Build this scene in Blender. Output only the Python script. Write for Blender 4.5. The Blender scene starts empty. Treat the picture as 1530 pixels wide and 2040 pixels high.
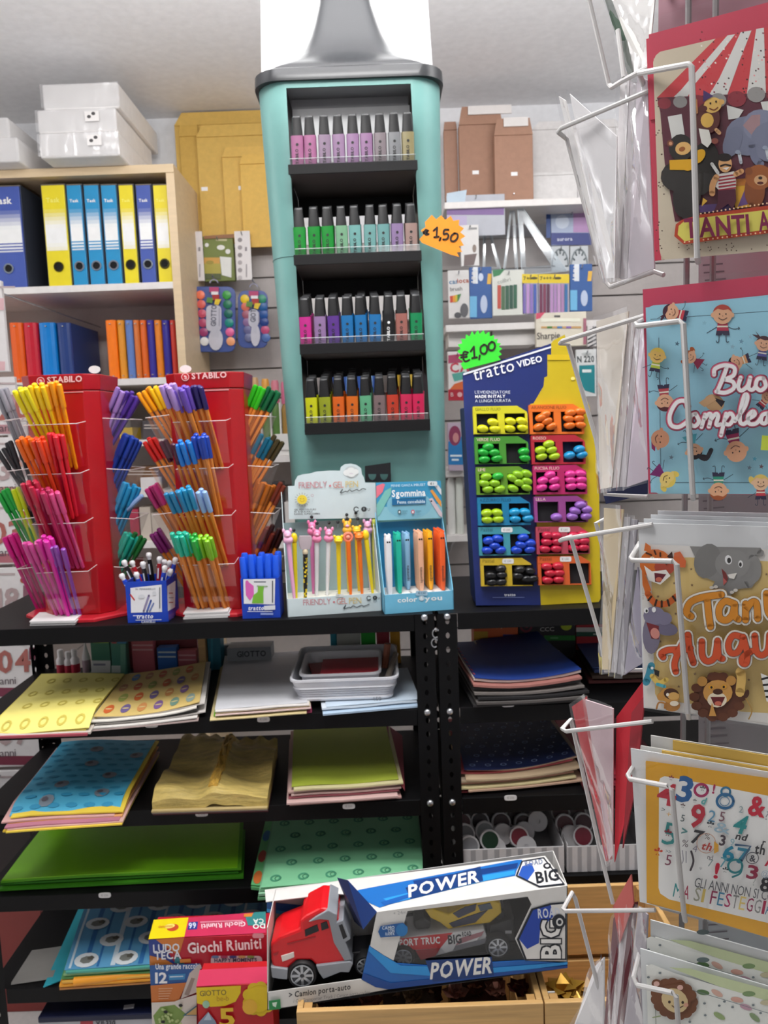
import bpy,bmesh,math,random
from mathutils import Vector,Matrix
random.seed(7)
sc = bpy.context.scene
COL = sc.collection
PI = math.pi

# ---------------------------------------------------------------- camera
F = 1550.0
CAM = Vector((0.0,0.0,1.40))
PITCH,ROLL = math.radians(-6.5),math.radians(2.1)
fwd = Vector((0,math.cos(PITCH),math.sin(PITCH)))
r0 = Vector((1,0,0)); u0 = r0.cross(fwd)
RGT = math.cos(ROLL) * r0 - math.sin(ROLL) * u0
UP = math.cos(ROLL) * u0 + math.sin(ROLL) * r0
cd = bpy.data.cameras.new('camera'); cam = bpy.data.objects.new('camera',cd); COL.objects.link(cam)
m3 = Matrix((RGT,UP,-fwd)).transposed()
cam.matrix_world = Matrix.Translation(CAM) @ m3.to_4x4()
cd.sensor_fit = 'VERTICAL'; cd.sensor_height = 36.0; cd.lens = F / 2040.0 * 36.0
cd.clip_start = 0.02; cd.clip_end = 50
cd.dof.use_dof = True; cd.dof.focus_distance = 0.68; cd.dof.aperture_fstop = cd.lens / 1.8
sc.camera = cam

# ---------------------------------------------------------------- world, lights, exposure
w = bpy.data.worlds.new('world'); sc.world = w; w.use_nodes = True
w.node_tree.nodes['Background'].inputs[0].default_value = (0.93,0.96,1.0,1)
w.node_tree.nodes['Background'].inputs[1].default_value = 0.05
vs = sc.view_settings
vs.view_transform = 'Standard'; vs.look = 'None'; vs.gamma = 1.0; vs.use_curve_mapping = False
vs.exposure = -0.25
CEIL_Z,WALL_Y = 2.47,2.82
LAMPS = [  # ceiling LED panels of the shop: x, y, size x, size y, watts
    (-0.02,0.92,0.55,0.40,20.0),
    (-2.25,1.40,0.60,0.60,19.0),
    (1.10,0.95,0.60,0.60,9.0),
    (-0.38,0.30,0.70,0.50,13.0),
    (0.30,-2.00,0.60,0.60,5.0),
]
for i,(lx,ly,sx,sy,wt) in enumerate(LAMPS):
    ld = bpy.data.lights.new('ceiling_panel_light','AREA'); ld.shape = 'RECTANGLE'; ld.size = sx; ld.size_y = sy
    ld.energy = wt; ld.color = (1.0,0.985,0.975)
    lo = bpy.data.objects.new('ceiling_panel_light',ld); COL.objects.link(lo)
    lo.location = (lx,ly,CEIL_Z - 0.035)

ld = bpy.data.lights.new('ceiling_fill_light','AREA'); ld.shape = 'RECTANGLE'; ld.size = 2.0; ld.size_y = .08; ld.energy = 31; ld.color = (1.0,.98,.97)
lo = bpy.data.objects.new('ceiling_fill_light',ld); COL.objects.link(lo); lo.location = (.15,1.27,2.238); lo.rotation_euler = (PI - .55,0,0)   # fill lamp added out of view to brighten the ceiling

# ---------------------------------------------------------------- pixel -> world helpers (frame 1530 x 2040)
def ray(px,py):
    return fwd + ((px - 765.0) / F) * RGT - ((py - 1020.0) / F) * UP
def at(px,py,Y):
    d = ray(px,py); return CAM + d * (Y / d.y)
def atz(px,py,z):
    d = ray(px,py); return CAM + d * ((z - CAM.z) / d.z)
class Plane:
    def __init__(s,p0,n): s.p0 = Vector(p0); s.n = Vector(n).normalized()
    def hit(s,px,py,lift=0.0):
        d = ray(px,py); t = (s.p0 + s.n * lift - CAM).dot(s.n) / d.dot(s.n)
        return CAM + d * t
def front(Y): return Plane((0,Y,0),(0,-1,0))

# ---------------------------------------------------------------- materials
def lin(c):
    return c / 12.92 if c <= 0.04045 else ((c + 0.055) / 1.055) ** 2.4
def dim(h,k):
    return '#' + ''.join('%02x' % int(255 * ((lambda v: 12.92 * v if v < .0031 else 1.055 * v ** (1 / 2.4) - .055)(c * k)) + .5) for c in hexc(h))
def hexc(h):
    h = h.lstrip('#'); return tuple(lin(int(h[i:i + 2],16) / 255) for i in (0,2,4))
_M = {}
def M(h,r=0.5,metal=0.0,kind='plain',spec=0.5,emit=0):
    key = (h,r,metal,kind,spec,emit)
    if key in _M: return _M[key]
    m = bpy.data.materials.new(kind + '_' + h.lstrip('#')); m.use_nodes = True
    nt = m.node_tree; b = nt.nodes['Principled BSDF']; c = hexc(h)
    b.inputs['Base Color'].default_value = (*c,1); b.inputs['Roughness'].default_value = r
    b.inputs['Metallic'].default_value = metal; b.inputs['Specular IOR Level'].default_value = spec
    def noise(scale,detail=3.0,rough=0.6,stretch=None):
        tc = nt.nodes.new('ShaderNodeTexCoord'); n = nt.nodes.new('ShaderNodeTexNoise')
        n.inputs['Scale'].default_value = scale; n.inputs['Detail'].default_value = detail; n.inputs['Roughness'].default_value = rough
        if stretch:
            mp = nt.nodes.new('ShaderNodeMapping'); mp.inputs['Scale'].default_value = stretch
            nt.links.new(tc.outputs['Object'],mp.inputs[0]); nt.links.new(mp.outputs[0],n.inputs[0])
        else: nt.links.new(tc.outputs['Object'],n.inputs[0])
        return n
    def tint(n,lo,hi):
        rp = nt.nodes.new('ShaderNodeValToRGB'); rp.color_ramp.elements[0].position = 0.3; rp.color_ramp.elements[1].position = 0.7
        rp.color_ramp.elements[0].color = (*[v * lo for v in c],1); rp.color_ramp.elements[1].color = (*[min(1,v * hi) for v in c],1)
        nt.links.new(n.outputs[0],rp.inputs[0]); nt.links.new(rp.outputs[0],b.inputs['Base Color'])
    def bump(n,st,dist=0.002):
        bp = nt.nodes.new('ShaderNodeBump'); bp.inputs['Strength'].default_value = st; bp.inputs['Distance'].default_value = dist
        nt.links.new(n.outputs[0],bp.inputs['Height']); nt.links.new(bp.outputs[0],b.inputs['Normal'])
    if kind == 'wood':
        n = noise(6,5,0.6,(1.0,8,22)); tint(n,0.78,1.12); bump(n,0.15)
    elif kind == 'beech':
        n = noise(6,4,0.6,(1.0,6,14)); tint(n,0.94,1.04); bump(n,0.05)
    elif kind == 'paint':
        n = noise(40,3); tint(n,0.95,1.03); bump(noise(220,2),0.05,0.001)
    elif kind == 'card':
        n = noise(60,4); tint(n,0.93,1.05); bump(n,0.1,0.001)
    elif kind == 'tulle':
        n = noise(14,6,0.7,(1.0,3.5,3.5)); tint(n,0.6,1.3); bump(n,0.9,0.006)
    elif kind == 'paper':
        n = noise(9,3); tint(n,0.95,1.04); bump(n,0.25,0.004)
    elif kind == 'foil':
        bump(noise(25,4,0.6),0.7,0.004)
    elif kind == 'neck':
        bump(noise(3,1),0.02)
    else:
        n = noise(30,2); tint(n,0.97,1.03)
    _M[key] = m
    return m
def CLEAR(tint=(1,1,1),gl=0.10,r=0.06,wrinkle=0.0,haze=0.0):
    key = ('clear',tint,gl,r,wrinkle,haze)
    if key in _M: return _M[key]
    m = bpy.data.materials.new('clear_plastic'); m.use_nodes = True; nt = m.node_tree
    for n in list(nt.nodes):
        if n.type != 'OUTPUT_MATERIAL': nt.nodes.remove(n)
    out = [n for n in nt.nodes if n.type == 'OUTPUT_MATERIAL'][0]
    t = nt.nodes.new('ShaderNodeBsdfTransparent'); t.inputs[0].default_value = (*tint,1)
    g = nt.nodes.new('ShaderNodeBsdfGlossy'); g.inputs['Roughness'].default_value = r; g.inputs[0].default_value = (1,1,1,1)
    lw = nt.nodes.new('ShaderNodeLayerWeight'); lw.inputs[0].default_value = 0.25
    mr = nt.nodes.new('ShaderNodeMapRange'); mr.inputs[3].default_value = gl; mr.inputs[4].default_value = min(0.8,gl * 4)
    nt.links.new(lw.outputs['Fresnel'],mr.inputs[0])
    mx = nt.nodes.new('ShaderNodeMixShader'); nt.links.new(mr.outputs[0],mx.inputs[0])
    last = t
    if haze:
        df = nt.nodes.new('ShaderNodeBsdfDiffuse'); df.inputs[0].default_value = (0.9,0.9,0.92,1)
        m0 = nt.nodes.new('ShaderNodeMixShader'); m0.inputs[0].default_value = haze
        nt.links.new(t.outputs[0],m0.inputs[1]); nt.links.new(df.outputs[0],m0.inputs[2]); last = m0
    nt.links.new(last.outputs[0],mx.inputs[1]); nt.links.new(g.outputs[0],mx.inputs[2])
    if wrinkle:
        tc = nt.nodes.new('ShaderNodeTexCoord'); n = nt.nodes.new('ShaderNodeTexNoise'); n.inputs['Scale'].default_value = 22; n.inputs['Detail'].default_value = 3
        mp = nt.nodes.new('ShaderNodeMapping'); mp.inputs['Scale'].default_value = (1,1,0.35)
        nt.links.new(tc.outputs['Object'],mp.inputs[0]); nt.links.new(mp.outputs[0],n.inputs[0])
        bp = nt.nodes.new('ShaderNodeBump'); bp.inputs['Strength'].default_value = wrinkle; bp.inputs['Distance'].default_value = 0.01
        nt.links.new(n.outputs[0],bp.inputs['Height']); nt.links.new(bp.outputs[0],g.inputs['Normal'])
    nt.links.new(mx.outputs[0],out.inputs[0])
    _M[key] = m
    return m

# ---------------------------------------------------------------- glyph outlines of the built-in font
GLY = {}
def _glyphs():
    chars = sorted(set("ABCDEFGHILMNOPQRSTUVWXYZabcdefghijklmnopqrstuvwxyz0123456789!?&%*>.,-+:;€/()#@'"))
    objs = []
    for bold in (0,1):
        for ch in chars:
            cu = bpy.data.curves.new('g','FONT'); cu.body = ch; cu.resolution_u = 2; cu.fill_mode = 'FRONT'
            if bold: cu.offset = 0.028
            o = bpy.data.objects.new('g',cu); COL.objects.link(o); objs.append((bold,ch,o,cu))
    dg = bpy.context.evaluated_depsgraph_get(); dg.update()
    for bold,ch,o,cu in objs:
        me = bpy.data.meshes.new_from_object(o.evaluated_get(dg))
        vs_ = [(v.co.x,v.co.y) for v in me.vertices]; fs = [tuple(p.vertices) for p in me.polygons]
        GLY[(bold,ch)] = (vs_,fs,min([v[0] for v in vs_] or [0]),max([v[0] for v in vs_] or [0.3]))
        bpy.data.meshes.remove(me)
    for bold,ch,o,cu in objs:
        bpy.data.objects.remove(o); bpy.data.curves.remove(cu)
_glyphs()
def text2d(s,bold=0,gap=0.07):
    """verts, faces, width of a line of text with capital height about 0.7"""
    V,Fc,x = [],[],0.0
    for ch in s:
        if ch == ' ' or (bold,ch) not in GLY: x += 0.30; continue
        v,f,a,b = GLY[(bold,ch)]; n = len(V)
        V += [(p[0] - a + x,p[1]) for p in v]; Fc += [tuple(i + n for i in q) for q in f]
        x += b - a + gap
    return V,Fc,max(0.01,x - gap)

# ---------------------------------------------------------------- mesh builder
class MB:
    def __init__(s): s.v,s.f,s.mi,s.mats,s.sm = [],[],[],[],[]
    def _m(s,m):
        if m not in s.mats: s.mats.append(m)
        return s.mats.index(m)
    def add(s,vs_,fs,m,smooth=False):
        n = len(s.v); s.v += [tuple(p) for p in vs_]; k = s._m(m)
        for q in fs: s.f.append(tuple(i + n for i in q)); s.mi.append(k); s.sm.append(smooth)
        return s
    def box(s,a,b,m):
        x0,y0,z0 = a; x1,y1,z1 = b
        return s.add([(x0,y0,z0),(x1,y0,z0),(x1,y1,z0),(x0,y1,z0),(x0,y0,z1),(x1,y0,z1),(x1,y1,z1),(x0,y1,z1)],
                     [(0,3,2,1),(4,5,6,7),(0,1,5,4),(1,2,6,5),(2,3,7,6),(3,0,4,7)],m)
    def hexa(s,lo,hi,m):
        """lo, hi: 4 points each (same winding, seen from above counter-clockwise)"""
        return s.add(list(lo) + list(hi),[(3,2,1,0),(4,5,6,7),(0,1,5,4),(1,2,6,5),(2,3,7,6),(3,0,4,7)],m)
    def loft(s,rings,m,smooth=False,cap=True,closed=True):
        n = len(rings[0]); V = [p for r in rings for p in r]; Fc = []
        for k in range(len(rings) - 1):
            for i in range(n if closed else n - 1):
                j = (i + 1) % n; Fc.append((k * n + i,k * n + j,(k + 1) * n + j,(k + 1) * n + i))
        if cap: Fc.append(tuple(range(n - 1,-1,-1))); Fc.append(tuple((len(rings) - 1) * n + i for i in range(n)))
        return s.add(V,Fc,m,smooth)
    def prism(s,poly,off,m,smooth=False):
        """poly of 3-D points pushed along vector off"""
        off = Vector(off); A = [Vector(p) for p in poly]
        return s.loft([A,[p + off for p in A]],m,smooth)
    def tube(s,pts,r,m,n=8,smooth=True,cap=True):
        pts = [Vector(p) for p in pts]; rings = []; prev = None
        for i,p in enumerate(pts):
            t = (pts[min(i + 1,len(pts) - 1)] - pts[max(i - 1,0)]).normalized()
            a = prev if prev is not None else (Vector((0,0,1)) if abs(t.z) < 0.9 else Vector((1,0,0)))
            a = (a - t * a.dot(t)).normalized(); prev = a; b = t.cross(a)
            rr = r[i] if isinstance(r,(list,tuple)) else r
            rings.append([p + (a * math.cos(2 * PI * k / n) + b * math.sin(2 * PI * k / n)) * rr for k in range(n)])
        return s.loft(rings,m,smooth,cap)
    def lathe(s,prof,m,c=(0,0,0),n=16,smooth=True,sy=1.0,cap=True):
        return s.loft([[(c[0] + r * math.cos(2 * PI * k / n),c[1] + sy * r * math.sin(2 * PI * k / n),c[2] + z) for k in range(n)] for r,z in prof],m,smooth,cap)
    def grid(s,fn,nu,nv,m,smooth=True):
        V = [fn(i / nu,j / nv) for j in range(nv + 1) for i in range(nu + 1)]
        Fc = [(j * (nu + 1) + i,j * (nu + 1) + i + 1,(j + 1) * (nu + 1) + i + 1,(j + 1) * (nu + 1) + i) for j in range(nv) for i in range(nu)]
        return s.add(V,Fc,m,smooth)
    def slab(s,fn,nu,nv,th,m,smooth=True):
        """curved sheet of real thickness th (downwards)"""
        V = [Vector(fn(i / nu,j / nv)) for j in range(nv + 1) for i in range(nu + 1)]; N = len(V)
        q = lambda i,j: j * (nu + 1) + i
        Fc = [(q(i,j),q(i + 1,j),q(i + 1,j + 1),q(i,j + 1)) for j in range(nv) for i in range(nu)]
        Fb = [tuple(N + k for k in reversed(f)) for f in Fc]
        rim = [q(i,0) for i in range(nu)] + [q(nu,j) for j in range(nv)] + [q(i,nv) for i in range(nu,0,-1)] + [q(0,j) for j in range(nv,0,-1)]
        Fr = [(rim[k],N + rim[k],N + rim[(k + 1) % len(rim)],rim[(k + 1) % len(rim)]) for k in range(len(rim))]
        n = len(s.v)
        s.add(V + [p - Vector((0,0,th)) for p in V],Fc + Fb + Fr,m,False)
        for k in range(len(Fc) * 2): s.sm[len(s.sm) - len(Fc) * 2 - len(Fr) + k] = smooth
        return s
    def mesh(s,name):
        me = bpy.data.meshes.new(name); me.from_pydata(s.v,[],s.f)
        for m in s.mats: me.materials.append(m)
        me.polygons.foreach_set('material_index',s.mi)
        if len(s.f) > 1:
            bm = bmesh.new(); bm.from_mesh(me); bmesh.ops.recalc_face_normals(bm,faces=bm.faces); bm.to_mesh(me); bm.free(); me.polygons.foreach_set('use_smooth',s.sm)
        if any(s.sm): me.set_sharp_from_angle(angle=math.radians(42))
        me.update()
        return me

class Print(MB):
    """flat printing on a plane: every call takes photograph pixels (or a crop's, set with fr) and lands on the real surface"""
    def __init__(s,plane,lift=0.0004,step=0.00012,r=0.45):
        MB.__init__(s); s.pl = plane; s.l = lift; s.st = step; s.r = r; s.o = (0,0,1.0)
    def fr(s,ox,oy,sc_): s.o = (ox,oy,sc_); return s
    def _h(s,x,y): return s.pl.hit(s.o[0] + x * s.o[2],s.o[1] + y * s.o[2],s.l)
    def _c(s,c): return M(c,s.r) if isinstance(c,str) else c
    def poly(s,pts,c):
        P = [s._h(*p) for p in pts]; s.add(P,[tuple(range(len(P)))],s._c(c)); s.l += s.st; return s
    def rect(s,x0,y0,x1,y1,c,k=0.0):
        return s.poly([(x0,y0),(x1,y0 + k * (x1 - x0)),(x1,y1 + k * (x1 - x0)),(x0,y1)],c)
    def rrect(s,x0,y0,x1,y1,rad,c):
        P = []
        for cx,cy,a in ((x1 - rad,y0 + rad,-90),(x1 - rad,y1 - rad,0),(x0 + rad,y1 - rad,90),(x0 + rad,y0 + rad,180)):
            P += [(cx + rad * math.cos(math.radians(a + k * 30)),cy + rad * math.sin(math.radians(a + k * 30))) for k in range(4)]
        return s.poly(P,c)
    def ell(s,cx,cy,rx,ry,c,rot=0.0,n=16,a0=0.0,a1=360.0):
        ca,sa = math.cos(math.radians(rot)),math.sin(math.radians(rot)); P = []
        full = abs(a1 - a0) >= 360
        for k in range(n if full else n + 1):
            a = math.radians(a0 + (a1 - a0) * k / n); x,y = rx * math.cos(a),ry * math.sin(a); P.append((cx + x * ca - y * sa,cy + x * sa + y * ca))
        return s.poly(P,c)
    def stroke(s,pts,wd,c,smooth=True,capn=5):
        P = [Vector(p) for p in pts]
        if smooth and len(P) > 2: P = spline(P)
        V,Fc = [],[]
        for i,p in enumerate(P):
            t = (P[min(i + 1,len(P) - 1)] - P[max(i - 1,0)]); t = t.normalized() if t.length > 1e-9 else Vector((1,0))
            n = Vector((-t.y,t.x)) * wd / 2; V += [p + n,p - n]
        for i in range(len(P) - 1): Fc.append((2 * i,2 * i + 1,2 * i + 3,2 * i + 2))
        for p in (P[0],P[-1]):
            b = len(V); V += [p + Vector((math.cos(2 * PI * k / (2 * capn)),math.sin(2 * PI * k / (2 * capn)))) * wd / 2 for k in range(2 * capn)]; Fc.append(tuple(range(b,len(V))))
        s.add([s._h(p.x,p.y) for p in V],Fc,s._c(c)); s.l += s.st; return s
    def text(s,t,x,y,h,c,ang=0.0,bold=0,width=None,shear=0.0,gap=0.07,align='l'):
        """left end of the baseline at x, y; capital height h; ang turns it (degrees, up to the right is positive)"""
        V,Fc,wd = text2d(t,bold,gap); k = h / 0.69; kx = k if width is None else width / wd
        if align == 'c': x0 = -wd / 2
        else: x0 = 0
        ca,sa = math.cos(math.radians(ang)),math.sin(math.radians(ang)); P = []
        for px_,py_ in V:
            X = (px_ + x0) * kx + shear * py_ * k; Y = -py_ * k
            P.append(s._h(x + X * ca + Y * sa,y - X * sa + Y * ca))
        s.add(P,Fc,s._c(c)); s.l += s.st; return s
def spline(P,k=5):
    out = []
    for i in range(len(P) - 1):
        a,b,c,d = P[max(i - 1,0)],P[i],P[i + 1],P[min(i + 2,len(P) - 1)]
        for j in range(k):
            t = j / k; out.append(0.5 * ((2 * b) + (c - a) * t + (2 * a - 5 * b + 4 * c - d) * t * t + (3 * b - a - 3 * c + d) * t ** 3))
    out.append(P[-1]); return out

# ---------------------------------------------------------------- objects
def tagobj(o,label=None,cat=None,group=None,kind=None):
    if label: o['label'] = label
    if cat: o['category'] = cat
    if group: o['group'] = group
    if kind: o['kind'] = kind
    return o
def thing(name,label,cat,loc,group=None):
    o = bpy.data.objects.new(name,None); COL.objects.link(o); o.location = loc; o.empty_display_size = 0.02
    return tagobj(o,label,cat,group)
def place(o,p,local):
    if p is not None:
        o.parent = p
        if not local:
            q,T = p,Matrix.Identity(4)
            T = world_of(p); o.matrix_parent_inverse = T.inverted()
def world_of(p):
    mt = p.matrix_basis.copy()
    return mt if p.parent is None else world_of(p.parent) @ p.matrix_parent_inverse @ mt
def obj(name,mb,parent=None,label=None,local=False,bevel=0.0,kind=None,seg=2):
    me = mb.mesh(name) if isinstance(mb,MB) else mb
    o = bpy.data.objects.new(name,me); COL.objects.link(o); place(o,parent,local)
    if bevel:
        b = o.modifiers.new('bevel','BEVEL'); b.width = bevel; b.segments = seg; b.limit_method = 'ANGLE'; b.angle_limit = math.radians(35)
    if kind is None and name in ('print','lettering') : kind = 'stuff'
    return tagobj(o,label,kind=kind)
def solo(name,mb,label,cat,group=None,bevel=0.0):
    """a thing that is one mesh: its origin goes to its base"""
    xs = [v[0] for v in mb.v]; ys = [v[1] for v in mb.v]; zs = [v[2] for v in mb.v]
    c = ((min(xs) + max(xs)) / 2,(min(ys) + max(ys)) / 2,min(zs))
    mb.v = [(v[0] - c[0],v[1] - c[1],v[2] - c[2]) for v in mb.v]
    o = obj(name,mb,bevel=bevel); o.location = c
    return tagobj(o,label,cat,group)
def struct(name,mb,parent=None,bevel=0.0): return obj(name,mb,parent,kind='structure' if parent is None else None,bevel=bevel)
def copy_thing(root,M4,label=None,group=None):
    r = root.copy(); COL.objects.link(r); r.matrix_world = M4
    if label: r['label'] = label
    if group: r['group'] = group
    for ch in root.children:
        c = ch.copy(); COL.objects.link(c); c.parent = r
        for g in ch.children:
            d = g.copy(); COL.objects.link(d); d.parent = c
    return r
def frame(p,z,hint=(1,0,0)):
    """matrix at p with local z along z"""
    z = Vector(z).normalized(); x = Vector(hint); x = (x - z * x.dot(z)).normalized(); y = z.cross(x)
    m = Matrix((x,y,z)).transposed().to_4x4(); m.translation = Vector(p); return m
def pbox(x0,x1,y0,y1,Y,dep,m,mb=None):
    """box whose front covers the pixel rectangle at distance Y"""
    ym,xm = (y0 + y1) / 2,(x0 + x1) / 2
    a,b = at(x0,ym,Y).x,at(x1,ym,Y).x; zt,zb = at(xm,y0,Y).z,at(xm,y1,Y).z
    mb = mb or MB(); mb.box((a,Y,zb),(b,Y + dep,zt),m); return mb
# ================================================================ the room
WALLC = M('#ecedf0',0.7,kind='paint'); CEILC = M('#f5f5f7',0.8,kind='paint')
XL,XR,YB = -2.75,2.55,-2.9
struct('wall_back',MB().box((XL - .1,WALL_Y,0),(XR + .1,WALL_Y + .1,CEIL_Z),WALLC))
struct('wall_left',MB().box((XL - .1,YB,0),(XL,WALL_Y,CEIL_Z),WALLC))
struct('wall_right',MB().box((XR,YB,0),(XR + .1,WALL_Y,CEIL_Z),WALLC))
struct('wall_front',MB().box((XL - .1,YB - .1,0),(XR + .1,YB,CEIL_Z),WALLC))
struct('ceiling',MB().box((XL - .1,YB - .1,CEIL_Z),(XR + .1,WALL_Y + .1,CEIL_Z + .1),CEILC))
flo = struct('floor',MB().box((XL - .1,YB - .1,-.06),(XR + .1,WALL_Y + .1,-.004),M('#8f8a84',0.6,kind='paint')))
tile_me = MB().box((-.2,-.2,-.004),(.2,.2,0),M('#cdcbc8',0.35,kind='card')).mesh('tile')
for i in range(13):
    for j in range(14):
        o = bpy.data.objects.new('tile',tile_me); COL.objects.link(o); o.parent = flo
        o.location = (XL + .22 + i * .405,YB + .22 + j * .405,0); o.scale = (.99,.99,1)
for i,(lx,ly,sx,sy,wt) in enumerate(LAMPS):
    t = thing('ceiling_light',['recessed LED panel above the tall display tower','recessed LED panel at the far left of the shop ceiling',
               'recessed LED panel at the right of the shop ceiling','recessed LED panel in front of the pen carousels','recessed LED panel by the shop entrance'][i],
              'light',(lx,ly,CEIL_Z))
    f = MB()
    for s in (-1,1):
        f.box((lx + s * (sx / 2 + .012) - .012,ly - sy / 2 - .024,CEIL_Z - .03),(lx + s * (sx / 2 + .012) + .012,ly + sy / 2 + .024,CEIL_Z - .0005),M('#e8e8e8',.4))
        f.box((lx - sx / 2,ly + s * (sy / 2 + .012) - .012,CEIL_Z - .03),(lx + sx / 2,ly + s * (sy / 2 + .012) + .012,CEIL_Z - .0005),M('#e8e8e8',.4))
    obj('light_frame',f,t)
    obj('diffuser',MB().box((lx - sx / 2,ly - sy / 2,CEIL_Z - .02),(lx + sx / 2,ly + sy / 2,CEIL_Z - .0005),M('#f4f4f4',.5)),t)

t = thing('added_fill_fixture','unseen linear fill lamp added in front of the display tower to brighten the ceiling','light',(.15,1.25,2.15))  # added fixture, never in view, that carries the ceiling fill lamp
obj('housing',MB().box((-.9,1.20,2.15),(1.2,1.30,2.19),M('#e4e4e4',.4)),t,bevel=.003)
for x in (-.6,.9):
    b = MB(); b.tube([(x,1.22,2.19),(x,1.22,CEIL_Z - .0005)],.002,M('#9a9a9c',.3,.6),6); obj('cable',b,t)
# grey slatwall panel right of the bookcase, behind everything, and the lower wall fitting behind the racks
sw = MB()
p0,p1 = at(385,500,WALL_Y - .02),at(1500,500,WALL_Y - .02)
zlo = 0.02; k = 0; z = at(450,500,WALL_Y).z
top = at(450,493,WALL_Y - .02).z
slatw = struct('trim_1',MB().box((p0.x,WALL_Y - .014,zlo),(p1.x,WALL_Y - .0005,top),M('#8d8784',.6)))
n = 0
while z > 0.3:
    z1 = z - .098
    o = obj('slat',MB().box((p0.x,WALL_Y - .028,z1),(p1.x,WALL_Y - .014,z),M('#b5aeab',.5,kind='paint')),slatw); z -= .104

# ================================================================ beech bookcase
BY = 2.45; BEE = M('#dcc4a0',0.5,kind='beech'); SHW = M('#e6e2df',0.45,kind='paint')
bx_r = at(352,560,BY).x; bx_l = at(-260,560,BY).x; BB = WALL_Y - .03
shelf_z = [at(200,y,BY).z for y in (566,756,879,981,1083,1220)]
ztop = at(250,347,BY).z
bc = thing('bookcase','beech bookcase with white shelves holding binders and folders','bookcase',(bx_l,BY,0))
obj('side_panel',MB().box((bx_r - .012,BY,0),(bx_r + .013,BB,ztop),BEE),bc)
obj('side_panel',MB().box((bx_l - .012,BY,0),(bx_l + .013,BB,ztop),BEE),bc)
obj('top_board',MB().box((bx_l - .012,BY - .004,ztop),(bx_r + .013,BB,ztop + .024),BEE),bc)
obj('back_panel',MB().box((bx_l,BB - .006,0),(bx_r,BB,ztop),M('#c4bab6',.6,kind='paint')),bc)
for z in shelf_z: obj('shelf',MB().box((bx_l + .013,BY + .002,z - .020),(bx_r - .012,BB - .006,z),SHW),bc)
obj('kick_board',MB().box((bx_l + .013,BY + .03,0),(bx_r - .012,BY + .05,.08),BEE),bc)
# two price strips stuck on the bookcase edge

def binder(x0,x1,yt,yb,col,col2,label):
    """lever-arch binder in its slip case; spine towards the shop"""
    Y = BY + .03; xm,ym = (x0 + x1) / 2,(yt + yb) / 2
    X0,X1 = at(x0,ym,Y).x,at(x1,ym,Y).x; z0 = shelf_z[0]; z1 = at(xm,yt,Y).z
    t = thing('lever_arch_binder',label,'binder',((X0 + X1) / 2,Y + .14,z0),'lever arch binders on the upper shelf')
    case = MB(); cm = M('#3a3f4a',.5)
    case.box((X0,Y,z0),(X0 + .0025,Y + .28,z1 + .004),cm).box((X1 - .0025,Y,z0),(X1,Y + .28,z1 + .004),cm)
    case.box((X0 + .0025,Y + .277,z0),(X1 - .0025,Y + .28,z1 + .004),cm).box((X0 + .0025,Y,z1),(X1 - .0025,Y + .277,z1 + .004),M('#6f6558',.6))
    obj('slip_case',case,t)
    obj('spine',MB().box((X0 + .003,Y - .006,z0),(X1 - .003,Y + .27,z1 - .001),M(col,.4)),t,bevel=.0015)
    h = z1 - z0; W = X1 - X0; pl = MB(); y = Y - .0065; a,b = X0 + .006,X1 - .006
    bands = 12; c2 = hexc(col2)
    for i in range(bands):      # printed fade from the colour to white and back
        f = i / (bands - 1); k = max(0,min(1,(f - .05) / .42)) if f < .6 else 1 - max(0,(f - .85)) * 1.5
        cc = [v + (w - v) * k for v,w in zip(hexc(col),(.86,.87,.86))]
        hx = '#' + ''.join('%02x' % int(255 * min(1,((v * 12.92) if v < .0031308 else 1.055 * v ** (1 / 2.4) - .055))) for v in cc)
        zt = z0 + h * (.80 - .44 * i / bands); zb = z0 + h * (.80 - .44 * (i + 1) / bands)
        pl.add([(a,y,zb),(b,y,zb),(b,y,zt),(a,y,zt)],[(0,1,2,3)],M(hx,.4))
    for i in range(4):
        zb = z0 + h * (.345 + .03 * i)
        if col2 != 'none' and not col.startswith('#e'): pl.add([(a,y - .0003,zb),(b,y - .0003,zb),(b,y - .0003,zb + h * .012),(a,y - .0003,zb + h * .012)],[(0,1,2,3)],M(col,.4))
    V,Fc,wd = text2d('Task',1); k = (W * .55) / wd
    pl.add([(X0 + W * .2 + p[0] * k,y - .0005,z0 + h * .83 + p[1] * k) for p in V],Fc,M('#f0f0f0' if not col.startswith('#e') else '#f2ea70',.4))
    obj('spine_label',pl,t,'fading colour label with white lettering')
    ring = MB(); cz = z0 + h * .2; cx = (X0 + X1) / 2
    ring.loft([[(cx + r * math.cos(2 * PI * i / 16),yy,cz + r * math.sin(2 * PI * i / 16)) for i in range(16)] for r,yy in ((.0155,Y - .006),(.0155,Y - .009),(.011,Y - .009),(.011,Y - .0062))],M('#8d97a5' if not col.startswith('#e') else '#4a4520',.25,.6),True,False)
    obj('finger_ring',ring,t,'metal finger ring around the pull hole')
    obj('finger_hole',MB().add([(cx + .011 * math.cos(2 * PI * i / 16),Y - .0064,cz + .011 * math.sin(2 * PI * i / 16)) for i in range(16)],[tuple(range(16))],M('#0c0c0e',.9)),t,'dark finger hole')
YEL,CYA,BLU = '#e6d41e','#1f8fc4','#3f56a8'
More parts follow.
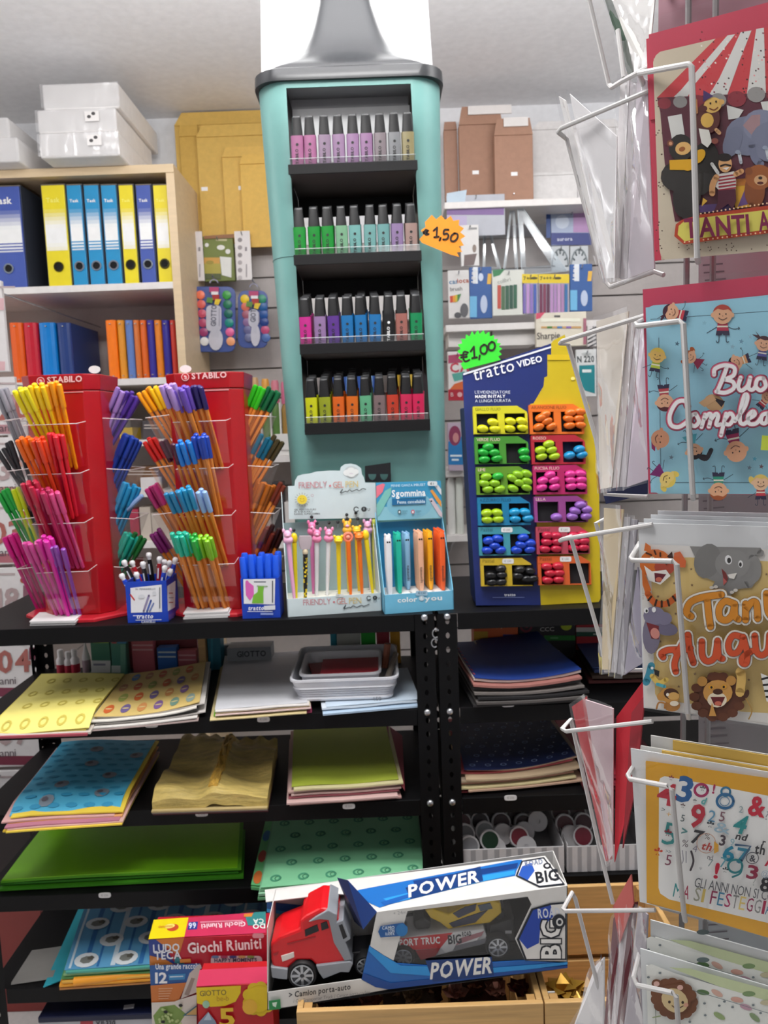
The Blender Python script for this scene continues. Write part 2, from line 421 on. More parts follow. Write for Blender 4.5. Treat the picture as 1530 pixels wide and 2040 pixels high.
for x0,x1,c,lb in [(-22,49,BLU,'wide dark blue lever arch binder alone at the bookcase left'),
        (89,138,YEL,'widest yellow lever arch binder at the start of the row'),
        (139,171,CYA,'light blue lever arch binder next to the widest yellow binder'),
        (173,205,CYA,'light blue lever arch binder in the middle of three blue ones'),
        (207,240,CYA,'light blue lever arch binder left of the narrow yellow binder'),
        (242,273,YEL,'narrow yellow lever arch binder between light blue and dark blue binders'),
        (276,308,BLU,'narrow dark blue lever arch binder between two yellow binders'),
        (310,341,YEL,'yellow lever arch binder against the bookcase side panel')]:
    binder(x0,x1,369 if x0 > 0 else 372,562,c,c,lb)

def folder(x0,x1,yt,col,label,group,dep=.25,r=.3):
    Y = BY + .04; xm = (x0 + x1) / 2
    X0,X1 = at(x0,700,Y).x,at(x1,700,Y).x - .001; z0 = shelf_z[1]; z1 = at(xm,yt,Y).z
    t = thing('document_folder',label,'folder',((X0 + X1) / 2,Y + dep / 2,z0),group)
    b = MB(); R = (X1 - X0) / 2; prof = [(X0,Y + .012)] + [((X0 + X1) / 2 - R * math.cos(a),Y + .012 - .010 * math.sin(a)) for a in [PI * k / 6 for k in range(1,6)]] + [(X1,Y + .012),(X1,Y + dep),(X0,Y + dep)]
    b.loft([[(x,y,z) for x,y in prof] for z in (z0,z1)],M(col,r))
    obj('cover',b,t,bevel=.0015)
    s = MB()
    for zz in (z0 + .012,z1 - .012): s.lathe([(.0035,-.0012),(.0035,.0012)],M('#d8d2c8',.2,.7),((X0 + X1) / 2,Y - .0005,zz),n=10)
    o = obj('rivet',s,t)
G1,G2 = 'ring folders at the left of the lower shelf','elastic folders at the right of the lower shelf'
for x0,x1,c,lb in [(20,47,'#e8601a','orange ring folder at the far left of the lower shelf'),(48,76,'#c81e34','red ring folder beside the orange one'),
                      (79,112,'#0f7fd0','bright blue ring folder beside the red one'),(115,143,'#263f7c','navy ring folder with a scuffed spine')]:
    folder(x0,x1,642,c,lb,G1)
for x0,x1,c,lb in [(212,234,'#f57a10','wide orange elastic folder at the start of the slim row'),(235,250,'#dc8e20','amber elastic folder with a scuffed spine'),
        (251,267,'#5c7cbc','steel blue elastic folder in the slim row'),(267,280,'#d0702c','rust orange elastic folder beside the steel blue one'),
        (280,294,'#d85f12','deep orange elastic folder left of an indigo one'),(294,309,'#2d2790','indigo elastic folder between two orange ones'),
        (309,324,'#e07f18','orange elastic folder between two indigo ones'),(324,340,'#2d2790','indigo elastic folder beside the brick red one'),
        (340,352,'#c0321f','brick red elastic folder against the side panel')]:
    folder(x0,x1,637,c,lb,G2)

# foam boxes in clear wrap on top of the bookcase
def foam_box(x0,x1,yt,yb,z0,dep,label,lab=False,dy=0.0):
    Y = 2.36 + dy; xm,ym = (x0 + x1) / 2,(yt + yb) / 2
    X0,X1 = at(x0,ym,Y).x,at(x1,ym,Y).x; z1 = z0 + (at(xm,yt,Y).z - at(xm,yb,Y).z)
    t = thing('foam_box',label,'box',((X0 + X1) / 2,Y + dep / 2,z0),'white foam boxes on top of the bookcase')
    obj('box_body',MB().box((X0,Y,z0),(X1,Y + dep,z1),M('#f2f0ef',.6)),t,bevel=.006)
    w_ = MB(); rr = random.Random(int(x1 * 7 + yt))
    nx,nz = 9,5
    w_.grid(lambda u,v: (X0 - .003 + (X1 - X0 + .006) * u,Y - .004 - .004 * rr.random(),z0 + (z1 - z0) * (.04 + .92 * v)),nx,nz,CLEAR((.95,.95,.95),.22,.12,1.0,.12),True)
    obj('clear_wrap',w_,t,'creased clear wrap')
    if lab:
        y = Y - .0095; a = X0 + (X1 - X0) * .62; b = X0 + (X1 - X0) * .80; c0 = z0 + (z1 - z0) * .40
        l = MB().box((a,y,c0),(b,y + .001,c0 + (z1 - z0) * .42),M('#e9e6e4',.5))
        for q,e in ((.3,.45),(.62,.75)):
            cx,cz = a + (b - a) * q,c0 + (z1 - z0) * .42 * e
            l.add([(cx + .006 * math.cos(i * PI / 4),y - .0004,cz + .005 * math.sin(i * PI / 4)) for i in range(8)],[tuple(range(8))],M('#4a4848',.6))
        obj('sticker',l,t,'small white sticker')
    return z1
zt = ztop + .0245
za = foam_box(80,238,288,337,zt,.36,'wrapped white foam box, lowest of the tall stack',True)
zb = foam_box(76,233,240,287,za + .001,.36,'wrapped white foam box, middle of the tall stack',True,.004)
foam_box(85,237,174,226,zb + .001,.40,'white foam box on top of the tall stack near the ceiling',False,.01)
za = foam_box(-110,37,286,335,zt,.36,'wrapped white foam box, lower of the short stack',False,.02)
foam_box(-120,18,242,284,za + .001,.36,'white foam box, upper of the short stack',False,.03)

# padded yellow envelopes hung on the wall
def card_env(x0,x1,y0,y1,Y,col,name,label,cat,group,th=.008,flap=None,flapc=None,tag=None):
    xm,ym = (x0 + x1) / 2,(y0 + y1) / 2
    X0,X1 = at(x0,ym,Y).x,at(x1,ym,Y).x; zt_,zb_ = at(xm,y0,Y).z,at(xm,y1,Y).z
    t = thing(name,label,cat,((X0 + X1) / 2,Y,zb_),group)
    fl = (zt_ - zb_) * .10 if flap is None else flap
    obj('body',MB().box((X0,Y,zb_),(X1,Y + th,zt_ - fl),M(col,.65,kind='card')),t,bevel=.002)
    f = MB(); c = (X1 - X0) * .08
    f.prism([(X0,Y - .002,zt_ - fl),(X1,Y - .002,zt_ - fl),(X1 - c,Y - .002,zt_),(X0 + c,Y - .002,zt_)],(0,.004,0),M(flapc or col,.65,kind='card'))
    obj('flap',f,t)
    if tag:
        a,b = at(tag[0],tag[1],Y),at(tag[0] + 13,tag[1] + 7,Y)
        obj('price_sticker',MB().box((a.x,Y - .001,b.z),(b.x,Y,a.z),M('#eeeeee',.5)),t)
GE = 'padded envelopes on the wall beside the bookcase'
card_env(353,552,222,470,2.765,'#d4ae58','padded_envelope','largest mustard padded envelope at the back of the wall stack','envelope',GE)
card_env(362,402,249,470,2.752,'#cba44e','padded_envelope','narrow mustard padded envelope at the edge beside the bookcase','envelope',GE,tag=None)
card_env(396,556,247,478,2.740,'#d6b05a','padded_envelope','second largest mustard padded envelope with a price sticker','envelope',GE,tag=(401,373))
card_env(446,560,292,484,2.728,'#dcb45c','padded_envelope','medium mustard padded envelope in the nest of envelopes','envelope',GE,tag=(475,371))
card_env(481,566,307,492,2.716,'#e0b65a','padded_envelope','smallest mustard padded envelope in front, beside the tower','envelope',GE)
GB = 'cardboard envelopes on the wall shelf'
zsh = at(1000,398,2.55).z
card_env(885,912,243,400,2.66,'#a07a66','cardboard_envelope','narrow brown cardboard envelope half behind the tower','envelope',GB,.02)
card_env(915,1002,212,398,2.63,'#a27a64','cardboard_envelope','tall brown cardboard envelope with a white strip on top','envelope',GB,.03,.055,'#a27a64',(941,340))
card_env(985,1062,236,403,2.59,'#a67e68','cardboard_envelope','shorter brown cardboard envelope in front on the wall shelf','envelope',GB,.02,.05,'#a67e68',(1018,343))
for (x0,x1,y0,y1,Y) in ((932,1019,212,226,2.625),(1003,1052,235,251,2.585)):
    a,b = at(x0,y0,Y),at(x1,y1,Y)
    nm = [o for o in bpy.data.objects if o.get('label','').startswith('tall brown' if x0 < 1000 else 'shorter brown')][0]
    obj('sealing_strip',MB().box((a.x,Y - .003,b.z),(b.x,Y + .001,a.z),M('#ded9d6',.5)),nm)
card_env(1060,1240,240,398,2.70,'#dcd9d8','paper_envelope','large white envelope standing at the back of the wall shelf','envelope','white envelopes on the wall shelf',.01)
card_env(1058,1150,343,401,2.66,'#e0dedd','paper_envelope','smaller white envelope in front of the large one','envelope','white envelopes on the wall shelf',.01)
card_env(1150,1260,300,401,2.68,'#e2e0e0','paper_envelope','white envelope behind the hanging cards at the shelf end','envelope','white envelopes on the wall shelf',.01)
a,b = at(885,400,2.55),at(1330,400,2.55)
ws = thing('wall_shelf','white wall shelf carrying cardboard and white envelopes','shelf',((a.x + b.x) / 2,2.7,zsh - .025))
obj('board',MB().box((a.x,2.55,zsh - .022),(b.x,WALL_Y - .03,zsh - .001),SHW),ws,bevel=.002)
for q in (.15,.85):
    x = a.x + (b.x - a.x) * q
    obj('bracket',MB().prism([(x,WALL_Y - .03,zsh - .023),(x,2.60,zsh - .023),(x,WALL_Y - .03,zsh - .14)],(.006,0,0),M('#c9c9cb',.4,.5)),ws)
# ================================================================ two black bolted racks
RY,RD = 1.40,0.34
BLK = M('#0c0c0e',0.5,kind='paint',spec=.2); STEEL = M('#b9bbbf',0.25,0.9)
SZ = [at(600,1233,RY).z,at(600,1422,RY).z,at(600,1603,RY).z,at(500,1769,RY).z,at(200,1964,RY).z,0.10]
TOPZ = SZ[0]
RX0,RX1 = at(-26,1975,RY).x,at(873,1500,RY).x
R2X0 = RX1 + .006; R2X1 = R2X0 + .86
def post(mb,x,y,sx,sy,z0,z1):
    """angle post; the front leg is punched with round holes"""
    W,T,st = .036,.002,.0262
    n = int((z1 - z0) / st)
    for k in range(n):
        a,b = z0 + (z1 - z0) * k / n,z0 + (z1 - z0) * (k + 1) / n; c = (a + b) / 2
        for (leg) in (0,1):
            h = (b - a) / 2; w2 = W / 2
            O = [(w2,0),(w2,h),(0,h),(-w2,h),(-w2,0),(-w2,-h),(0,-h),(w2,-h)]
            I = [(.0038 * math.cos(PI / 4 * i),.0058 * math.sin(PI / 4 * i)) for i in range(8)]
            P = O + I
            if leg == 0: V = [(x + sx * (W / 2 + p),y,c + q) for p,q in P]
            else: V = [(x,y + sy * (W / 2 + p),c + q) for p,q in P]
            mb.add(V,[(i,(i + 1) % 8,8 + (i + 1) % 8,8 + i) for i in range(8)],BLK)
def rack(x0,x1,label,nshelf,name='metal_rack'):
    t = thing(name,label,'rack',((x0 + x1) / 2,RY,0))
    for (x,sx) in ((x0,1),(x1,-1)):
        for (y,sy) in ((RY,1),(RY + RD,-1)):
            p = MB(); post(p,x,y,sx,sy,0,TOPZ - .001); o = obj('post',p,t)
            if y == RY:
                for z in SZ[:nshelf]:
                    b = MB(); b.loft([[(x + sx * .018 + r * math.cos(2 * PI * i / 12),y - d,z - .006 + r * math.sin(2 * PI * i / 12)) for i in range(12)] for r,d in ((.0068,.0005),(.0065,.003),(.004,.0055),(.0012,.0062))],STEEL,True)
                    obj('bolt',b,t,'round silver bolt head')
    for z in SZ[:nshelf]:
        s = MB(); e = .0022; h = .031
        s.box((x0 + e,RY + e,z - .0012),(x1 - e,RY + RD - e,z),BLK)
        s.box((x0 + .037,RY + .0002,z - h),(x1 - .037,RY + e,z),BLK)
        s.box((x0 + .037,RY + e,z - h),(x1 - .037,RY + .014,z - h + .0015),BLK)
        s.box((x0 + .037,RY + RD - e,z - h),(x1 - .037,RY + RD,z),BLK)
        for xx in (x0 + e,x1 - 2 * e): s.box((xx,RY + .036,z - h),(xx + e,RY + RD - .036,z - .0012),BLK)
        obj('shelf',s,t,bevel=.0012)
    return t
rack(RX0,RX1,'black bolted steel rack at the left carrying the pen displays and tower',6)
rack(R2X0,R2X1,'black bolted steel rack at the right under the marker display',6)
# two small hooks hanging between the posts
for (px,py,lb) in ((868,1262,'upper small chrome hook between the two rack posts'),(866,1281,'lower small chrome hook between the two rack posts')):
    c = at(px,py,RY - .004); b = MB()
    b.tube([c + Vector((.006 * math.cos(a),0,.008 * math.sin(a))) for a in [PI * (.2 + 1.5 * k / 8) for k in range(9)]],.0016,STEEL,6)
    b.tube([c + Vector((.0045,.0,.006)),c + Vector((.0045,.006,.007))],.0016,STEEL,6)
    solo('chrome_hook',b,lb,'hook')

# white price labels clipped on the shelf lips
for i,(px,py,lb) in enumerate([(94,1453,'small white price label below the yellow paper stack'),(302,1444,'small white price label below the paper with coloured eggs'),
        (525,1433,'small white price label below the white paper stack'),(1012,1403,'small white price label below the dark blue paper stack'),
        (402,1621,'small white price label below the gold tulle'),(695,1606,'small white price label below the olive green paper stack'),(1017,1589,'small white price label below the navy patterned paper'),
        (209,1783,'small white price label below the lime green paper'),(199,1961,'small white price label below the blue striped paper'),(257,2006,'small white price label on the dark navy box below')]):
    if i == 9: continue
    c = at(px,py,RY - .0005); pr = MB(); wv,hv = .0118,.0052
    pts = []
    for k in range(16):
        a = 2 * PI * k / 16; pts.append((c.x + math.copysign(abs(math.cos(a)) ** .5,math.cos(a)) * wv,c.y,c.z + math.copysign(abs(math.sin(a)) ** .6,math.sin(a)) * hv))
    pr.prism(pts,(0,-.0014,0),M('#dcdbdb',.5))
    t = thing('price_label',lb,'label',(c.x,c.y,c.z - hv),'white price labels on the rack shelves')
    obj('plate',pr,t)
    V,Fc,wd = text2d('€ 1,50'); k = .013 / wd
    obj('print',MB().add([(c.x - .0065 + p[0] * k,c.y - .0017,c.z - .0015 + p[1] * k) for p in V],Fc,M('#9a9a9a',.6)),t)

# ---------------------------------------------------------------- paper stacks
def patch(fl,fr,br,bl,zf=None):
    fl,fr,br,bl = map(Vector,(fl,fr,br,bl))
    def fn(u,v):
        p = (fl * (1 - u) + fr * u) * (1 - v) + (bl * (1 - u) + br * u) * v
        return p + Vector((0,0,zf(u,v))) if zf else p
    return fn
def corners(zt,*px): return [atz(x,y,zt) for x,y in px]
def decal(mb,fn,u,v,ru,rv,col,rot=0,n=10,lift=.0006,ring=0.0):
    c,s_ = math.cos(rot),math.sin(rot); P,Q = [],[]
    for k in range(n):
        a = 2 * PI * k / n; x,y = math.cos(a),math.sin(a)
        du,dv = ru * (x * c - y * s_),rv * (x * s_ + y * c)
        uu,vv = min(.995,max(.005,u + du)),min(.995,max(.005,v + dv)); P.append(Vector(fn(uu,vv)) + Vector((0,0,lift)))
        if ring: uu,vv = min(.995,max(.005,u + du * ring)),min(.995,max(.005,v + dv * ring)); Q.append(Vector(fn(uu,vv)) + Vector((0,0,lift)))
    if ring: mb.add(P + Q,[(k,(k + 1) % n,n + (k + 1) % n,n + k) for k in range(n)],M(col,.6) if isinstance(col,str) else col)
    else: mb.add(P,[tuple(range(n))],M(col,.6) if isinstance(col,str) else col)
def decpoly(mb,fn,pts,col,lift=.0006):
    mb.add([Vector(fn(u,v)) + Vector((0,0,lift)) for u,v in pts],[tuple(range(len(pts)))],M(col,.6))
def stack(name,label,cat,zs,px4,th,sheets,top,zf=None,nu=10,nv=10,group='sheet stacks on the rack shelves',jit=.008,grow=.006,topth=.0012,r=.55,seed=1):
    """sheets: colours from the bottom up; top: colour of the uppermost sheet"""
    rr = random.Random(seed); zt = zs + th
    c4 = corners(zt,*px4); cen = sum(c4,Vector()) / 4
    t = thing(name,label,cat,(cen.x,cen.y,zs + .001),group)
    n = len(sheets); fn = patch(*c4,zf)
    for i,col in enumerate(sheets):
        f = (i + .5) / n; dz = -(th - .002) * (1 - i / n)
        dx,dy = rr.uniform(-jit,jit),rr.uniform(-jit,jit) - grow * (1 - f); g = 1 + rr.uniform(0,.02) + (.03 * (1 - f))
        cc = [cen + (p - cen) * g + Vector((dx,dy,0)) for p in c4]
        z_i = zs + .0012 + (th - .002) * i / n; hgt = (th - .003) / n
        for p in cc: p.z = 0
        def zz(u,v,z_i=z_i,f=f): return z_i + (zf(u,v) * f if zf else 0) + .0012 * math.sin(9 * u + i) * math.sin(7 * v + 2 * i) * f
        f2 = patch(*cc,lambda u,v: max(zs + .001 + .0001 * i,zz(u,v)) + hgt * .8)
        obj('sheet',MB().slab(f2,6,5,hgt * .62,M(col,.6,kind='paper')),t)
    obj('top_sheet',MB().slab(fn,nu,nv,topth,M(top,r,kind='paper')),t)
    return t,fn

sag = lambda a: (lambda u,v: -a * 4 * u * (1 - u) * (1 - v))
# shelf 2 (second from above)
z2 = SZ[1]
def zy(u,v):
    d = -.020 * max(0,(.22 - v) / .22) ** 1.5
    return d + .010 * (v ** 2) * (1 - u) + .006 * u * (1 - v) - .006 * (1 - u) ** 2
t,fn = stack('paper_stack','stack of pale yellow wrapping paper curling over the shelf edge','paper',z2,[(-22,1441),(176,1434),(248,1342),(84,1346)],.028,
              ['#a84a58','#c9c0b8','#d9c85a','#e8d868'],'#ecdf7d',zy,14,16,seed=3)
d = MB(); rr = random.Random(5)
for i in range(5):
    for j in range(4):
        u,v = .12 + .19 * i + .08 * (j % 2),.08 + .25 * j; decal(d,fn,u,v,.05,.05,'#c9b84e',.3,10,.0008,.6)
obj('print',d,t,'darker yellow ring print')
def ze(u,v): return .010 * u * u - .006 * math.sin(PI * u) * (1 - v)
t,fn = stack('paper_stack','wrapping paper stack printed with coloured Easter eggs','paper',z2,[(186,1427),(398,1408),(411,1326),(250,1343)],.024,
              ['#b9a6a2','#d8d4cf','#cfcac6','#3d3d3c','#dedad2','#d8d4cf'],'#d3b871',ze,10,8,seed=4)
d = MB(); cols = ['#c9602c','#7a5a8f','#5f86b5','#97a04e','#c98a50','#8ea29a','#c05a3c','#6d5d8d','#6f9080','#b98460']
k = 0
for j in range(4):
    for i in range(6):
        u,v = .10 + .16 * i + .07 * (j % 2),.14 + .24 * j
        if u < .97: decal(d,fn,u,v,.045,.09,cols[(k * 7 + j) % 10],-.5,12,.0008); decal(d,fn,u,v,.036,.012,'#d9c58a',-.5,8,.0011); k += 1
obj('print',d,t,'coloured egg print')
t,fn = stack('paper_stack','plain white paper stack beside the white plastic tray','paper',z2,[(428,1413),(612,1399),(612,1299),(448,1310)],.020,
              ['#8a3050','#c9b98a','#6fae28','#d0b8b4','#cdbf9a','#d9d4d0'],'#c9cacf',lambda u,v: .004 * v,seed=6)
t,fn = stack('cellophane_pack','pale blue folded cellophane pack under the white plastic tray','pack',z2,[(650,1408),(836,1392),(812,1330),(640,1345)],.014,
              ['#a9bfd4','#d4dde6'],'#c3d3e2',None,5,5,seed=7)
def tray(px0,px1,pyr,pyd,Yf,dep,zb,label,col,inset=.010,rib=0,par=None):
    xm = (px0 + px1) / 2; X0,X1 = at(px0,pyr,Yf).x,at(px1,pyr,Yf).x; zr = at(xm,pyr,Yf).z
    if pyd: zr = zb + pyd
    t = thing('plastic_tray',label,'tray',((X0 + X1) / 2,Yf + dep / 2,zb)); m = M(col,.4)
    def ring(x,y,o,z,n=4):
        out = []
        x0,x1,y0,y1 = X0 + o,X1 - o,Yf + o,Yf + dep - o; R = .018
        for cx,cy,a in ((x1 - R,y0 + R,-90),(x1 - R,y1 - R,0),(x0 + R,y1 - R,90),(x0 + R,y0 + R,180)):
            out += [(cx + R * math.cos(math.radians(a + 90 * k / n)),cy + R * math.sin(math.radians(a + 90 * k / n)),z) for k in range(n + 1)]
        return out
    b = MB(); h = zr - zb; rings = [ring(0,0,inset,zb),ring(0,0,inset * .9,zb + .004)]
    if rib:
        for k in range(rib):
            zz = zb + .006 + (h - .02) * k / rib; f = 1 - k / rib
            rings += [ring(0,0,inset * .85 * f + .0022,zz),ring(0,0,inset * .85 * f + .0045,zz + (h - .02) / rib * .5)]
    rings += [ring(0,0,.003,zr - .006),ring(0,0,0,zr - .004),ring(0,0,0,zr),ring(0,0,.004,zr),ring(0,0,inset + .003,zb + .003)]
    b.loft(rings,m,False,True); obj('body',b,t); return t,X0,X1,zr
z2t = z2 + .0165
t,tx0,tx1,tzr = tray(575,795,1353,0,1.408,.225,z2t,'large white plastic tray with ribbed sides on the second shelf','#dcdde3',.012,5)
V,Fc,wd = text2d('1,50'); c = at(752,1396,1.4165); kk = .014 / wd
obj('print',MB().add([(c.x - .007 + p[0] * kk,1.4165,c.z + p[1] * kk) for p in V],Fc,M('#6a6a70',.6)),t)
ti,ix0,ix1,izr = tray(594,760,1352,tzr - z2t - .0095,1.432,.155,z2t + .012,'smaller white plastic tray nested inside the larger white tray','#e0e0e4',.010)
for i,(dx,dy,rz) in enumerate([(0,0,.05),(.006,.008,-.12),(-.01,.004,.2),(.012,-.002,.02)]):
    q = MB(); hx,hy = .058,.046; cx,cy = (ix0 + ix1) / 2 + dx + .006,1.508 + dy; z = max(z2t + .0165,izr - .030) + i * .0062
    P = [(cx + a * hx * math.cos(rz) - b * hy * math.sin(rz),cy + a * hx * math.sin(rz) + b * hy * math.cos(rz)) for a,b in ((-1,-1),(1,-1),(1,1),(-1,1))]
    q.prism([(x,y,z) for x,y in P],(0,0,.005),M(['#9c1226','#a81a2c','#8f0f20','#b02034'][i],.5,kind='paper'))
    solo('red_card',q,['lowest red card in the small white tray','second red card from below in the small white tray','turned red card in the small white tray','top red card in the small white tray'][i],'card','red cards in the small tray',.0008)
q = MB(); q.tube([(ix1 + .012,1.455,z2t + .030),(ix1 + .030,1.53,z2t + .052)],.006,M('#8d8378',.5)); solo('paper_roll',q,'small greyish paper roll in the large tray beside the small one','roll')
q = MB(); q.tube([(ix1 + .006,1.545,z2t + .020),(ix1 + .014,1.545,z2t + .070)],.007,M('#a06048',.5)); solo('paper_roll',q,'small brown paper roll at the back of the large tray','roll')

# rack 2, second shelf
def zb_(u,v): return .020 * (u - .35) ** 2 + .014 * max(0,v - .6) * (1 if u > .3 else 0) - .006 * math.sin(PI * u) * (1 - v)
t,fn = stack('paper_stack','dark blue paper stack with striped and black sheets underneath','paper',z2,[(946,1352),(1158,1341),(1070,1269),(903,1281)],.052,
              ['#2d2b2c','#5a5654','#1c1b1d','#78726e','#2b2a2b','#a87068','#dccfc8'],'#1c3a86',zb_,12,10,jit=.006,grow=.02,seed=8)
d = MB()
for k in range(9): decpoly(d,lambda u,v: fn(u,v) ,[(.02,.05 + .1 * k),(.0,.09 + .1 * k),(.0,.12 + .1 * k),(.02,.10 + .1 * k)],'#b04a50')
obj('print',d,t)
# third shelf
z3 = SZ[2]
t,fn = stack('paper_stack','light blue wrapping paper stack printed with clouds and grey figures','paper',z3,[(17,1611),(237,1595),(309,1472),(124,1478)],.036,
              ['#e8c63a','#efd24a','#d8b0a8','#b9788c','#e6a96a','#d9a9a4','#e9d9b8','#efd24a'],'#4fb2d6',lambda u,v: -.014 * max(0,(.14 - v) / .14) ** 1.5 + .003 * math.sin(5 * u),12,12,jit=.012,grow=.014,seed=9)
d = MB(); rr = random.Random(2)
for j in range(11):
    for i in range(6):
        decal(d,fn,.05 + .165 * i + .08 * (j % 2),.04 + .088 * j,.055,.018,'#2f93bc',0,8,.0008)
for u,v in ((.3,.08),(.35,.27),(.78,.15),(.75,.40),(.5,.58),(.9,.72),(.45,.82)):
    decal(d,fn,u,v,.07,.05,'#7d8a96',.2,9,.0012); decal(d,fn,u - .02,v + .01,.03,.022,'#5e5a64',.6,7,.0015)
obj('print',d,t,'cloud and figure print')
# gold tulle: crumpled folded fabric
c4 = corners(z3 + .038,(302,1589),(532,1582),(553,1478),(368,1464)); cen = sum(c4,Vector()) / 4
rr = random.Random(11)
def zt_(u,v):
    g = .006 * math.sin(3 * PI * v + 2 * u) + .004 * math.sin(11 * u + 5 * v) + .003 * math.sin(23 * v + 3 * u)
    g += .010 * math.exp(-((u - .52) / .08) ** 2) + .008 * max(0,(v - .82) / .18) * (1 + .6 * math.sin(40 * u))
    return g - .010 * max(0,(.1 - v) / .1)
fn = patch(*c4,zt_)
t = thing('tulle_stack','gold tulle fabric folded and gathered in the middle','fabric',(cen.x,cen.y,z3 + .001),'sheet stacks on the rack shelves')
obj('fabric',MB().slab(fn,40,34,.022,M('#c9b167',.42,kind='tulle')),t)
for i,cl in enumerate(['#54141f','#8a8078','#b3a070']):
    f2 = patch(*[p * 1.0 - Vector((0,.004 * i,.038)) for p in c4],lambda u,v,i=i: .0065 + .0045 * i)
    obj('sheet',MB().slab(f2,4,4,.003,M(cl,.5,kind='paper')),t)
g = MB()
for i in range(9):
    a = [fn(.52 + .035 * math.sin(i * 1.7 + j * .9),.06 + .11 * j) + Vector((0,0,.002 + .002 * math.sin(i + j))) for j in range(9)]
    g.tube(a,[.002 + .0016 * abs(math.sin(i + j)) for j in range(9)],M('#d4a94a',.5,kind='tulle'),5)
obj('gather',g,t,'gathered ridge of darker gold tulle',kind='stuff')
t,fn = stack('paper_stack','olive green paper stack with pink sheets underneath on the third shelf','paper',z3,[(581,1567),(794,1553),(768,1441),(585,1449)],.034,
              ['#c9a09a','#d6b5b0','#a8606a','#d9bdb6','#c9a8a0','#d8cfa0'],'#a3b13c',lambda u,v: .0015 * math.sin(8 * u) * (1 - v),10,10,jit=.008,grow=.010,seed=12)
obj('side_sheet',MB().slab(patch(*corners(z3 + .033,(794,1553),(806,1560),(801,1455),(768,1441)),lambda u,v: -.012 * u),3,6,.004,M('#8e3a44',.6,kind='paper')),t)
t,fn = stack('paper_stack','navy patterned paper stack with cream and red sheets underneath','paper',z3,[(925,1533),(1148,1514),(1078,1419),(903,1429)],.045,
              ['#a8464c','#c9a890','#dcd0a0','#b98a7a','#dcc9b0','#c9b090','#b8505a','#d2b8a0'],'#14204a',lambda u,v: .010 * u * u - .008 * math.sin(PI * u) * (1 - v),10,10,jit=.012,grow=.008,seed=13)
d = MB(); rr = random.Random(4)
for j in range(6):
    for i in range(7):
        u,v = .08 + .14 * i + .06 * (j % 2),.07 + .16 * j
        decal(d,fn,u,v,.03,.022,'#7d8fb8',rr.random() * 3,6,.0008,.7); decal(d,fn,u + .05,v + .06,.007,.008,'#c9d0de',0,6,.0008)
obj('print',d,t,'small silver snowflake print')
t,fn2 = stack('paper_stack','dark red paper stack at the right of the navy patterned stack','paper',z3,[(1172,1545),(1330,1538),(1240,1425),(1098,1420)],.030,['#5a1620','#7a2030','#8a2a3a'],'#8f2030',None,6,6,seed=14)
q = MB(); q.slab(patch(*corners(z3 + .10,(1092,1412),(1190,1412),(1160,1455),(1128,1440))),3,3,.002,M('#5f7a92',.4)); 
# fourth shelf
z4 = SZ[3]
t,fn = stack('paper_stack','large lime green card stack spread across the fourth shelf','paper',z4,[(4,1752),(473,1728),(478,1639),(79,1655)],.022,
              ['#3c8a14','#2f7a10','#55a018'],'#7fc41e',lambda u,v: .002 * math.sin(3 * u),8,6,jit=.003,grow=.001,topth=.004,r=.35,seed=15)
t,fn = stack('paper_stack','mint green paper stack printed with rings on the fourth shelf','paper',z4,[(520,1768),(846,1742),(830,1617),(546,1630)],.024,
              ['#6aa87a','#90c4a0','#7cb890'],'#86cf9f',lambda u,v: 0,8,8,jit=.004,grow=.002,seed=16)
d = MB()
for j in range(5):
    for i in range(6):
        u,v = .08 + .17 * i + .085 * (j % 2),.10 + .2 * j
        if u < .98: decal(d,fn,u,v,.034,.045,'#4c9c78',.2,14,.0008,.62); decal(d,fn,u + .015,v - .004,.022,.03,'#3a805f',.2,8,.0010,.75)
obj('print',d,t,'darker green ring print')
t,fn = stack('paper_stack','green paper with large orange and blue dots beside the mint paper','paper',z4,[(500,1762),(521,1764),(547,1632),(529,1634)],.012,['#60b070'],'#6cc27e',None,4,8,seed=17)
d = MB()
for u,v,c in ((.5,.1,'#e07838'),(.5,.4,'#b04a40'),(.5,.72,'#2f78b0')): decal(d,fn,u,v,.42,.09,c,0,12,.0008)
obj('print',d,t,'large dot print')
# fifth shelf
z5 = SZ[4]
def zs5(u,v): return .012 * math.sin(PI * v) * (1 - u) * .3
t,fn = stack('paper_stack','blue striped wrapping paper stack with white medallions on the lowest shelf in view','paper',z5,[(128,1932),(520,1905),(545,1778),(172,1799)],.040,
              ['#c98a4a','#e6a030','#e8b04a','#5a9a5c','#8fc08a','#58b0a0'],'#5fa3cf',zs5,12,10,jit=.006,grow=.004,seed=18)
d = MB()
for i in range(14):
    u0 = .02 + .07 * i; wv = .024 if i % 2 else .012
    decpoly(d,fn,[(u0,.01),(u0 + wv,.01),(u0 + wv,.5),(u0 + wv,.99),(u0,.99),(u0,.5)],'#2f6fae' if i % 3 else '#cfe2ee',.0008)
for j in range(4):
    for i in range(5):
        u,v = .10 + .2 * i + .1 * (j % 2),.10 + .26 * j
        if u < .97: decal(d,fn,u,v,.062,.095,'#dfe6ea',0,14,.0012); decal(d,fn,u,v,.034,.05,'#7c7f7a',.8,7,.0016); decal(d,fn,u + .02,v + .02,.02,.03,'#5a574e',.2,5,.0019)
obj('print',d,t,'stripe and medallion print')
q = MB(); q.slab(patch(*corners(z5 + .004,(86,1966),(140,1945),(183,1800),(160,1802))),4,6,.002,M('#2fa2b4',.45,kind='paper')); solo('teal_sheet',q,'teal sheet sticking out at the left of the striped paper','paper')
fl,fr_ = atz(148,1955,z5 + .016),atz(300,1938,z5 + .016); q = MB()
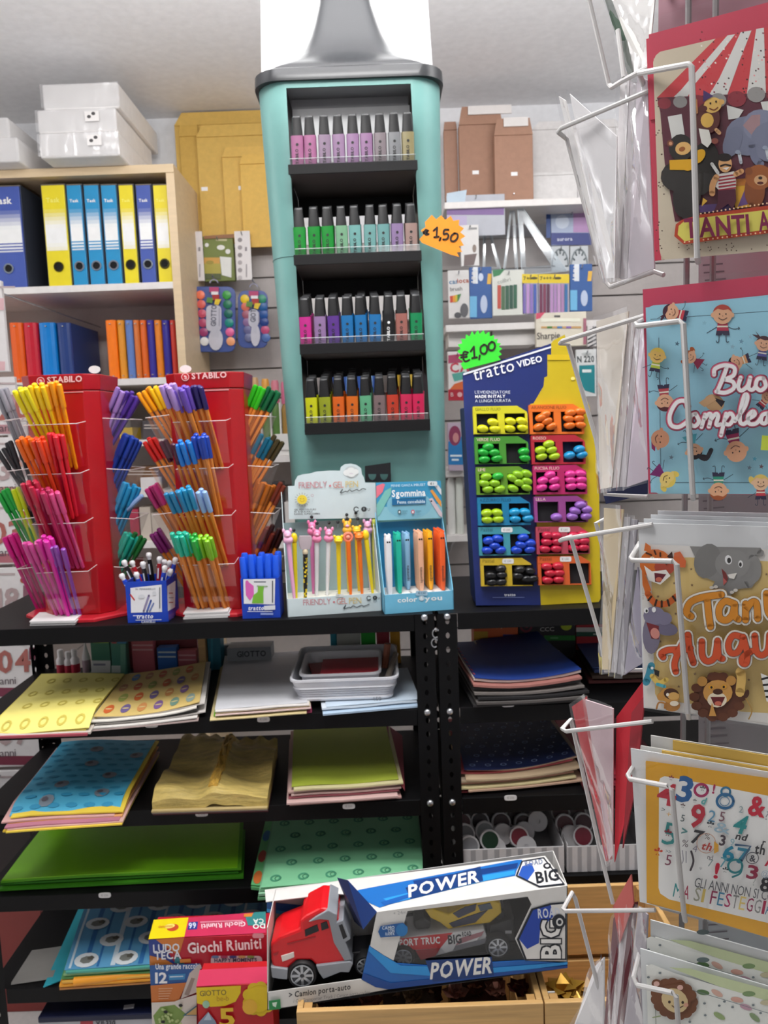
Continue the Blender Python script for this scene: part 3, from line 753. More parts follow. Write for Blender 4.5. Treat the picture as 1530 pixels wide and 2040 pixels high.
q.tube([fl + (fr_ - fl) * k / 6 for k in range(7)],.009,M('#f0a030',.3),10); solo('paper_roll',q,'rolled orange paper edge in front of the striped paper','roll')
# ================================================================ tall teal tower with highlighters
TY,TD = 1.545,.165
TEAL = M('#71a39e',0.42,kind='plain'); DK = M('#101012',.5,spec=.3); GREYC = M('#25272a',.3,kind='neck')
zA,zB = TOPZ + .0005,at(695,158,TY).z
xlA,xrA = at(598,1205,TY).x,at(893,1205,TY).x
xlB,xrB = at(506,163,TY).x,at(881,150,TY).x
hA,hB = at(735,862,TY).z,at(695,171,TY).z
hxlA,hxrA = at(608,862,TY).x,at(857,850,TY).x
hxlB,hxrB = at(570,174,TY).x,at(818,166,TY).x
lerp = lambda a,b,f: a + (b - a) * f
def tx(z): f = (z - zA) / (zB - zA); return lerp(xlA,xlB,f),lerp(xrA,xrB,f)
def hx(z): f = (z - hA) / (hB - hA); return lerp(hxlA,hxlB,f),lerp(hxrA,hxrB,f)
def shell(z,side):
    """outer skin of one half: from the window edge round the rounded side to the back window edge"""
    x0,x1 = tx(z); h0,h1 = hx(z); out = []
    R = min(.058,(x1 - h1 if side > 0 else h0 - x0) - .003)
    if side > 0:
        out.append((h1,TY,z))
        for a in range(-90,1,15): out.append((x1 - R + R * math.cos(math.radians(a)),TY + R * 1.1 + R * 1.1 * math.sin(math.radians(a)),z))
        out += [(x1,TY + TD - .01,z),(x1 - .01,TY + TD,z),(h1,TY + TD,z)]
    else:
        out.append((h0,TY + TD,z)); out += [(x0 + .01,TY + TD,z),(x0,TY + TD - .01,z)]
        for a in range(180,271,15): out.append((x0 + R + R * math.cos(math.radians(a)),TY + R * 1.1 + R * 1.1 * math.sin(math.radians(a)),z))
        out.append((h0,TY,z))
    return out
tw = thing('display_tower','tall teal highlighter-shaped display tower with four black trays','display',((xlA + xrA) / 2,TY + TD / 2,zA))
body = MB()
for side in (1,-1):
    body.loft([shell(hA + (hB - hA) * k / 4,side) for k in range(5)],TEAL,True,False,False)
for z0,z1 in ((zA,hA),(hB,zB)):
    body.loft([shell(z,1) + shell(z,-1) for z in (z0,z1)],TEAL,True,True)
obj('body',body,tw,'rounded teal body')
inner = MB()
for k in (0,1):
    P = [(hx(z)[k],y,z) for z,y in ((hA,TY + .0004),(hA,TY + TD - .0004),(hB,TY + TD - .0004),(hB,TY + .0004))]
    inner.add(P,[(0,1,2,3)],DK)
inner.add([(hx(hA)[0],TY + .001,hA + .001),(hx(hA)[1],TY + .001,hA + .001),(hx(hA)[1],TY + TD - .001,hA + .001),(hx(hA)[0],TY + TD - .001,hA + .001)],[(0,1,2,3)],DK)
inner.add([(hx(hB)[0],TY + .001,hB - .001),(hx(hB)[1],TY + .001,hB - .001),(hx(hB)[1],TY + TD - .001,hB - .001),(hx(hB)[0],TY + TD - .001,hB - .001)],[(0,1,2,3)],M('#85888b',.5))
obj('window_lining',inner,tw,'dark inner lining')
zs_ = at(545,512,TY).z; x0,x1 = tx(zs_)
sm = MB(); sm.tube([Vector(p) + Vector((0,-.0002,0)) for p in shell(zs_,-1)[3:]],.0007,M('#3f6a68',.6),4); obj('seam',sm,tw,'thin seam line across the left flank')
g = MB(); za_,zb_2 = at(695,322,TY + .05).z,at(695,214,TY + .05).z
g.box((hx(za_)[0] + .004,TY + .05,za_),(hx(za_)[1] - .004,TY + .054,zb_2),M('#d2d4d5',.4)); obj('back_plate',g,tw,'grey back plate behind the top row')
g = MB(); g.box((hx(zb_2)[0] + .004,TY + .05,zb_2 + .0005),(hx(zb_2)[1] - .004,TY + .054,hB - .002),M('#9a9c9e',.4)); obj('back_plate',g,tw,'dark grey plate above the top row')
# grey cap ledge, neck and white header behind it
def rrect3(x0,x1,y0,y1,z,R,n=6):
    out = []
    for cx,cy,a in ((x1 - R,y0 + R,-90),(x1 - R,y1 - R,0),(x0 + R,y1 - R,90),(x0 + R,y0 + R,180)):
        out += [(cx + R * math.cos(math.radians(a + 90 * k / n)),cy + R * math.sin(math.radians(a + 90 * k / n)),z) for k in range(n + 1)]
    return out
zc = at(695,131,TY).z; e = .005
led = MB(); led.loft([rrect3(xlB - e,xrB + e,TY - .006,TY + TD + .004,z,.05) for z in (zB,zB + .003)] + [rrect3(xlB - e + .001,xrB + e - .001,TY - .005,TY + TD + .003,z,.05) for z in (zc - .003,)] + [rrect3(xlB - e + .004,xrB + e - .004,TY - .002,TY + TD,z,.05) for z in (zc,)],GREYC,True)
obj('ledge',led,tw,'dark grey rounded ledge')
cxn = (at(685,0,TY).x + 0); zn = MB(); rings = []
prof = [(131,172,0),(124,168,.002),(118,159,.006),(108,143,.016),(95,114 + 12,.03),(78,107,.042),(58,93,.052),(30,79,.060),(0,68,.064),(-40,56,.068),(-90,48,.070),(-150,44,.071)]
for y,hwp,dy in prof:
    z = at(690,y,TY).z; hw = hwp / F * (TY * .9936 - (z - 1.4) * .113); cx = lerp(at(692,131,TY).x,at(685,0,TY).x,(131 - y) / 131.0)
    R = min(.04,hw * .45,(TD - .02 - dy * 1.1) * .4); rings.append(rrect3(cx - hw,cx + hw,TY + .004 + dy,TY + TD - .02,z,R))
zn.loft(rings,GREYC,True); obj('neck',zn,tw,'grey neck curving up to the tip')
hd = MB(); zt2 = at(690,-150,TY).z
hd.loft([rrect3(at(517,130,TY + .15).x,at(864,118,TY + .15).x,TY + TD - .018,TY + TD - .004,zc,.006,2),rrect3(at(513,-150,TY + .15).x,at(846,-150,TY + .15).x,TY + TD - .018,TY + TD - .004,zt2,.006,2)],M('#eef0f0',.16),False)
obj('header',hd,tw,'glossy white header behind the neck')
# trays
TRAYS = [(574,832,323,343,317),(585,840,503,524,497),(597,848,681,702,675),(607,857,839,862,833)]
TRZ = []
LY = 1.497
for i,(xa,xb,yt,yb,_) in enumerate(TRAYS):
    ym = (yt + yb) / 2; X0,X1 = at(xa,ym + 4,LY).x,at(xb,ym - 4,LY).x; zt_ = at((xa + xb) / 2,yt,LY).z; zb = at((xa + xb) / 2,yb,LY).z
    TRZ.append((X0,X1,zt_,zb))
    lp = MB(); lp.box((X0,LY,zb),(X1,LY + .003,zt_),DK); obj('tray_lip',lp,tw,bevel=.0006)
    b = MB(); w0,w1 = hx(zb)[0] + .001,hx(zb)[1] - .001
    b.box((X0 + .002,LY + .003,zb + .001),(X1 - .002,TY - .0005,zb + .004),M('#3d3330',.5))
    b.box((w0,TY - .0005,zb + .001),(w1,TY + .125,zb + .004),M('#3d3330',.5))
    for s in range(3): b.box((w0,LY + .026 + .02 * s if s else LY + .027,zb + .004),(w1,TY + .06,zb + .004 + .0058 * (s + 1)),DK)
    obj('tray_board',b,tw)
    if i < 3:
        k = MB(); k.box((w0,TY + .122,zb - .034),(w1,TY + .125,zb + .001),DK); obj('back_strip',k,tw)
    a = MB(); a.box((X0 + .003,LY + .0032,zt_ - .002),(X1 - .003,LY + .0045,zt_ + .011),CLEAR((.96,.97,.97),.05,.08))
    for xx in (X0 + .003,X1 - .0045): a.box((xx,LY + .0046,zt_ - .002),(xx + .0015,TY - .001,zt_ + .011),CLEAR((.96,.97,.97),.05,.08))
    obj('clear_guard',a,tw,'clear plastic guard')
    ed = MB(); ed.tube([(X0 + .003,LY + .0038,zt_ + .0112),(X1 - .003,LY + .0038,zt_ + .0112)],.0006,M('#d5dadb',.2),6); obj('guard_glint',ed,tw,'pale painted glint along the guard edge')  # opaque pale tube: the gloss of the clear edge is its colour

# highlighters
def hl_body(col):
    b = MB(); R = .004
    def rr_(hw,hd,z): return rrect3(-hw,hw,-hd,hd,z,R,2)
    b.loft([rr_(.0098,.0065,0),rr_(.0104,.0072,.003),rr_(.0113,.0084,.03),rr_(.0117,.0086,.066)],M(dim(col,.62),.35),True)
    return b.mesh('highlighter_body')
def hl_cap():
    b = MB(); R = .003
    def rr_(hw,hd,z,yo=0): return [(x,y + yo,zz) for x,y,zz in rrect3(-hw,hw,-hd,hd,z,min(R,hd * .8),2)]
    b.loft([rr_(.0100,.0084,.065),rr_(.0098,.0083,.072),rr_(.0077,.0070,.098)],M('#0f0f11',.4),True)
    top = rrect3(-.0077,.0077,-.0070,.0070,.098,.003,2); t2 = [(x * .92,y * .9,.105 if y > 0 else .1005) for x,y,z in top]
    b.loft([top,t2],M('#3c3d3f',.35),False)  # end face in a paler grey: lamp light from above put into the colour
    return b.mesh('highlighter_cap')
CAPM = hl_cap(); BODY = {}
def hl_print(col):
    b = MB(); V,Fc,wd = text2d('STABILO',1); k = .030 / wd
    b.add([(-p[1] * k * 1.0 + .0015,-.0089,.012 + p[0] * k) for p in V],Fc,M(col,.5))
    b.add([(.0026 * math.cos(i * PI / 5),-.0089,.050 + .0026 * math.sin(i * PI / 5)) for i in range(10)],[tuple(range(10))],M(col,.5)); return b.mesh('highlighter_print')
PRN = {c: hl_print(c) for c in ('#1c1c1c','#e8e8e8')}
ROWS = [
  ([593,619,647,676,703,731,758,787,813],[('#cf80b2','rose pink'),('#cf80b2','rose pink'),('#b79cb8','greyish lilac'),('#bd98c0','lilac'),('#bd92c0','lilac'),('#bd8fbe','lilac'),('#a3969c','taupe'),('#a3a6a9','grey'),('#b4a878','khaki')],[0,0,0,0,0,1,1,0,1],'top tray'),
  ([598,627,654,682,709,737,765,791,819],[('#10a238','bright green'),('#10a238','bright green'),('#10a238','bright green'),('#8cc49c','pale green'),('#84c4bf','pale turquoise'),('#82bdb9','pale turquoise'),('#7cb5b4','pale turquoise'),('#a78cba','mauve'),('#b89890','dusty pink')],[0,1,1,0,1,1,1,1,1],'second tray'),
  ([610,638,666,693,720,747,774,801,829],[('#dc2f9c','magenta'),('#a884b8','mauve'),('#6a3ca0','violet'),('#1e80c6','blue'),('#1e80c6','blue'),('#1e80c6','blue'),('#161618','black'),('#b9766c','salmon brown'),('#0c9a5e','emerald green')],[2,1,2,1,3,2,2,2,3],'third tray'),
  ([622,649,675,702,730,756,783,809,834],[('#e4e812','neon yellow'),('#a9b426','moss green'),('#f56f1c','orange'),('#f5781a','orange'),('#6cc092','mint green'),('#8e787a','brownish grey'),('#da452c','brick red'),('#e62e60','raspberry red'),('#ee2662','neon pink')],[1,3,2,3,3,1,3,3,2],'lowest tray'),
]
ORD = ['first','second','third','fourth','fifth','sixth','seventh','eighth','ninth']
for ri,(xs,cols,back,rowname) in enumerate(ROWS):
    X0,X1,zt_,zb = TRZ[ri]; yp = TRAYS[ri][2] - 20
    for i,(px,(c,cn)) in enumerate(zip(xs,cols)):
        if c not in BODY: BODY[c] = hl_body(c)
        for k in range(back[i] + 1):
            y = LY + .0155 + .0195 * k; p = at(px,yp,y); z = zb + .0045 + (.006 * min(k,3) if k else 0)
            if k: p.x = x_front + .0006 * k
            else: x_front = p.x
            where = f'{ORD[i]} from the left on the {rowname}'
            lb = f'{cn} highlighter with black cap, {where}' if k == 0 else f'{cn} highlighter second in its file, {where}'
            if k > 1: lb = f'{cn} highlighter {["", "", "third", "rearmost"][k]} in its file, {where}'
            t = thing('highlighter',lb,'highlighter',(p.x,y,z),'highlighters on the ' + rowname)
            rr = random.Random(ri * 100 + i * 10 + k); t.rotation_euler = (rr.uniform(-.01,.012),rr.uniform(-.02,.02),rr.uniform(-.05,.05))
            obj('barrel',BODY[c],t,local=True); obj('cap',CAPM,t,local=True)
            if k == 0: obj('lettering',PRN['#e8e8e8' if c == '#161618' else '#1c1c1c'],t,local=True)

# black hang card with two half-round holes leaning on the tower
cpl = front(1.525); P = lambda x,y: cpl.hit(727 + (x - 708) * .2353,921 + (y - 88) * .2353)
outl = [(708,120),(925,90),(930,250),(712,258)]
def dh(cx,cy): return [(cx - 34,cy - 24)] + [(cx - 34 * math.cos(a),cy - 24 + 52 * math.sin(a)) for a in [PI * k / 8 for k in range(1,8)]] + [(cx + 34,cy - 24)]
b = MB(); m = M('#16171c',.5)
h1,h2 = dh(770,212),dh(870,212)
for off in (0,.0012):
    up = Vector((0,off,0))
    top = [(708,120),(925,90),(927,188),(708,188)]
    b.add([P(*q) + up for q in top],[(0,1,2,3)],m)
    # lower band in columns around the holes
    cols_ = [(709,736)]; 
    for x0_,x1_ in ((709,736),(804,836),(904,929)):
        b.add([P(x,y) + up for x,y in ((x0_,188),(x1_,188),(x1_,252),(x0_,256))],[(0,1,2,3)],m)
    for h in (h1,h2):
        for q in range(len(h) - 1):
            (xa,ya),(xb,yb) = h[q],h[q + 1]
            b.add([P(xa,ya) + up,P(xb,yb) + up,P(xb,254) + up,P(xa,254) + up],[(0,1,2,3)],m)
solo('hang_card',b,'small black hang card with two half-round holes below the tower trays','card')
# ================================================================ red pen carousels on the left rack
RED = M('#a50f19',.28); REDB = M('#a8121c',.22); CLR = CLEAR((.97,.96,.96),.07,.08); EDGE = M('#e6dcdc',.25)
PEN_L = .168; PENM = {}
def pen_parts(cap,bar,tip):
    key = (cap,bar,tip)
    if key not in PENM:
        b = MB(); b.loft([[(r * math.cos(2 * PI * k / 6),r * math.sin(2 * PI * k / 6),z) for k in range(6)] for r,z in ((.0026,0),(.0037,.003),(.0037,.128))],M(bar,.35),False)
        c = MB(); c.lathe([(.0046,.124),(.0049,.126),(.0050,.162),(.0045,.1665),(.0026,.168)],M(cap,.3),n=10)
        PENM[key] = (b.mesh('pen_barrel'),c.mesh('pen_cap'))
    return PENM[key]
def pens(n,cap_px,bot_px,Yt,Yb,cap,bar,name,label,group,seed=0,spread=.0093,cat='pen'):
    top,bot = at(*cap_px,Yt),at(*bot_px,Yb); d = (top - bot).normalized(); rr = random.Random(seed * 131 + n)
    u = Vector((1,0,0)); u = (u - d * u.dot(d)).normalized(); v = d.cross(u)
    bm_,cm_ = pen_parts(cap,bar,None)
    slots = [(0,0),(1,0),(-1,0),(.5,.87),(-.5,.87),(.5,-.87),(-.5,-.87),(1.5,.87),(-1.5,.87),(0,1.74)]
    for i in range(n):
        a,b = slots[i]; jz = rr.uniform(-.004,.002)
        base = top - d * (PEN_L - .012) + (u * a + v * b) * spread + d * jz
        dd = (d + u * (.012 * a + rr.uniform(-.012,.012)) + v * rr.uniform(-.012,.012)).normalized()
        t = thing(name,label,cat,base,group); t.matrix_world = frame(base,dd)
        obj('barrel',bm_,t,local=True); obj('cap',cm_,t,local=True)
def carousel(px0,px1,ptop,pbot,Yf,label,text_px,rims_f,rims_r,rims_l,ylean=0):
    """octagonal red column with clear pockets; px0-px1 the front silhouette at the top"""
    hw,c = .071,.023
    X0 = at(px0,ptop,Yf).x; cx = X0 + hw - .002; cy = Yf + hw; zt_ = at((px0 + px1) / 2,ptop,Yf).z
    z0 = TOPZ + .0075
    t = thing('pen_carousel',label,'pen display',(cx,cy,TOPZ + .0005),'red pen carousels on the left rack')
    def octo(h,k,z): return [(cx + x,cy + y,z) for x,y in ((-h + k,-h),(h - k,-h),(h,-h + k),(h,h - k),(h - k,h),(-h + k,h),(-h,h - k),(-h,-h + k))]
    b = MB(); b.loft([octo(hw - .003,c,z0),octo(hw,c,zt_ - .03)],RED); obj('column',b,t,bevel=.002)
    hdr = MB(); hdr.loft([octo(hw + .001,c,zt_ - .0295),octo(hw + .003,c,zt_)],REDB); obj('header',hdr,t,'red header band with white lettering',bevel=.0015)
    p = Print(front(cy - hw - .0032),.0006,.0002)
    x,y = text_px; p.text('STABILO',x,y,11.5,'#e9b9b9',2.5,1)
    p.ell(x - 13,y - 4,8,8,'#e9b9b9',n=18); p.ell(x - 13,y - 4,6.4,6.4,'#c21822',n=18); p.ell(x - 13,y - 5,3.4,2.0,'#e9b9b9',30,10); p.poly([(x - 16,y - 1),(x - 9,y - 3),(x - 11,y + 1)],'#e9b9b9')
    obj('lettering',p,t)
    ln = MB(); zl = zt_ - .034; ln.box((cx - hw + c,cy - hw - .0012,zl),(cx + hw - c,cy - hw + .0005,zl + .0014),M('#e0a0a2',.4)); obj('rule_line',ln,t)
    bs = MB(); R = .118
    bs.loft([[(cx + r * math.cos(PI / 8 + PI / 4 * i),cy + r * .93 * math.sin(PI / 8 + PI / 4 * i),z) for i in range(8)] for r,z in ((R,TOPZ + .0005),(R,TOPZ + .005),(R - .003,TOPZ + .0075))],M('#c42a36',.2)); obj('base_plate',bs,t,'glossy red eight-sided base plate')
    fw = hw - c
    for i,(ry,kind) in enumerate([(y,'f') for y in rims_f] + [(y,'r') for y in rims_r] + [(y,'l') for y in rims_l]):
        m = MB(); D,H = .046,.078
        if kind == 'f': o,ax,nrm = Vector((cx,cy - hw,0)),Vector((1,0,0)),Vector((0,-1,0)); zr = at(px0 + 55,ry,Yf - D).z
        elif kind == 'r': o,ax,nrm = Vector((cx + hw,cy,0)),Vector((0,1,0)),Vector((1,0,0)); zr = at(px1,ry,cy).z
        else: o,ax,nrm = Vector((cx - hw,cy,0)),Vector((0,1,0)),Vector((-1,0,0)); zr = at(px0,ry,cy).z
        A = [o + ax * s * fw + nrm * .0008 + Vector((0,0,zr + .004)) for s in (-1,1)]
        B = [o + ax * s * fw + nrm * D + Vector((0,0,zr)) for s in (-1,1)]
        Cc = [o + ax * s * fw * .92 + nrm * .012 + Vector((0,0,zr - H)) for s in (-1,1)]
        E = [o + ax * s * fw * .92 + nrm * .0008 + Vector((0,0,zr - H)) for s in (-1,1)]
        m.add(B + Cc,[(0,1,3,2)],CLR); m.add([A[0],B[0],Cc[0],E[0]],[(0,1,2,3)],CLR); m.add([A[1],B[1],Cc[1],E[1]],[(0,1,2,3)],CLR); m.add(Cc + E,[(0,1,3,2)],CLR)
        pk = obj('pocket',m,t,'clear plastic pen pocket')
        e = MB(); e.tube([A[0],B[0],B[1],A[1]],.0007,EDGE,6,False); obj('rim',e,pk)  # whitish tube, the rim's highlight is painted by its colour
    return t,cx,cy
carousel(37,205,746,1220,1.462,'left red pen carousel with felt pens in matching barrel colours',(94,763),(846,945,1044,1141),(838,936,1031,1126),(838,936,1031,1126))
carousel(328,486,742,1205,1.462,'right red pen carousel with orange barrelled fineliners',(382,755),(840,934,1029,1126),(832,930,1020,1118),(832,930,1020,1118))
YT,YBm,YSd = 1.395,1.447,1.535
def felt(n,cp,bp,col,lb,where,side='f',sd=1,bar=None):
    Yt,Yb = (YT,YBm) if side == 'f' else (YSd - .005,YSd + .004)
    pens(n,cp,bp,Yt,Yb,col,bar or col,'felt_pen',f'{lb} felt pen {where}, left red carousel',f'{lb} felt pens {where}',sd)
for k,a in enumerate([
    (5,(47,788),(104,906),'#f4e41e','bright yellow','in the top front pocket','f'),(5,(76,779),(118,906),'#f7cc14','golden yellow','in the top front pocket','f'),(5,(106,776),(136,906),'#fa9f12','orange yellow','in the top front pocket','f'),
    (5,(51,884),(104,1004),'#f06a12','orange','in the second front pocket','f'),(6,(78,886),(118,1004),'#e2421e','vermilion','in the second front pocket','f'),(6,(111,877),(138,1004),'#d81e30','red','in the second front pocket','f'),
    (6,(62,974),(112,1100),'#b81e3e','crimson','in the third front pocket','f'),(6,(87,986),(128,1102),'#b42858','raspberry','in the third front pocket','f'),(5,(107,992),(145,1100),'#dc4c88','pink','in the third front pocket','f'),
    (5,(64,1092),(112,1200),'#cc4494','light magenta','in the lowest front pocket','f'),(6,(93,1082),(128,1200),'#d626a0','magenta','in the lowest front pocket','f'),(3,(115,1100),(142,1198),'#8e44aa','purple','in the lowest front pocket','f'),
    (6,(6,788),(52,905),'#8f8f98','grey','in the top left-side pocket','l'),(3,(26,888),(58,985),'#2a2a2e','black','in the second left-side pocket','l'),(2,(2,905),(56,990),'#2a2a2e','black','in the second left-side pocket','l'),
    (5,(10,988),(58,1075),'#1e9c3e','green','in the third left-side pocket','l'),(2,(30,985),(62,1072),'#c6da22','yellow green','in the third left-side pocket','l'),(7,(22,1076),(66,1172),'#ca1e80','fuchsia','in the lowest left-side pocket','l'),
    (6,(240,788),(196,895),'#9a7cc2','lilac','in the top right-side pocket','r'),(5,(262,796),(206,895),'#4e2e90','dark violet','in the top right-side pocket','r'),
    (9,(258,880),(212,985),'#1c3ea0','dark blue','in the second right-side pocket','r'),(8,(255,975),(214,1080),'#2294ca','sky blue','in the third right-side pocket','r'),(1,(278,992),(204,1062),'#93b4e4','pale blue','in the third right-side pocket','r'),
    (7,(258,1075),(212,1172),'#1aac94','turquoise','in the lowest right-side pocket','r'),(3,(276,1074),(222,1172),'#1c6c30','dark green','in the lowest right-side pocket','r')]):
    felt(*a,sd=k + 1)
ORB = '#e08834'
def fine(n,cp,bp,col,lb,where,side='f',sd=1):
    Yt,Yb = {'f': (YT,YBm),'r': (YSd - .005,YSd + .004),'l': (YSd - .02,YSd)}[side]
    pens(n,cp,bp,Yt,Yb,col,ORB,'fineliner_pen',f'{lb} capped orange fineliner {where}, right red carousel',f'{lb} capped fineliners {where}',sd)
for k,a in enumerate([
    (4,(291,787),(345,872),'#f6a212','orange yellow','in the top left-side pocket','l'),(5,(316,782),(362,872),'#f8c41c','yellow','in the top left-side pocket','l'),
    (6,(337,780),(385,905),'#ab8ccf','lilac','in the top front pocket','f'),(6,(362,786),(404,905),'#6e4eb8','violet','in the top front pocket','f'),(5,(391,780),(424,900),'#2c2066','navy','in the top front pocket','f'),
    (5,(303,884),(352,965),'#ca2622','red','in the second left-side pocket','l'),(2,(325,890),(362,965),'#4a1030','dark maroon','in the second left-side pocket','l'),
    (1,(346,893),(372,985),'#4c1232','maroon','in the second front pocket','f'),(5,(367,892),(402,1000),'#1e80da','blue','in the second front pocket','f'),(6,(399,878),(424,990),'#1e48b8','dark blue','in the second front pocket','f'),
    (6,(308,978),(356,1062),'#b43474','raspberry','in the third left-side pocket','l'),(4,(347,992),(392,1090),'#1e80b2','steel blue','in the third front pocket','f'),(5,(370,984),(408,1095),'#2496c8','cyan','in the third front pocket','f'),(4,(397,988),(432,1095),'#94b8e8','pale blue','in the third front pocket','f'),
    (5,(315,1070),(360,1140),'#7e2870','plum','in the lowest left-side pocket','l'),(7,(360,1072),(392,1175),'#1eb89a','turquoise','in the lowest front pocket','f'),(6,(383,1080),(412,1178),'#26aa40','green','in the lowest front pocket','f'),(6,(409,1082),(436,1175),'#88c820','lime green','in the lowest front pocket','f'),
    (6,(516,782),(474,882),'#2eb41e','bright green','in the top right-side pocket','r'),(4,(540,788),(490,882),'#0e6038','dark green','in the top right-side pocket','r'),
    (4,(529,880),(484,968),'#126886','petrol','in the second right-side pocket','r'),(3,(550,884),(498,970),'#40381e','dark olive','in the second right-side pocket','r'),
    (9,(527,974),(490,1068),'#b6661e','brown','in the third right-side pocket','r'),(2,(553,972),(505,1068),'#702e1e','dark red brown','in the third right-side pocket','r'),
    (6,(536,1066),(500,1150),'#70281a','russet','in the lowest right-side pocket','r'),(4,(552,1060),(512,1150),'#3a1612','very dark brown','in the lowest right-side pocket','r')]):
    fine(*a,sd=k + 51)
for (px,py,lb) in ((198,744,'small white label on top of the left pen carousel'),(376,736,'small white label on top of the right pen carousel')):
    o = at(px,py,1.50); zt_ = at(380 if px > 300 else 121,742 if px > 300 else 746,1.462).z + .0003; b = MB(); b.prism([(o.x + .011 * math.cos(a),1.475,zt_ + .0075 + .0072 * math.sin(a)) for a in [2 * PI * k / 14 for k in range(14)]],(0,.002,0),M('#e4e2e2',.5)); solo('price_label',b,lb,'label')
# white test pads on the rack in front of the carousels
def pad(px4,th,n,label):
    P = [atz(x,y,TOPZ + .0006) for x,y in px4]; cen = sum(P,Vector()) / 4
    t = thing('paper_pad',label,'paper',cen)
    for i in range(n):
        rr = random.Random(i + int(px4[0][0])); dx = Vector((rr.uniform(-.002,.002),rr.uniform(-.002,.002),0))
        obj('leaf',MB().prism([p + dx + Vector((0,0,th * i / n)) for p in P],(0,0,th / n * .85),M('#e4e2e2' if i % 2 else '#dcdada',.6,kind='paper')),t)
pad([(60,1247),(150,1245),(170,1226),(80,1228)],.009,4,'small white paper pad in front of the left pen carousel')
pad([(367,1234),(456,1230),(466,1209),(380,1213)],.012,4,'small white paper pad in front of the right pen carousel')

# ================================================================ blue cardboard pen boxes
def pen_box(x0,x1,yt,yb,Y,dep,label):
    X0,X1 = at(x0,(yt + yb) / 2,Y).x,at(x1,(yt + yb) / 2,Y).x; z1 = at((x0 + x1) / 2,yt,Y).z; z0 = TOPZ + .0005
    t = thing('pen_box',label,'pen box',((X0 + X1) / 2,Y + dep / 2,z0),'blue pen boxes on the left rack'); th = .0018; m = M('#1640b4',.4)
    o = MB(); o.box((X0,Y,z0),(X1,Y + dep,z0 + th),m); o.box((X0,Y,z0 + th),(X1,Y + th,z1),m); o.box((X0,Y + dep - th,z0 + th),(X1,Y + dep,z1),m)
    o.box((X0,Y + th,z0 + th),(X0 + th,Y + dep - th,z1),m); o.box((X1 - th,Y + th,z0 + th),(X1,Y + dep - th,z1),m)
    obj('carton',o,t); return t,X0,X1,z0,z1
B1Y,B2Y = 1.415,1.415
t,bx0,bx1,bz0,bz1 = pen_box(252,334,1158,1247,B1Y,.075,'blue cardboard box of retractable ballpoints between the two carousels')
p = Print(front(B1Y),.0005,.0002); p.fr(220,720,360 / 1360)
p.poly([(150,1705),(385,1680),(388,1885),(155,1892)],'#e6e6ea'); p.text('INK PENNARELLO',190,1722,14,'#555b66',1)
p.stroke([(150,1755),(180,1795)],10,'#d23a3a',False); p.stroke([(290,1762),(250,1880)],16,'#8f86a8',False); p.stroke([(305,1800),(275,1882)],14,'#4a63b0',False); p.stroke([(325,1820),(295,1880)],10,'#6a7fb8',False)
p.ell(235,1770,24,14,'#d3d5da'); p.ell(330,1745,16,16,'#d3d5da'); p.rect(368,1700,374,1860,'#444a55')
p.rect(170,1912,240,1917,'#e8ecf4',-.02); p.text('tratto',195,1935,32,'#eef0f6',1,1,125,.2); p.rect(190,1945,384,1950,'#e8ecf4',-.02); p.text('CANCELLIK',232,1968,15,'#dfe4f0',1,1)
obj('lettering',p,t)
sp = Print(Plane((bx1,0,0),(1,0,0)),.0004,.0002); sp.fr(220,720,360 / 1360)
sp.poly([(428,1690),(490,1650),(486,1850),(432,1880)],'#e2e2e6'); sp.rect(440,1740,470,1748,'#b05a5a'); sp.rect(440,1775,475,1782,'#8f9098'); sp.rect(440,1810,472,1817,'#b05a5a'); sp.poly([(436,1905),(480,1888),(478,1930),(438,1945)],'#5a4a9c')
obj('print',sp,t)
t,cx0,cx1,cz0,cz1 = pen_box(481,557,1152,1231,B2Y,.055,'blue cardboard box of highlighters right of the right carousel')
p = Print(front(B2Y),.0005,.0002); p.fr(220,720,360 / 1360)
p.poly([(1000,1640),(1240,1636),(1236,1830),(1004,1824)],'#e4e5e8'); p.rect(1080,1655,1170,1664,'#70757e')
p.poly([(1015,1670),(1030,1648),(1045,1665),(1078,1690),(1080,1760),(1050,1800),(1020,1760)],'#d862b4'); p.ell(1028,1662,12,14,'#d862b4')
p.poly([(1110,1690),(1155,1695),(1150,1740),(1152,1820),(1065,1820),(1075,1760),(1108,1735)],'#78b83a'); p.stroke([(1105,1690),(1180,1693)],8,'#8fae7a',False)
p.rect(1216,1650,1224,1815,'#4a4f58')
p.text('tratto',1035,1872,30,'#eef0f6',1,1,120,.2); p.rect(1030,1880,1220,1884,'#e8ecf4'); p.poly([(1155,1840),(1240,1835),(1240,1868),(1158,1872)],'#d9dce4'); p.rect(1130,1893,1225,1908,'#8fa0d8')
obj('lettering',p,t)
# highlighters with blue caps standing in the second box
for i in range(2):
    for j in range(5):
        x = cx0 + .009 + (cx1 - cx0 - .018) * j / 4; y = B2Y + .014 + .025 * i; z = cz0 + .0022
        q = thing('highlighter',f'blue capped highlighter in the {"front" if i == 0 else "back"} row of the blue box, {ORD[j]} from left','highlighter',(x,y,z),'highlighters in the blue box'); q.rotation_euler = (.02 * (i - .5),.05 * (j - 2) * .5,.2 * j)
        b = MB(); b.lathe([(.0055,0),(.0062,.004),(.0062,.068)],M('#2458c8',.35),n=12); obj('barrel',b,q,local=True)
        c = MB(); c.lathe([(.0070,.067),(.0071,.070),(.0066,.108 + .004 * ((i + j) % 2)),(.0050,.1115 + .004 * ((i + j) % 2))],M('#1c56d8',.3),n=12); obj('cap',c,q,local=True)
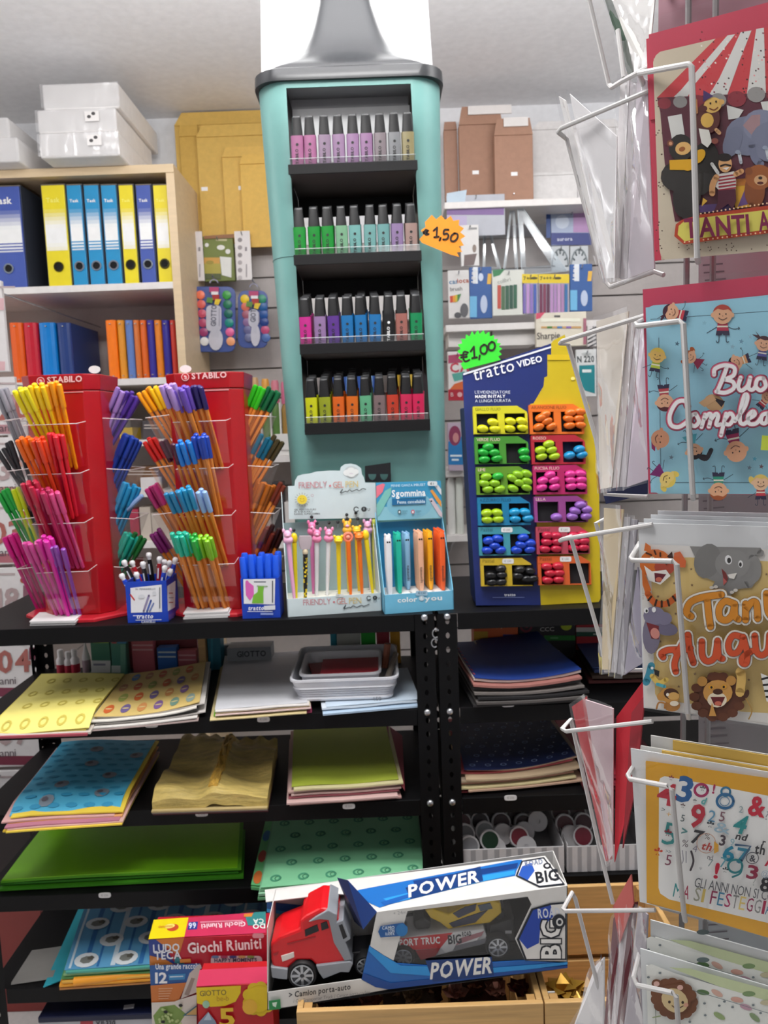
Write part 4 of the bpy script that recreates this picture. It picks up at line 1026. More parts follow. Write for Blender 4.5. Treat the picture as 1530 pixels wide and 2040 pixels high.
# retractable ballpoints fanning out of the first box
def ballpoint(base,top,col,label,L=.142):
    d = (top - base).normalized(); t = thing('ballpoint_pen',label,'pen',base,'ballpoints in the blue box'); t.matrix_world = frame(base,d)
    b = MB(); b.lathe([(.0012,0),(.0042,.012),(.0050,.03),(.0048,L - .03),(.0042,L - .012)],M(col,.3),n=12); obj('barrel',b,t,local=True)
    b = MB(); b.lathe([(.0034,L - .013),(.0038,L - .009),(.0052,L - .006),(.0055,L - .002),(.0034,L + .001)],M('#e8e8ea',.35),n=12); obj('eraser_cap',b,t,'white round eraser cap',local=True)
    c = MB(); c.box((-.0016,-.0068,L - .055),(.0016,-.0048,L - .014),M(col,.3)); obj('clip',c,t,local=True)
    w_ = MB(); w_.box((-.0012,-.0072,L - .040),(.0012,-.00682,L - .020),M('#dfe3ee',.4)); obj('clip_print',w_,t,local=True)
for (px,py,dy,col,lb) in [(241,1144,.012,'#1c44c0','blue ballpoint leaning far left at the front of the box'),(271,1141,.012,'#1c44c0','blue ballpoint in the front middle leaning left'),
        (329,1128,.014,'#1c44c0','blue ballpoint leaning right at the front of the box'),(340,1135,.030,'#1c44c0','shorter blue ballpoint leaning right'),(350,1112,.045,'#2440b4','tall blue ballpoint leaning far right at the back'),
        (246,1117,.045,'#1a1a1e','black ballpoint leaning left at the back'),(296,1102,.055,'#141416','tallest black ballpoint in the middle of the box'),(262,1118,.055,'#a81828','dark red ballpoint leaning left behind'),
        (318,1110,.040,'#a01826','dark red ballpoint in the middle right'),(284,1120,.030,'#1a1a1e','black ballpoint upright left of the middle'),(338,1118,.055,'#b02030','red ballpoint leaning right at the back'),(328,1116,.060,'#2a3484','navy ballpoint at the back right')]:
    topp = at(px,py,B1Y + dy); cxm = (bx0 + bx1) / 2
    bx = max(bx0 + .010,min(bx1 - .010,topp.x + (cxm - topp.x) * .75)); hgt = topp.z - (bz0 + .003)
    base = Vector((bx,B1Y + max(.010,min(.064,dy + .006)),bz0 + .0035)); 
    ballpoint(base,topp,col,lb,(topp - base).length)

# ================================================================ price starbursts
def starburst(name,label,pl,pts,spike,col,draws,parent=None):
    b = MB(); P = [pl.hit(*q,0.0) for q in pts]; b.prism(P,pl.n * .0006,M(col,.55)); 
    cen = sum(P,Vector()) / len(P); t = thing(name,label,'price tag',cen); obj('card',b,t)
    p = Print(pl,.0010,.0001)
    for s in draws: p.stroke(s,spike * 1.45,'#1a0d08')
    obj('lettering',p,t,'handwritten price')
def spikes(cx,cy,rx,ry,a0,a1,n,depth=.82):
    out = []
    for k in range(2 * n + 1):
        a = math.radians(a0 + (a1 - a0) * k / (2 * n)); f = 1.0 if k % 2 == 0 else depth; out.append((cx + rx * f * math.cos(a),cy + ry * f * math.sin(a)))
    return out
S = 480 / 1530.0
T = lambda pts,ox=480,oy=440,s=S: [(ox + x * s,oy + y * s) for x,y in pts]
out = T([(1133,118),(1160,88),(1143,60),(1172,40),(1168,8),(1190,-14)]) + [(860,428),(869,437),(879,429),(887,438),(898,430),(903,440),(915,438),(914,449),(924,455),(917,463),(927,471),(917,477),(924,489),(914,491),(921,502),(910,503),(915,512)] + T([(1330,214),(1150,140)])
starburst('price_tag','orange starburst price tag reading 1,50 on the tower',front(1.512),out,2.6,'#f8961c',
    [T([(1190,62),(1172,58),(1166,74),(1176,88),(1192,84)]),T([(1158,70),(1184,68)]),T([(1160,79),(1182,77)]),
     T([(1224,62),(1246,42)]),T([(1246,42),(1242,100)]),T([(1228,104),(1256,100)]),T([(1268,108),(1262,124)]),
     T([(1318,56),(1292,58),(1288,84),(1308,80),(1318,96),(1306,116),(1284,118)]),T([(1356,78),(1336,96),(1334,124),(1356,128),(1376,106),(1374,84),(1356,78)])])
S2 = 360 / 1224.0; T2 = lambda pts: [(880 + x * S2,640 + y * S2) for x,y in pts]
out = T2([(150,328),(128,290),(146,272),(112,250),(130,226),(104,204),(128,186),(108,158),(138,150),(130,118),(160,122),(164,88),(188,104),(204,66),(222,92),(244,58),(256,86),(284,60),(294,90),(322,70),(326,104),(354,92),(354,124),(380,118),(374,146),(402,150),(386,172),(410,186),(388,204),(408,226),(384,238),(400,262)])
BP = Plane(at(1070,1205,1.44),(0,-math.cos(.10),math.sin(.10)))
starburst('price_tag','green starburst price tag reading 1,00 on the marker display',Plane(BP.p0 + BP.n * .004,BP.n),out,2.6,'#2fd42a',
    [T2([(178,212),(150,208),(146,250),(160,272),(186,262)]),T2([(130,230),(170,224)]),T2([(132,246),(170,240)]),
     T2([(196,204),(218,172)]),T2([(218,172),(222,246)]),T2([(206,250),(238,244)]),T2([(258,232),(254,256)]),
     T2([(286,158),(264,176),(266,210),(290,220),(306,200),(304,168),(286,158)]),T2([(340,138),(318,158),(320,190),(344,196),(360,176),(356,148),(340,138)])])

# ================================================================ marker display (navy and yellow)
def pp(pl,pts,l0,l1,m,mb=None,sc_=None):
    mb = mb or MB(); P = [pl.hit(*q,l1) for q in pts]; mb.prism(P,-pl.n * (l1 - l0),m); return mb
NAVY = M('#1c2c6c',.4); DYEL = M('#c0a917',.42)
c0 = at(1070,1207,1.47)
md = thing('marker_display','navy and yellow cardboard marker display with twelve compartments','marker display',(c0.x,1.48,TOPZ + .0005))
navy = T2([(142,352),(742,150),(742,230),(716,226),(716,372),(696,380),(690,440),(622,556),(600,560),(672,1922),(232,1925),(150,560)])
yel = T2([(742,150),(756,130),(834,90),(848,160),(872,226),(900,360),(952,470),(1000,575),(1040,850),(1066,1150),(1076,1880),(1062,1902),(672,1922),(600,560),(622,556),(690,440),(696,380),(716,372),(716,226),(742,230)])
obj('board',pp(BP,navy,-.004,0,NAVY),md,'navy board'); obj('bottle_panel',pp(BP,yel,-.004,.0012,DYEL),md,'yellow panel cut like a highlighter')
bk = MB(); o = [(925,812),(1172,806),(1188,1202),(948,1206)]
P0 = [BP.hit(*q,-.0045) for q in o]; bk.prism(P0,(0,.085,0),M('#142056',.5)); obj('back_box',bk,md,'dark blue box behind the board',bevel=.003)
p = Print(BP,.0016,.0002); p.fr(880,640,S2)
p.poly([(146,352),(742,168),(742,180),(146,366)],'#dfe3ee')
p.text('tratto',220,404,84,'#eef0f6',14,0,282,.1); p.text('VIDEO',514,314,42,'#e8ebf3',14,1,175)
p.text("L'EVIDENZIATORE",224,490,20,'#cdd3e2',0,0,240); p.text('MADE IN ITALY',226,520,19,'#f0f2f6',1,1,205); p.text('A LUNGA DURATA',226,550,20,'#cdd3e2',1,0,242)
p.poly([(716,226),(866,226),(868,262),(716,262)],'#cdb013'); p.ell(888,388,14,12,'#e9da78')
p.text('tratto',424,1862,18,'#e6eaf2',1,1); p.rect(345,1868,560,1872,'#6f7cae'); 
obj('lettering',p,md)
def compartment(xl,xr,yt,yb,col,holes,text,tag=None):
    m = M(dim(col,.8),.45); hd_ = MB(); cut = (xr - xl) * .20
    l1 = .0125
    hy0 = holes[0][1]; hy1 = holes[0][3]
    k = .03 * 0
    cp = MB()
    pp(BP,T2([(xl,yt + 6),(xr - cut,yt),(xr - 8,yt + 40),(xr - 8,hy0),(xl,hy0 + 4)]),.0014,l1,m,cp)
    xs = [xl] + [v for h in holes for v in (h[0],h[2])] + [xr - 4]
    for a,b in ((xs[0],xs[1]),(xs[2],xs[3]),(xs[4] if len(xs) > 4 else xs[3],xs[-1])):
        if b - a > 2: pp(BP,T2([(a,hy0),(b,hy0),(b + 6,hy1),(a + 6,hy1)]),.0014,l1,m,cp)
    pp(BP,T2([(xl + 6,hy1),(xr + 2,hy1 - 2),(xr + 2,yb - 4),(xl + 6,yb)]),.0014,l1,m,cp)
    o = obj('compartment',cp,md)
    dk = MB()
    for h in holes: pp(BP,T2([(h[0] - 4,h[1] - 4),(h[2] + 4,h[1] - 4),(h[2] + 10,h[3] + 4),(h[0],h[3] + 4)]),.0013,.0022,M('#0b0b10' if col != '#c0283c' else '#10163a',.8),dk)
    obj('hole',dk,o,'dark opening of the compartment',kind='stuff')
    q = Print(BP,l1 + .0004,.0002); q.fr(880,640,S2)
    q.text(text,xl + 14,yt + 34,20 if not text.startswith('Pastel') else 24,'#%02x%02x%02x' % tuple(min(255,int(int(col[i:i + 2],16) * .62)) for i in (1,3,5)) if text.startswith('Pastel') or text[0] in 'GA' else '#e8c9c0',.5)
    if tag: q.rrect(tag,yt + 6,tag + 78,yt + 40,10,'#dcdcdc'); q.text('€ 1,00',tag + 14,yt + 30,14,'#8a8a8a')
    obj('lettering',q,o)
LC = [(212,572,765,'#e2dc26','GIALLO FLUO',None),(222,778,968,'#4c9a34','VERDE FLUO',None),(232,982,1176,'#6a9c2c','LIME',None),(242,1188,1384,'#1c84b4','AZZURRO FLUO',None),(250,1390,1588,'#48a0b0','Pastel',402),(262,1602,1796,'#d8b830','Pastel',410)]
RC = [(592,560,766,'#f47a24','ARANCIONE FLUO',None),(604,768,970,'#c0283c','ROSSO',None),(616,972,1174,'#c0246a','FUCSIA FLUO',None),(624,1182,1362,'#9c4890','LILLA',None),(638,1388,1578,'#c04c60','Pastel',792),(650,1588,1788,'#e0642c','Pastel',800)]
HY = [(622,758),(826,964),(1030,1166),(1232,1366),(1440,1580),(1650,1790)]
for i,(x,yt,yb,col,tx_,tg) in enumerate(LC):
    y0,y1 = HY[i]; compartment(x,x + 372 - i * 4,yt,yb,col,[(x + 22,y0,x + 166,y1),(x + 212,y0,x + 352,y1)],tx_,tg)
for i,(x,yt,yb,col,tx_,tg) in enumerate(RC):
    y0,y1 = HY[i][0] - 12,HY[i][1] - 8; compartment(x,x + 372 - i * 2,yt,yb,col,[(x + 22,y0,x + 166,y1),(x + 214,y0,x + 352,y1)],tx_,tg)
MK = {}
def marker(cx,cy,rx,ry,rot,col,label,group,lift=.020):
    if col not in MK:
        b = MB(); pr = [(.0001,0),(.45,-.02),(.78,-.12),(.96,-.38),(1.0,-.75),(.97,-1.2)]
        b.loft([[(r * math.cos(2 * PI * k / 14),r * .62 * math.sin(2 * PI * k / 14),z) for k in range(14)] for r,z in pr],M(dim(col,.72),.28),True); MK[col] = b.mesh('marker_end')
    p0,px_ = BP.hit(880 + cx * S2,640 + cy * S2,lift),BP.hit(880 + (cx + rx) * S2,640 + cy * S2,lift)
    k = (px_ - p0).length; t = obj('highlighter_marker',MK[col]); z = (BP.n + Vector((0,0,-.35))).normalized()
    m = frame(p0,z,(1,0,0)) @ Matrix.Rotation(math.radians(-rot),4,'Z') @ Matrix.Diagonal((k,k,k * .95,1)); t.matrix_world = m
    tagobj(t,label,'marker',group)
H = lambda pts,col,lb,r=0: [marker(x,y,39,24,(r if r else ((i * 37) % 21 - 6)),col,lb,lb.replace(' in ','s in ',1)) for i,(x,y) in enumerate(pts)]
H([(282,734),(350,690),(364,736)],'#f0ee1c','yellow marker in the left hole of the top left compartment',8)
H([(470,684),(545,682),(466,732),(552,728)],'#f0ee1c','yellow marker in the right hole of the top left compartment',12)
H([(318,858),(286,896),(358,896),(292,942),(376,936)],'#1fb83a','green marker in the left hole of the second left compartment')
H([(560,890),(568,934)],'#1fb83a','green marker in the right hole of the second left compartment')
H([(384,1058)],'#2fc042','single darker green marker in the left hole of the lime compartment')
H([(304,1062),(292,1106),(362,1104),(316,1146),(396,1144)],'#9cd426','lime marker in the left hole of the lime compartment')
H([(522,1046),(580,1040),(482,1070),(528,1100),(582,1090),(488,1140),(578,1134)],'#9cd426','lime marker in the right hole of the lime compartment',20)
H([(308,1308),(380,1306),(312,1354),(386,1350)],'#b4dc1c','yellow green marker in the left hole of the light blue compartment')
H([(498,1302),(568,1302),(502,1348),(588,1344)],'#1fa4dc','sky blue marker in the right hole of the light blue compartment')
H([(320,1496),(384,1482),(362,1530),(312,1562),(402,1560)],'#1c4cd2','blue marker in the left hole of the teal compartment')
H([(556,1474),(542,1524),(604,1512),(512,1560),(600,1556)],'#1c4cd2','blue marker in the right hole of the teal compartment')
H([(404,1686),(336,1730),(410,1728),(344,1778),(406,1776)],'#17171a','black marker in the left hole of the lowest left compartment')
H([(532,1692),(604,1700),(520,1734),(580,1754),(622,1752)],'#17171a','black marker in the right hole of the lowest left compartment')
H([(706,638),(676,660),(718,682),(662,722),(748,718)],'#fa7a22','orange marker in the left hole of the orange compartment',-18)
H([(878,626),(944,618),(866,666),(934,664),(872,712),(946,708)],'#fa7a22','orange marker in the right hole of the orange compartment')
H([(730,838),(674,880),(748,878),(682,924),(768,922)],'#b6da1e','yellow green marker in the left hole of the red compartment',-10)
H([(938,874),(872,916),(956,912)],'#1f9cd6','sky blue marker in the right hole of the red compartment',-12)
H([(738,1048),(690,1088),(764,1084),(682,1134),(770,1130)],'#f03ca0','pink marker in the left hole of the fuchsia compartment',-14)
H([(876,1044),(946,1040),(880,1084),(950,1080),(884,1126),(950,1122)],'#f03ca0','pink marker in the right hole of the fuchsia compartment')
H([(782,1336)],'#a06cc8','single lilac marker in the left hole of the lilac compartment')
H([(946,1252),(910,1294),(988,1284),(890,1332),(984,1330)],'#a06cc8','lilac marker in the right hole of the lilac compartment')
H([(722,1460),(780,1462),(716,1504),(786,1502),(704,1552),(780,1550)],'#d02048','crimson marker in the left hole of the crimson compartment',3)
H([(900,1462),(962,1452),(906,1502),(970,1498),(900,1546),(966,1542)],'#d02048','crimson marker in the right hole of the crimson compartment',3)
H([(716,1672),(792,1668),(738,1716),(800,1714),(722,1764),(796,1760)],'#d4223c','red marker in the left hole of the orange red compartment',3)

# ================================================================ gel pen and erasable pen counter displays
YAW = math.radians(8)
def local_root(px,py,Y,name,label,cat):
    p = at(px,py,Y); t = thing(name,label,cat,(p.x,p.y,TOPZ + .0005)); t.rotation_euler.z = YAW; return t,Vector((p.x,p.y,TOPZ + .0005))
R3 = Matrix.Rotation(YAW,3,'Z')
def lplane(org,ly,lift=0): return Plane(org + R3 @ Vector((0,ly,0)),R3 @ Vector((0,-1,0)))
gt,go = local_root(573,1221,1.415,'counter_display','pale grey blue counter display of novelty gel pens','counter display')
GW,GD,GH = .176,.088,.031
PB = M('#cfdde0',.5); PB_SHADED = M('#9fb8bb',.55)  # second tone is greyer: shade on the back wall put into the colour
b = MB(); b.box((0,0,0),(GW,.0015,GH + .003),PB); b.box((0,.0015,0),(GW,GD,.002),PB); obj('front_lip',b,gt,local=True)
b = MB(); b.box((.0015,.0016,GH - .006),(GW - .0015,GD - .002,GH - .004),M('#e3e2d6',.55)); ts = obj('pen_tray',b,gt,local=True)
hb = at(640,1040,1.50).z - TOPZ
zt_g = at(580,968,1.50).z - TOPZ
for x in (0,GW - .0015): obj('side_panel',MB().prism([(x,0,0),(x,GD,0),(x,GD,zt_g - .012),(x,GD - .02,hb),(x,0,GH + .004)],(.0015,0,0),PB),gt,local=True)
obj('back_panel',MB().box((.0015,GD - .0015,.002),(GW - .0015,GD,hb),PB_SHADED),gt,local=True)
gp = lplane(go,GD - .022); h = lambda pts,l0,l1,m,pl=gp,mb=None: pp(pl,pts,l0,l1,m,mb)
G7 = 360 / 1530.0; T7 = lambda pts: [(560 + x * G7,900 + y * G7) for x,y in pts]
hdr = T7([(58,290),(114,288),(118,245),(140,205),(180,192),(240,185),(300,168),(400,160),(500,160),(505,130),(540,106),(590,100),(640,112),(678,140),(684,190),(700,215),(712,262),(798,262),(808,560),(66,572)])
obj('header_card',h(hdr,0,.0015,PB),gt)
p = Print(gp,.0019,.0002); p.fr(560,900,G7)
p.ell(595,172,62,52,'#c3cbcd'); 
for cx,cy,r in ((560,178,34),(592,160,34),(628,170,30),(595,186,36)): p.ell(cx,cy,r,r * .8,'#e6e9e8')
p.text('PEN',580,190,12,'#c8b8c8'); 
p.text('FRIENDLY',150,310,52,'#c98a92',2,0,240); p.ell(415,288,9,9,'#d0747e'); p.text('GEL',440,306,52,'#cc8a80',2,0,90); p.text('PEN',546,302,52,'#d8c07a',2,0,106)
p.stroke([(500,345),(520,318),(505,350),(545,335),(560,340),(580,322),(600,335),(640,320),(660,330),(690,312),(716,318)],7,'#4e5658')
p.stroke([(700,350),(760,345)],0.5,'#cfdde0')
for k in range(16):
    a = 2 * PI * k / 16; p.stroke([(178 + 50 * math.cos(a),405 + 46 * math.sin(a)),(178 + 62 * math.cos(a),405 + 57 * math.sin(a))],6,'#a9aeb0',False)
p.ell(178,405,42,40,'#ecd242',n=22); p.stroke([(160,412),(178,424),(196,412)],4,'#c8a020'); p.ell(166,398,4,4,'#b08a18'); p.ell(190,398,4,4,'#b08a18')
p.ell(264,370,12,12,'#c8a8b0'); p.ell(264,370,8,8,'#cfdde0')
p.text('GEL PEN COLOURS',112,498,14,'#5a6062',1,1); p.text('INK IS ERASABLE',112,516,14,'#5a6062',1,1); p.text('BARREL SUPERSOMMA',112,535,14,'#5a6062',1,1)
def ccu(p,x,y,s):
    p.ell(x,y,24 * s,24 * s,'#3c4244',n=20); p.ell(x,y,15 * s,15 * s,'#cfdde0',n=18); p.rect(x + 6 * s,y - 8 * s,x + 26 * s,y + 8 * s,'#cfdde0')
    p.ell(x + 66 * s,y - 2,24 * s,22 * s,'#34393c',n=20); p.rect(x + 60 * s,y - 14 * s,x + 70 * s,y + 6 * s,'#8f989a'); p.text('U',x + 96 * s,y + 12 * s,22 * s,'#5a6264',0,1)
ccu(p,636,488,1.0)
obj('lettering',p,gt)
fp = lplane(go,0); p = Print(fp,.0004,.0002); p.fr(560,900,G7)
p.text('FRIENDLY',188,1302,50,'#c98a92',3,0,235); p.ell(448,1272,9,9,'#d0747e'); p.text('GEL',472,1292,50,'#cc8a80',3,0,88); p.text('PEN',576,1287,50,'#d8c07a',3,0,104);
p.stroke([(528,1325),(548,1298),(535,1330),(575,1316),(590,1320),(610,1304),(640,1316),(680,1300),(700,1308),(745,1290)],7,'#4e5658')
p.rrect(462,1206,530,1228,6,'#dfe3e3'); p.text('1,50',470,1224,13,'#8a8f90',2); ccu(p,742,1238,.8)
obj('lettering',p,gt)
hl = MB(); rt = Vector((0,0,GH - .0036))
for i in range(8):
    for j in range(4):
        c = (.014 + .0212 * i,.013 + .018 * j); hl.add([(c[0] + .0032 * math.cos(PI * k / 5),c[1] + .0032 * math.sin(PI * k / 5),GH - .0036) for k in range(10)],[tuple(range(10))],M('#b4b2a6',.7))
obj('tray_holes',hl,gt,local=True,kind='stuff')
def gel_pen(topx,botx,col,label,kind,tcol,ly,bead=None,spots=False):
    plp = lplane(go,ly); tp,bp = plp.hit(560 + topx[0] * G7,900 + topx[1] * G7),plp.hit(560 + botx[0] * G7,900 + botx[1] * G7)
    d = (tp - bp).normalized(); zf = TOPZ + GH - .003; bp = bp + d * ((zf - bp.z) / d.z); L = (tp - bp).length
    t = thing('gel_pen',label,'gel pen',bp,'novelty gel pens in the counter display'); t.matrix_world = frame(bp,d,R3 @ Vector((1,0,0)))
    b = MB(); b.lathe([(.0024,0),(.0036,L * .25),(.0044,L * .8),(.0046,L)],M(col,.3),n=12); obj('barrel',b,t,local=True)
    if spots:
        s = MB(); rr = random.Random(3)
        for k in range(22):
            a = rr.uniform(-PI,0); z = L * (.06 + .042 * k); r = .0045
            s.add([((r) * math.cos(a + .55 * math.cos(q)),(r) * math.sin(a + .55 * math.cos(q)),z + .0022 * math.sin(q)) for q in [2 * PI * e / 7 for e in range(7)]],[tuple(range(7))],M('#e2c620',.4))
        obj('spots',s,t,'yellow giraffe spots',local=True,kind='stuff')
    h = MB(); r = .0085; m = M(tcol,.35)
    def ball(cx,cz,rx,rz,mm,ry=None,cy=0): h.lathe([(max(.0001,rx * math.sin(PI * k / 8)),-rz * math.cos(PI * k / 8)) for k in range(9)],mm,(cx,cy,cz),12,True,(ry or rx) / rx)
    z = L + .006
    if kind == 'round': ball(0,z,.0085,.0085,m); h.lathe([(.0055,-.0005),(.0062,0),(.0055,.0008)],M(tcol,.6),(0,-.0082,z),12) ; ball(-.007,z + .007,.003,.003,m); ball(.007,z + .007,.003,.003,m)
    elif kind == 'oval': ball(0,z + .003,.0065,.0105,m)
    elif kind == 'ring':
        h.tube([(.0075 * math.cos(2 * PI * k / 16),0,z + .001 + .0075 * math.sin(2 * PI * k / 16)) for k in range(17)],.003,m,8); ball(0,z + .001,.005,.005,M('#e8907a',.4))
    elif kind == 'animal': ball(0,z,.0095,.008,m); ball(0,z + .010,.0075,.0085,m); ball(-.0065,z + .018,.0028,.0045,m); ball(.0065,z + .018,.0028,.0045,m); ball(0,z + .009,.004,.003,M('#e7a9c4',.4),None,-.006)
    elif kind == 'flat': h.loft([rrect3(-.013,.013,-.005,.005,zz,.004,3) if 0 else [(x * s,y,zz) for x,y,_ in rrect3(-.012,.012,-.004,.004,0,.0035,3)] for s,zz in ((.75,z + .002),(1,z + .010),(1.02,z + .022),(.9,z + .027))],m,True); ball(0,z - .003,.0055,.008,M('#d8c8a8',.5))
    obj('topper',h,t,'moulded novelty topper',local=True)
    if bead:
        s = MB(); zb = z + bead; s.lathe([(.0001,-.0034),(.0024,-.0024),(.0034,0),(.0024,.0024),(.0001,.0034)],M('#1a1a1c',.25),(0,0,zb),10); s.tube([(0,0,zb - .010),(0,0,zb - .003)],.0007,STEEL,5); obj('bead',s,t,'small black bead on a spring',local=True)
gel_pen((62,775),(105,1180),'#e8a8cc','pink gel pen with pink animal topper at the left end','animal','#e8b0d0',.014)
gel_pen((112,772),(126,1160),'#e8d41c','yellow gel pen with yellow oval topper second from left','oval','#e8cc18',.030,.018)
gel_pen((205,860),(206,1188),'#1c1a16','black gel pen with yellow giraffe spots and greyish topper','flat','#b8aab0',.012,None,True)
gel_pen((303,765),(302,1105),'#dcdce2','white gel pen with pink topper right of the giraffe spotted one','animal','#e887b0',.044,.030)
gel_pen((402,760),(393,1112),'#e0e0e4','white gel pen with pink double ball topper in the middle','animal','#ec90b8',.042,.030)
gel_pen((485,775),(492,1172),'#e8c81c','yellow gel pen with round yellow topper in the middle','round','#eeca1c',.016,.034)
gel_pen((568,755),(588,1170),'#f0701c','orange gel pen with coral ring topper','ring','#f0866a',.018,.036)
gel_pen((660,745),(684,1166),'#f0741c','orange gel pen with round orange topper','round','#f2802a',.020,.034)
gel_pen((722,745),(772,1158),'#e8cf1c','yellow gel pen with oval topper leaning left at the right end','oval','#f0cc20',.020)
gel_pen((785,640),(795,1060),'#dcdc70','pale yellow green gel pen behind at the right end','oval','#c9d460',.070)
gel_pen((262,700),(270,1050),'#d878ae','pink gel pen in the second row with pink animal topper','animal','#ec7fae',.064,.028)
gel_pen((640,690),(655,1060),'#f0c020','yellow orange gel pen in the second row with round topper','round','#f4c030',.062,.034)
gel_pen((560,690),(570,1060),'#eac83a','yellow gel pen in the second row with animal topper','animal','#f2b83a',.060,.030)
gel_pen((735,690),(752,1050),'#d8c8dc','pale lilac gel pen in the second row with pink topper','animal','#e0a8cc',.064)

st,so = local_root(766,1211,1.41,'counter_display','blue counter display of erasable animal pens','counter display')
SW,SD_,SH = .131,.085,.034
CB,WH = M('#6db8d8',.45),M('#e8e8e6',.5)
b = MB(); b.box((0,0,0),(SW,.0015,SH + .002),CB); b.box((0,.0015,0),(SW,SD_,.002),CB); obj('front_lip',b,st,local=True)
obj('pen_tray',MB().box((.0015,.0016,SH - .004),(SW - .0015,SD_ - .002,SH - .002),WH),st,local=True)
zs0 = at(800,1040,1.49).z - TOPZ; zs1 = at(800,963,1.49).z - TOPZ
for x in (0,SW - .0015): obj('side_panel',MB().prism([(x,0,0),(x,SD_,0),(x,SD_,zs0 + .02),(x,SD_ - .012,zs0),(x,0,SH + .004)],(.0015,0,0),CB),st,local=True)
obj('back_panel',MB().box((.0015,SD_ - .0015,.002),(SW - .0015,SD_,zs0),M('#2a86b4',.5)),st,local=True)
spn = lplane(so,SD_ - .015)
obj('header_card',pp(spn,T7([(803,262),(1352,245),(1366,560),(816,582)]),0,.0015,M('#3f9cc6',.5)),st)
p = Print(spn,.0019,.0002); p.fr(560,900,G7)
p.poly([(806,470),(1362,440),(1366,560),(816,582)],'#8cc4d4'); p.ell(1085,450,190,120,'#7fbcd2',n=28)
p.poly([(806,395),(806,290),(860,268),(880,275),(860,340)],'#e8788c'); p.poly([(808,450),(880,330),(935,300),(930,360),(830,540),(818,545)],'#7cc0b8')
p.poly([(1262,330),(1280,318),(1355,420),(1358,470),(1320,420)],'#e8a04a'); p.poly([(1300,290),(1330,280),(1356,320),(1358,370)],'#dcdfe4'); p.poly([(1250,400),(1280,390),(1364,520),(1364,556),(1340,540)],'#d4c4cc'); p.ell(1272,418,8,7,'#2a2a2a')
p.text('PENNE GANZA IMBUSET',932,298,20,'#d9ecf4',2,0,290)
p.poly([(936,340),(1222,322),(1226,385),(938,400)],'#3a8fbe'); p.text('Sgommina',938,382,56,'#f4f7f8',2,1,286)
p.poly([(938,402),(1225,392),(1226,440),(940,452)],'#1d6a9c'); p.text('Penna cancellabile',984,440,26,'#cfe4f0',2,1,236)
for x,c1 in ((1002,'#2a4048'),(1116,'#d05a70')):
    p.ell(x,508,15,17,c1); p.ell(x,510,8,10,'#e4eef0'); p.rect(x + 22,498,x + 70,505,'#5a8ea0'); p.rect(x + 22,509,x + 58,514,'#5a8ea0')
p.rrect(1240,250,1322,288,12,'#dfe6e8'); p.text('€ 1',1262,280,18,'#5a6064',2,1)
obj('lettering',p,st)
p = Print(lplane(so,0),.0004,.0002); p.fr(560,900,G7)
p.text('color',986,1276,40,'#eef4f6',3,1,168); p.text('you',1216,1262,40,'#eef4f6',3,1,148); p.ell(1190,1240,26,22,'#b8d4e2'); p.text('&',1176,1256,30,'#e6eef2',2,1); p.rrect(1140,1178,1240,1218,10,'#9cc0d6'); p.text('€ 1,50',1160,1206,20,'#4a6a80',2)
obj('lettering',p,st)
hl = MB()
for i in range(6):
    for j in range(6):
        c = (.013 + .021 * i,.010 + .0128 * j); hl.add([(c[0] + .003 * math.cos(PI * k / 5),c[1] + .0022 * math.sin(PI * k / 5),SH - .0016) for k in range(10)],[tuple(range(10))],M('#5a5a58',.8))
obj('tray_holes',hl,st,local=True,kind='stuff')
ANM = {}
def animal_pen(lx,lyy,hgt,col,label,group):
    key = (col,hgt)
    if key not in ANM:
        b = MB(); pr = [(.0030,.0028,0),(.0048,.0042,.012),(.0056,.0052,.05),(.0058,.0056,hgt * .86),(.0056,.0054,hgt * .95),(.0036,.0034,hgt)]
        b.loft([rrect3(-a,a,-c,c,z,min(a,c) * .7,3) for a,c,z in pr],M(col,.35),True)
        f = MB()
        for s in (-1,1): f.lathe([(.0001,-.0028),(.0018,-.002),(.0022,0),(.0016,.002),(.0001,.0028)],M(col,.4),(s * .0036,0,hgt),8)
        e = MB(); e.add([(.0018 * math.cos(q) - .002 * s,-.0058,hgt * .90 + .0018 * math.sin(q)) for s in (1,) for q in [2 * PI * k / 8 for k in range(8)]],[tuple(range(8))],M('#1c1c1e',.4)); e.add([(.0018 * math.cos(q) + .002,-.0058,hgt * .90 + .0018 * math.sin(q)) for q in [2 * PI * k / 8 for k in range(8)]],[tuple(range(8))],M('#1c1c1e',.4))
        V,Fc,wd = text2d('sgommina'); k = .030 / wd; e2 = MB(); e2.add([(-q[1] * k + .0012,-.0056,.018 + q[0] * k) for q in V],Fc,M('#4a3a36',.5))
        ANM[key] = (b.mesh('b'),f.mesh('f'),e.mesh('e'),e2.mesh('e2'))
    pos = so + R3 @ Vector((lx,lyy,SH - .0015)); t = thing('erasable_pen',label,'pen',pos,group); t.rotation_euler.z = YAW
    a,f,e,e2 = ANM[key]; obj('barrel',a,t,local=True); obj('ears',f,t,local=True); obj('face_print',e,t,local=True)
    if col not in ('#e6e6ea','#1fb49a'): obj('lettering',e2,t,local=True)
for i,(col,cn,nb,j0,hg) in enumerate([('#e6e6ea','white',2,0,.112),('#1fb49a','turquoise',3,1,.112),('#8fbce0','light blue',3,3,.108),('#e8b090','peach',4,1,.112),('#f2ac18','amber',4,2,.110),('#f0622a','orange',6,1,.112)]):
    for k in range(nb):
        j = j0 + k
        if j > 5: continue
        lb = f'{cn} erasable animal pen, {"front" if k == 0 else ORD[k]} one of its file in the blue display'
        animal_pen(.013 + .0208 * i,.010 + .0128 * j + .002,hg,col,lb,'erasable pens in the blue display')
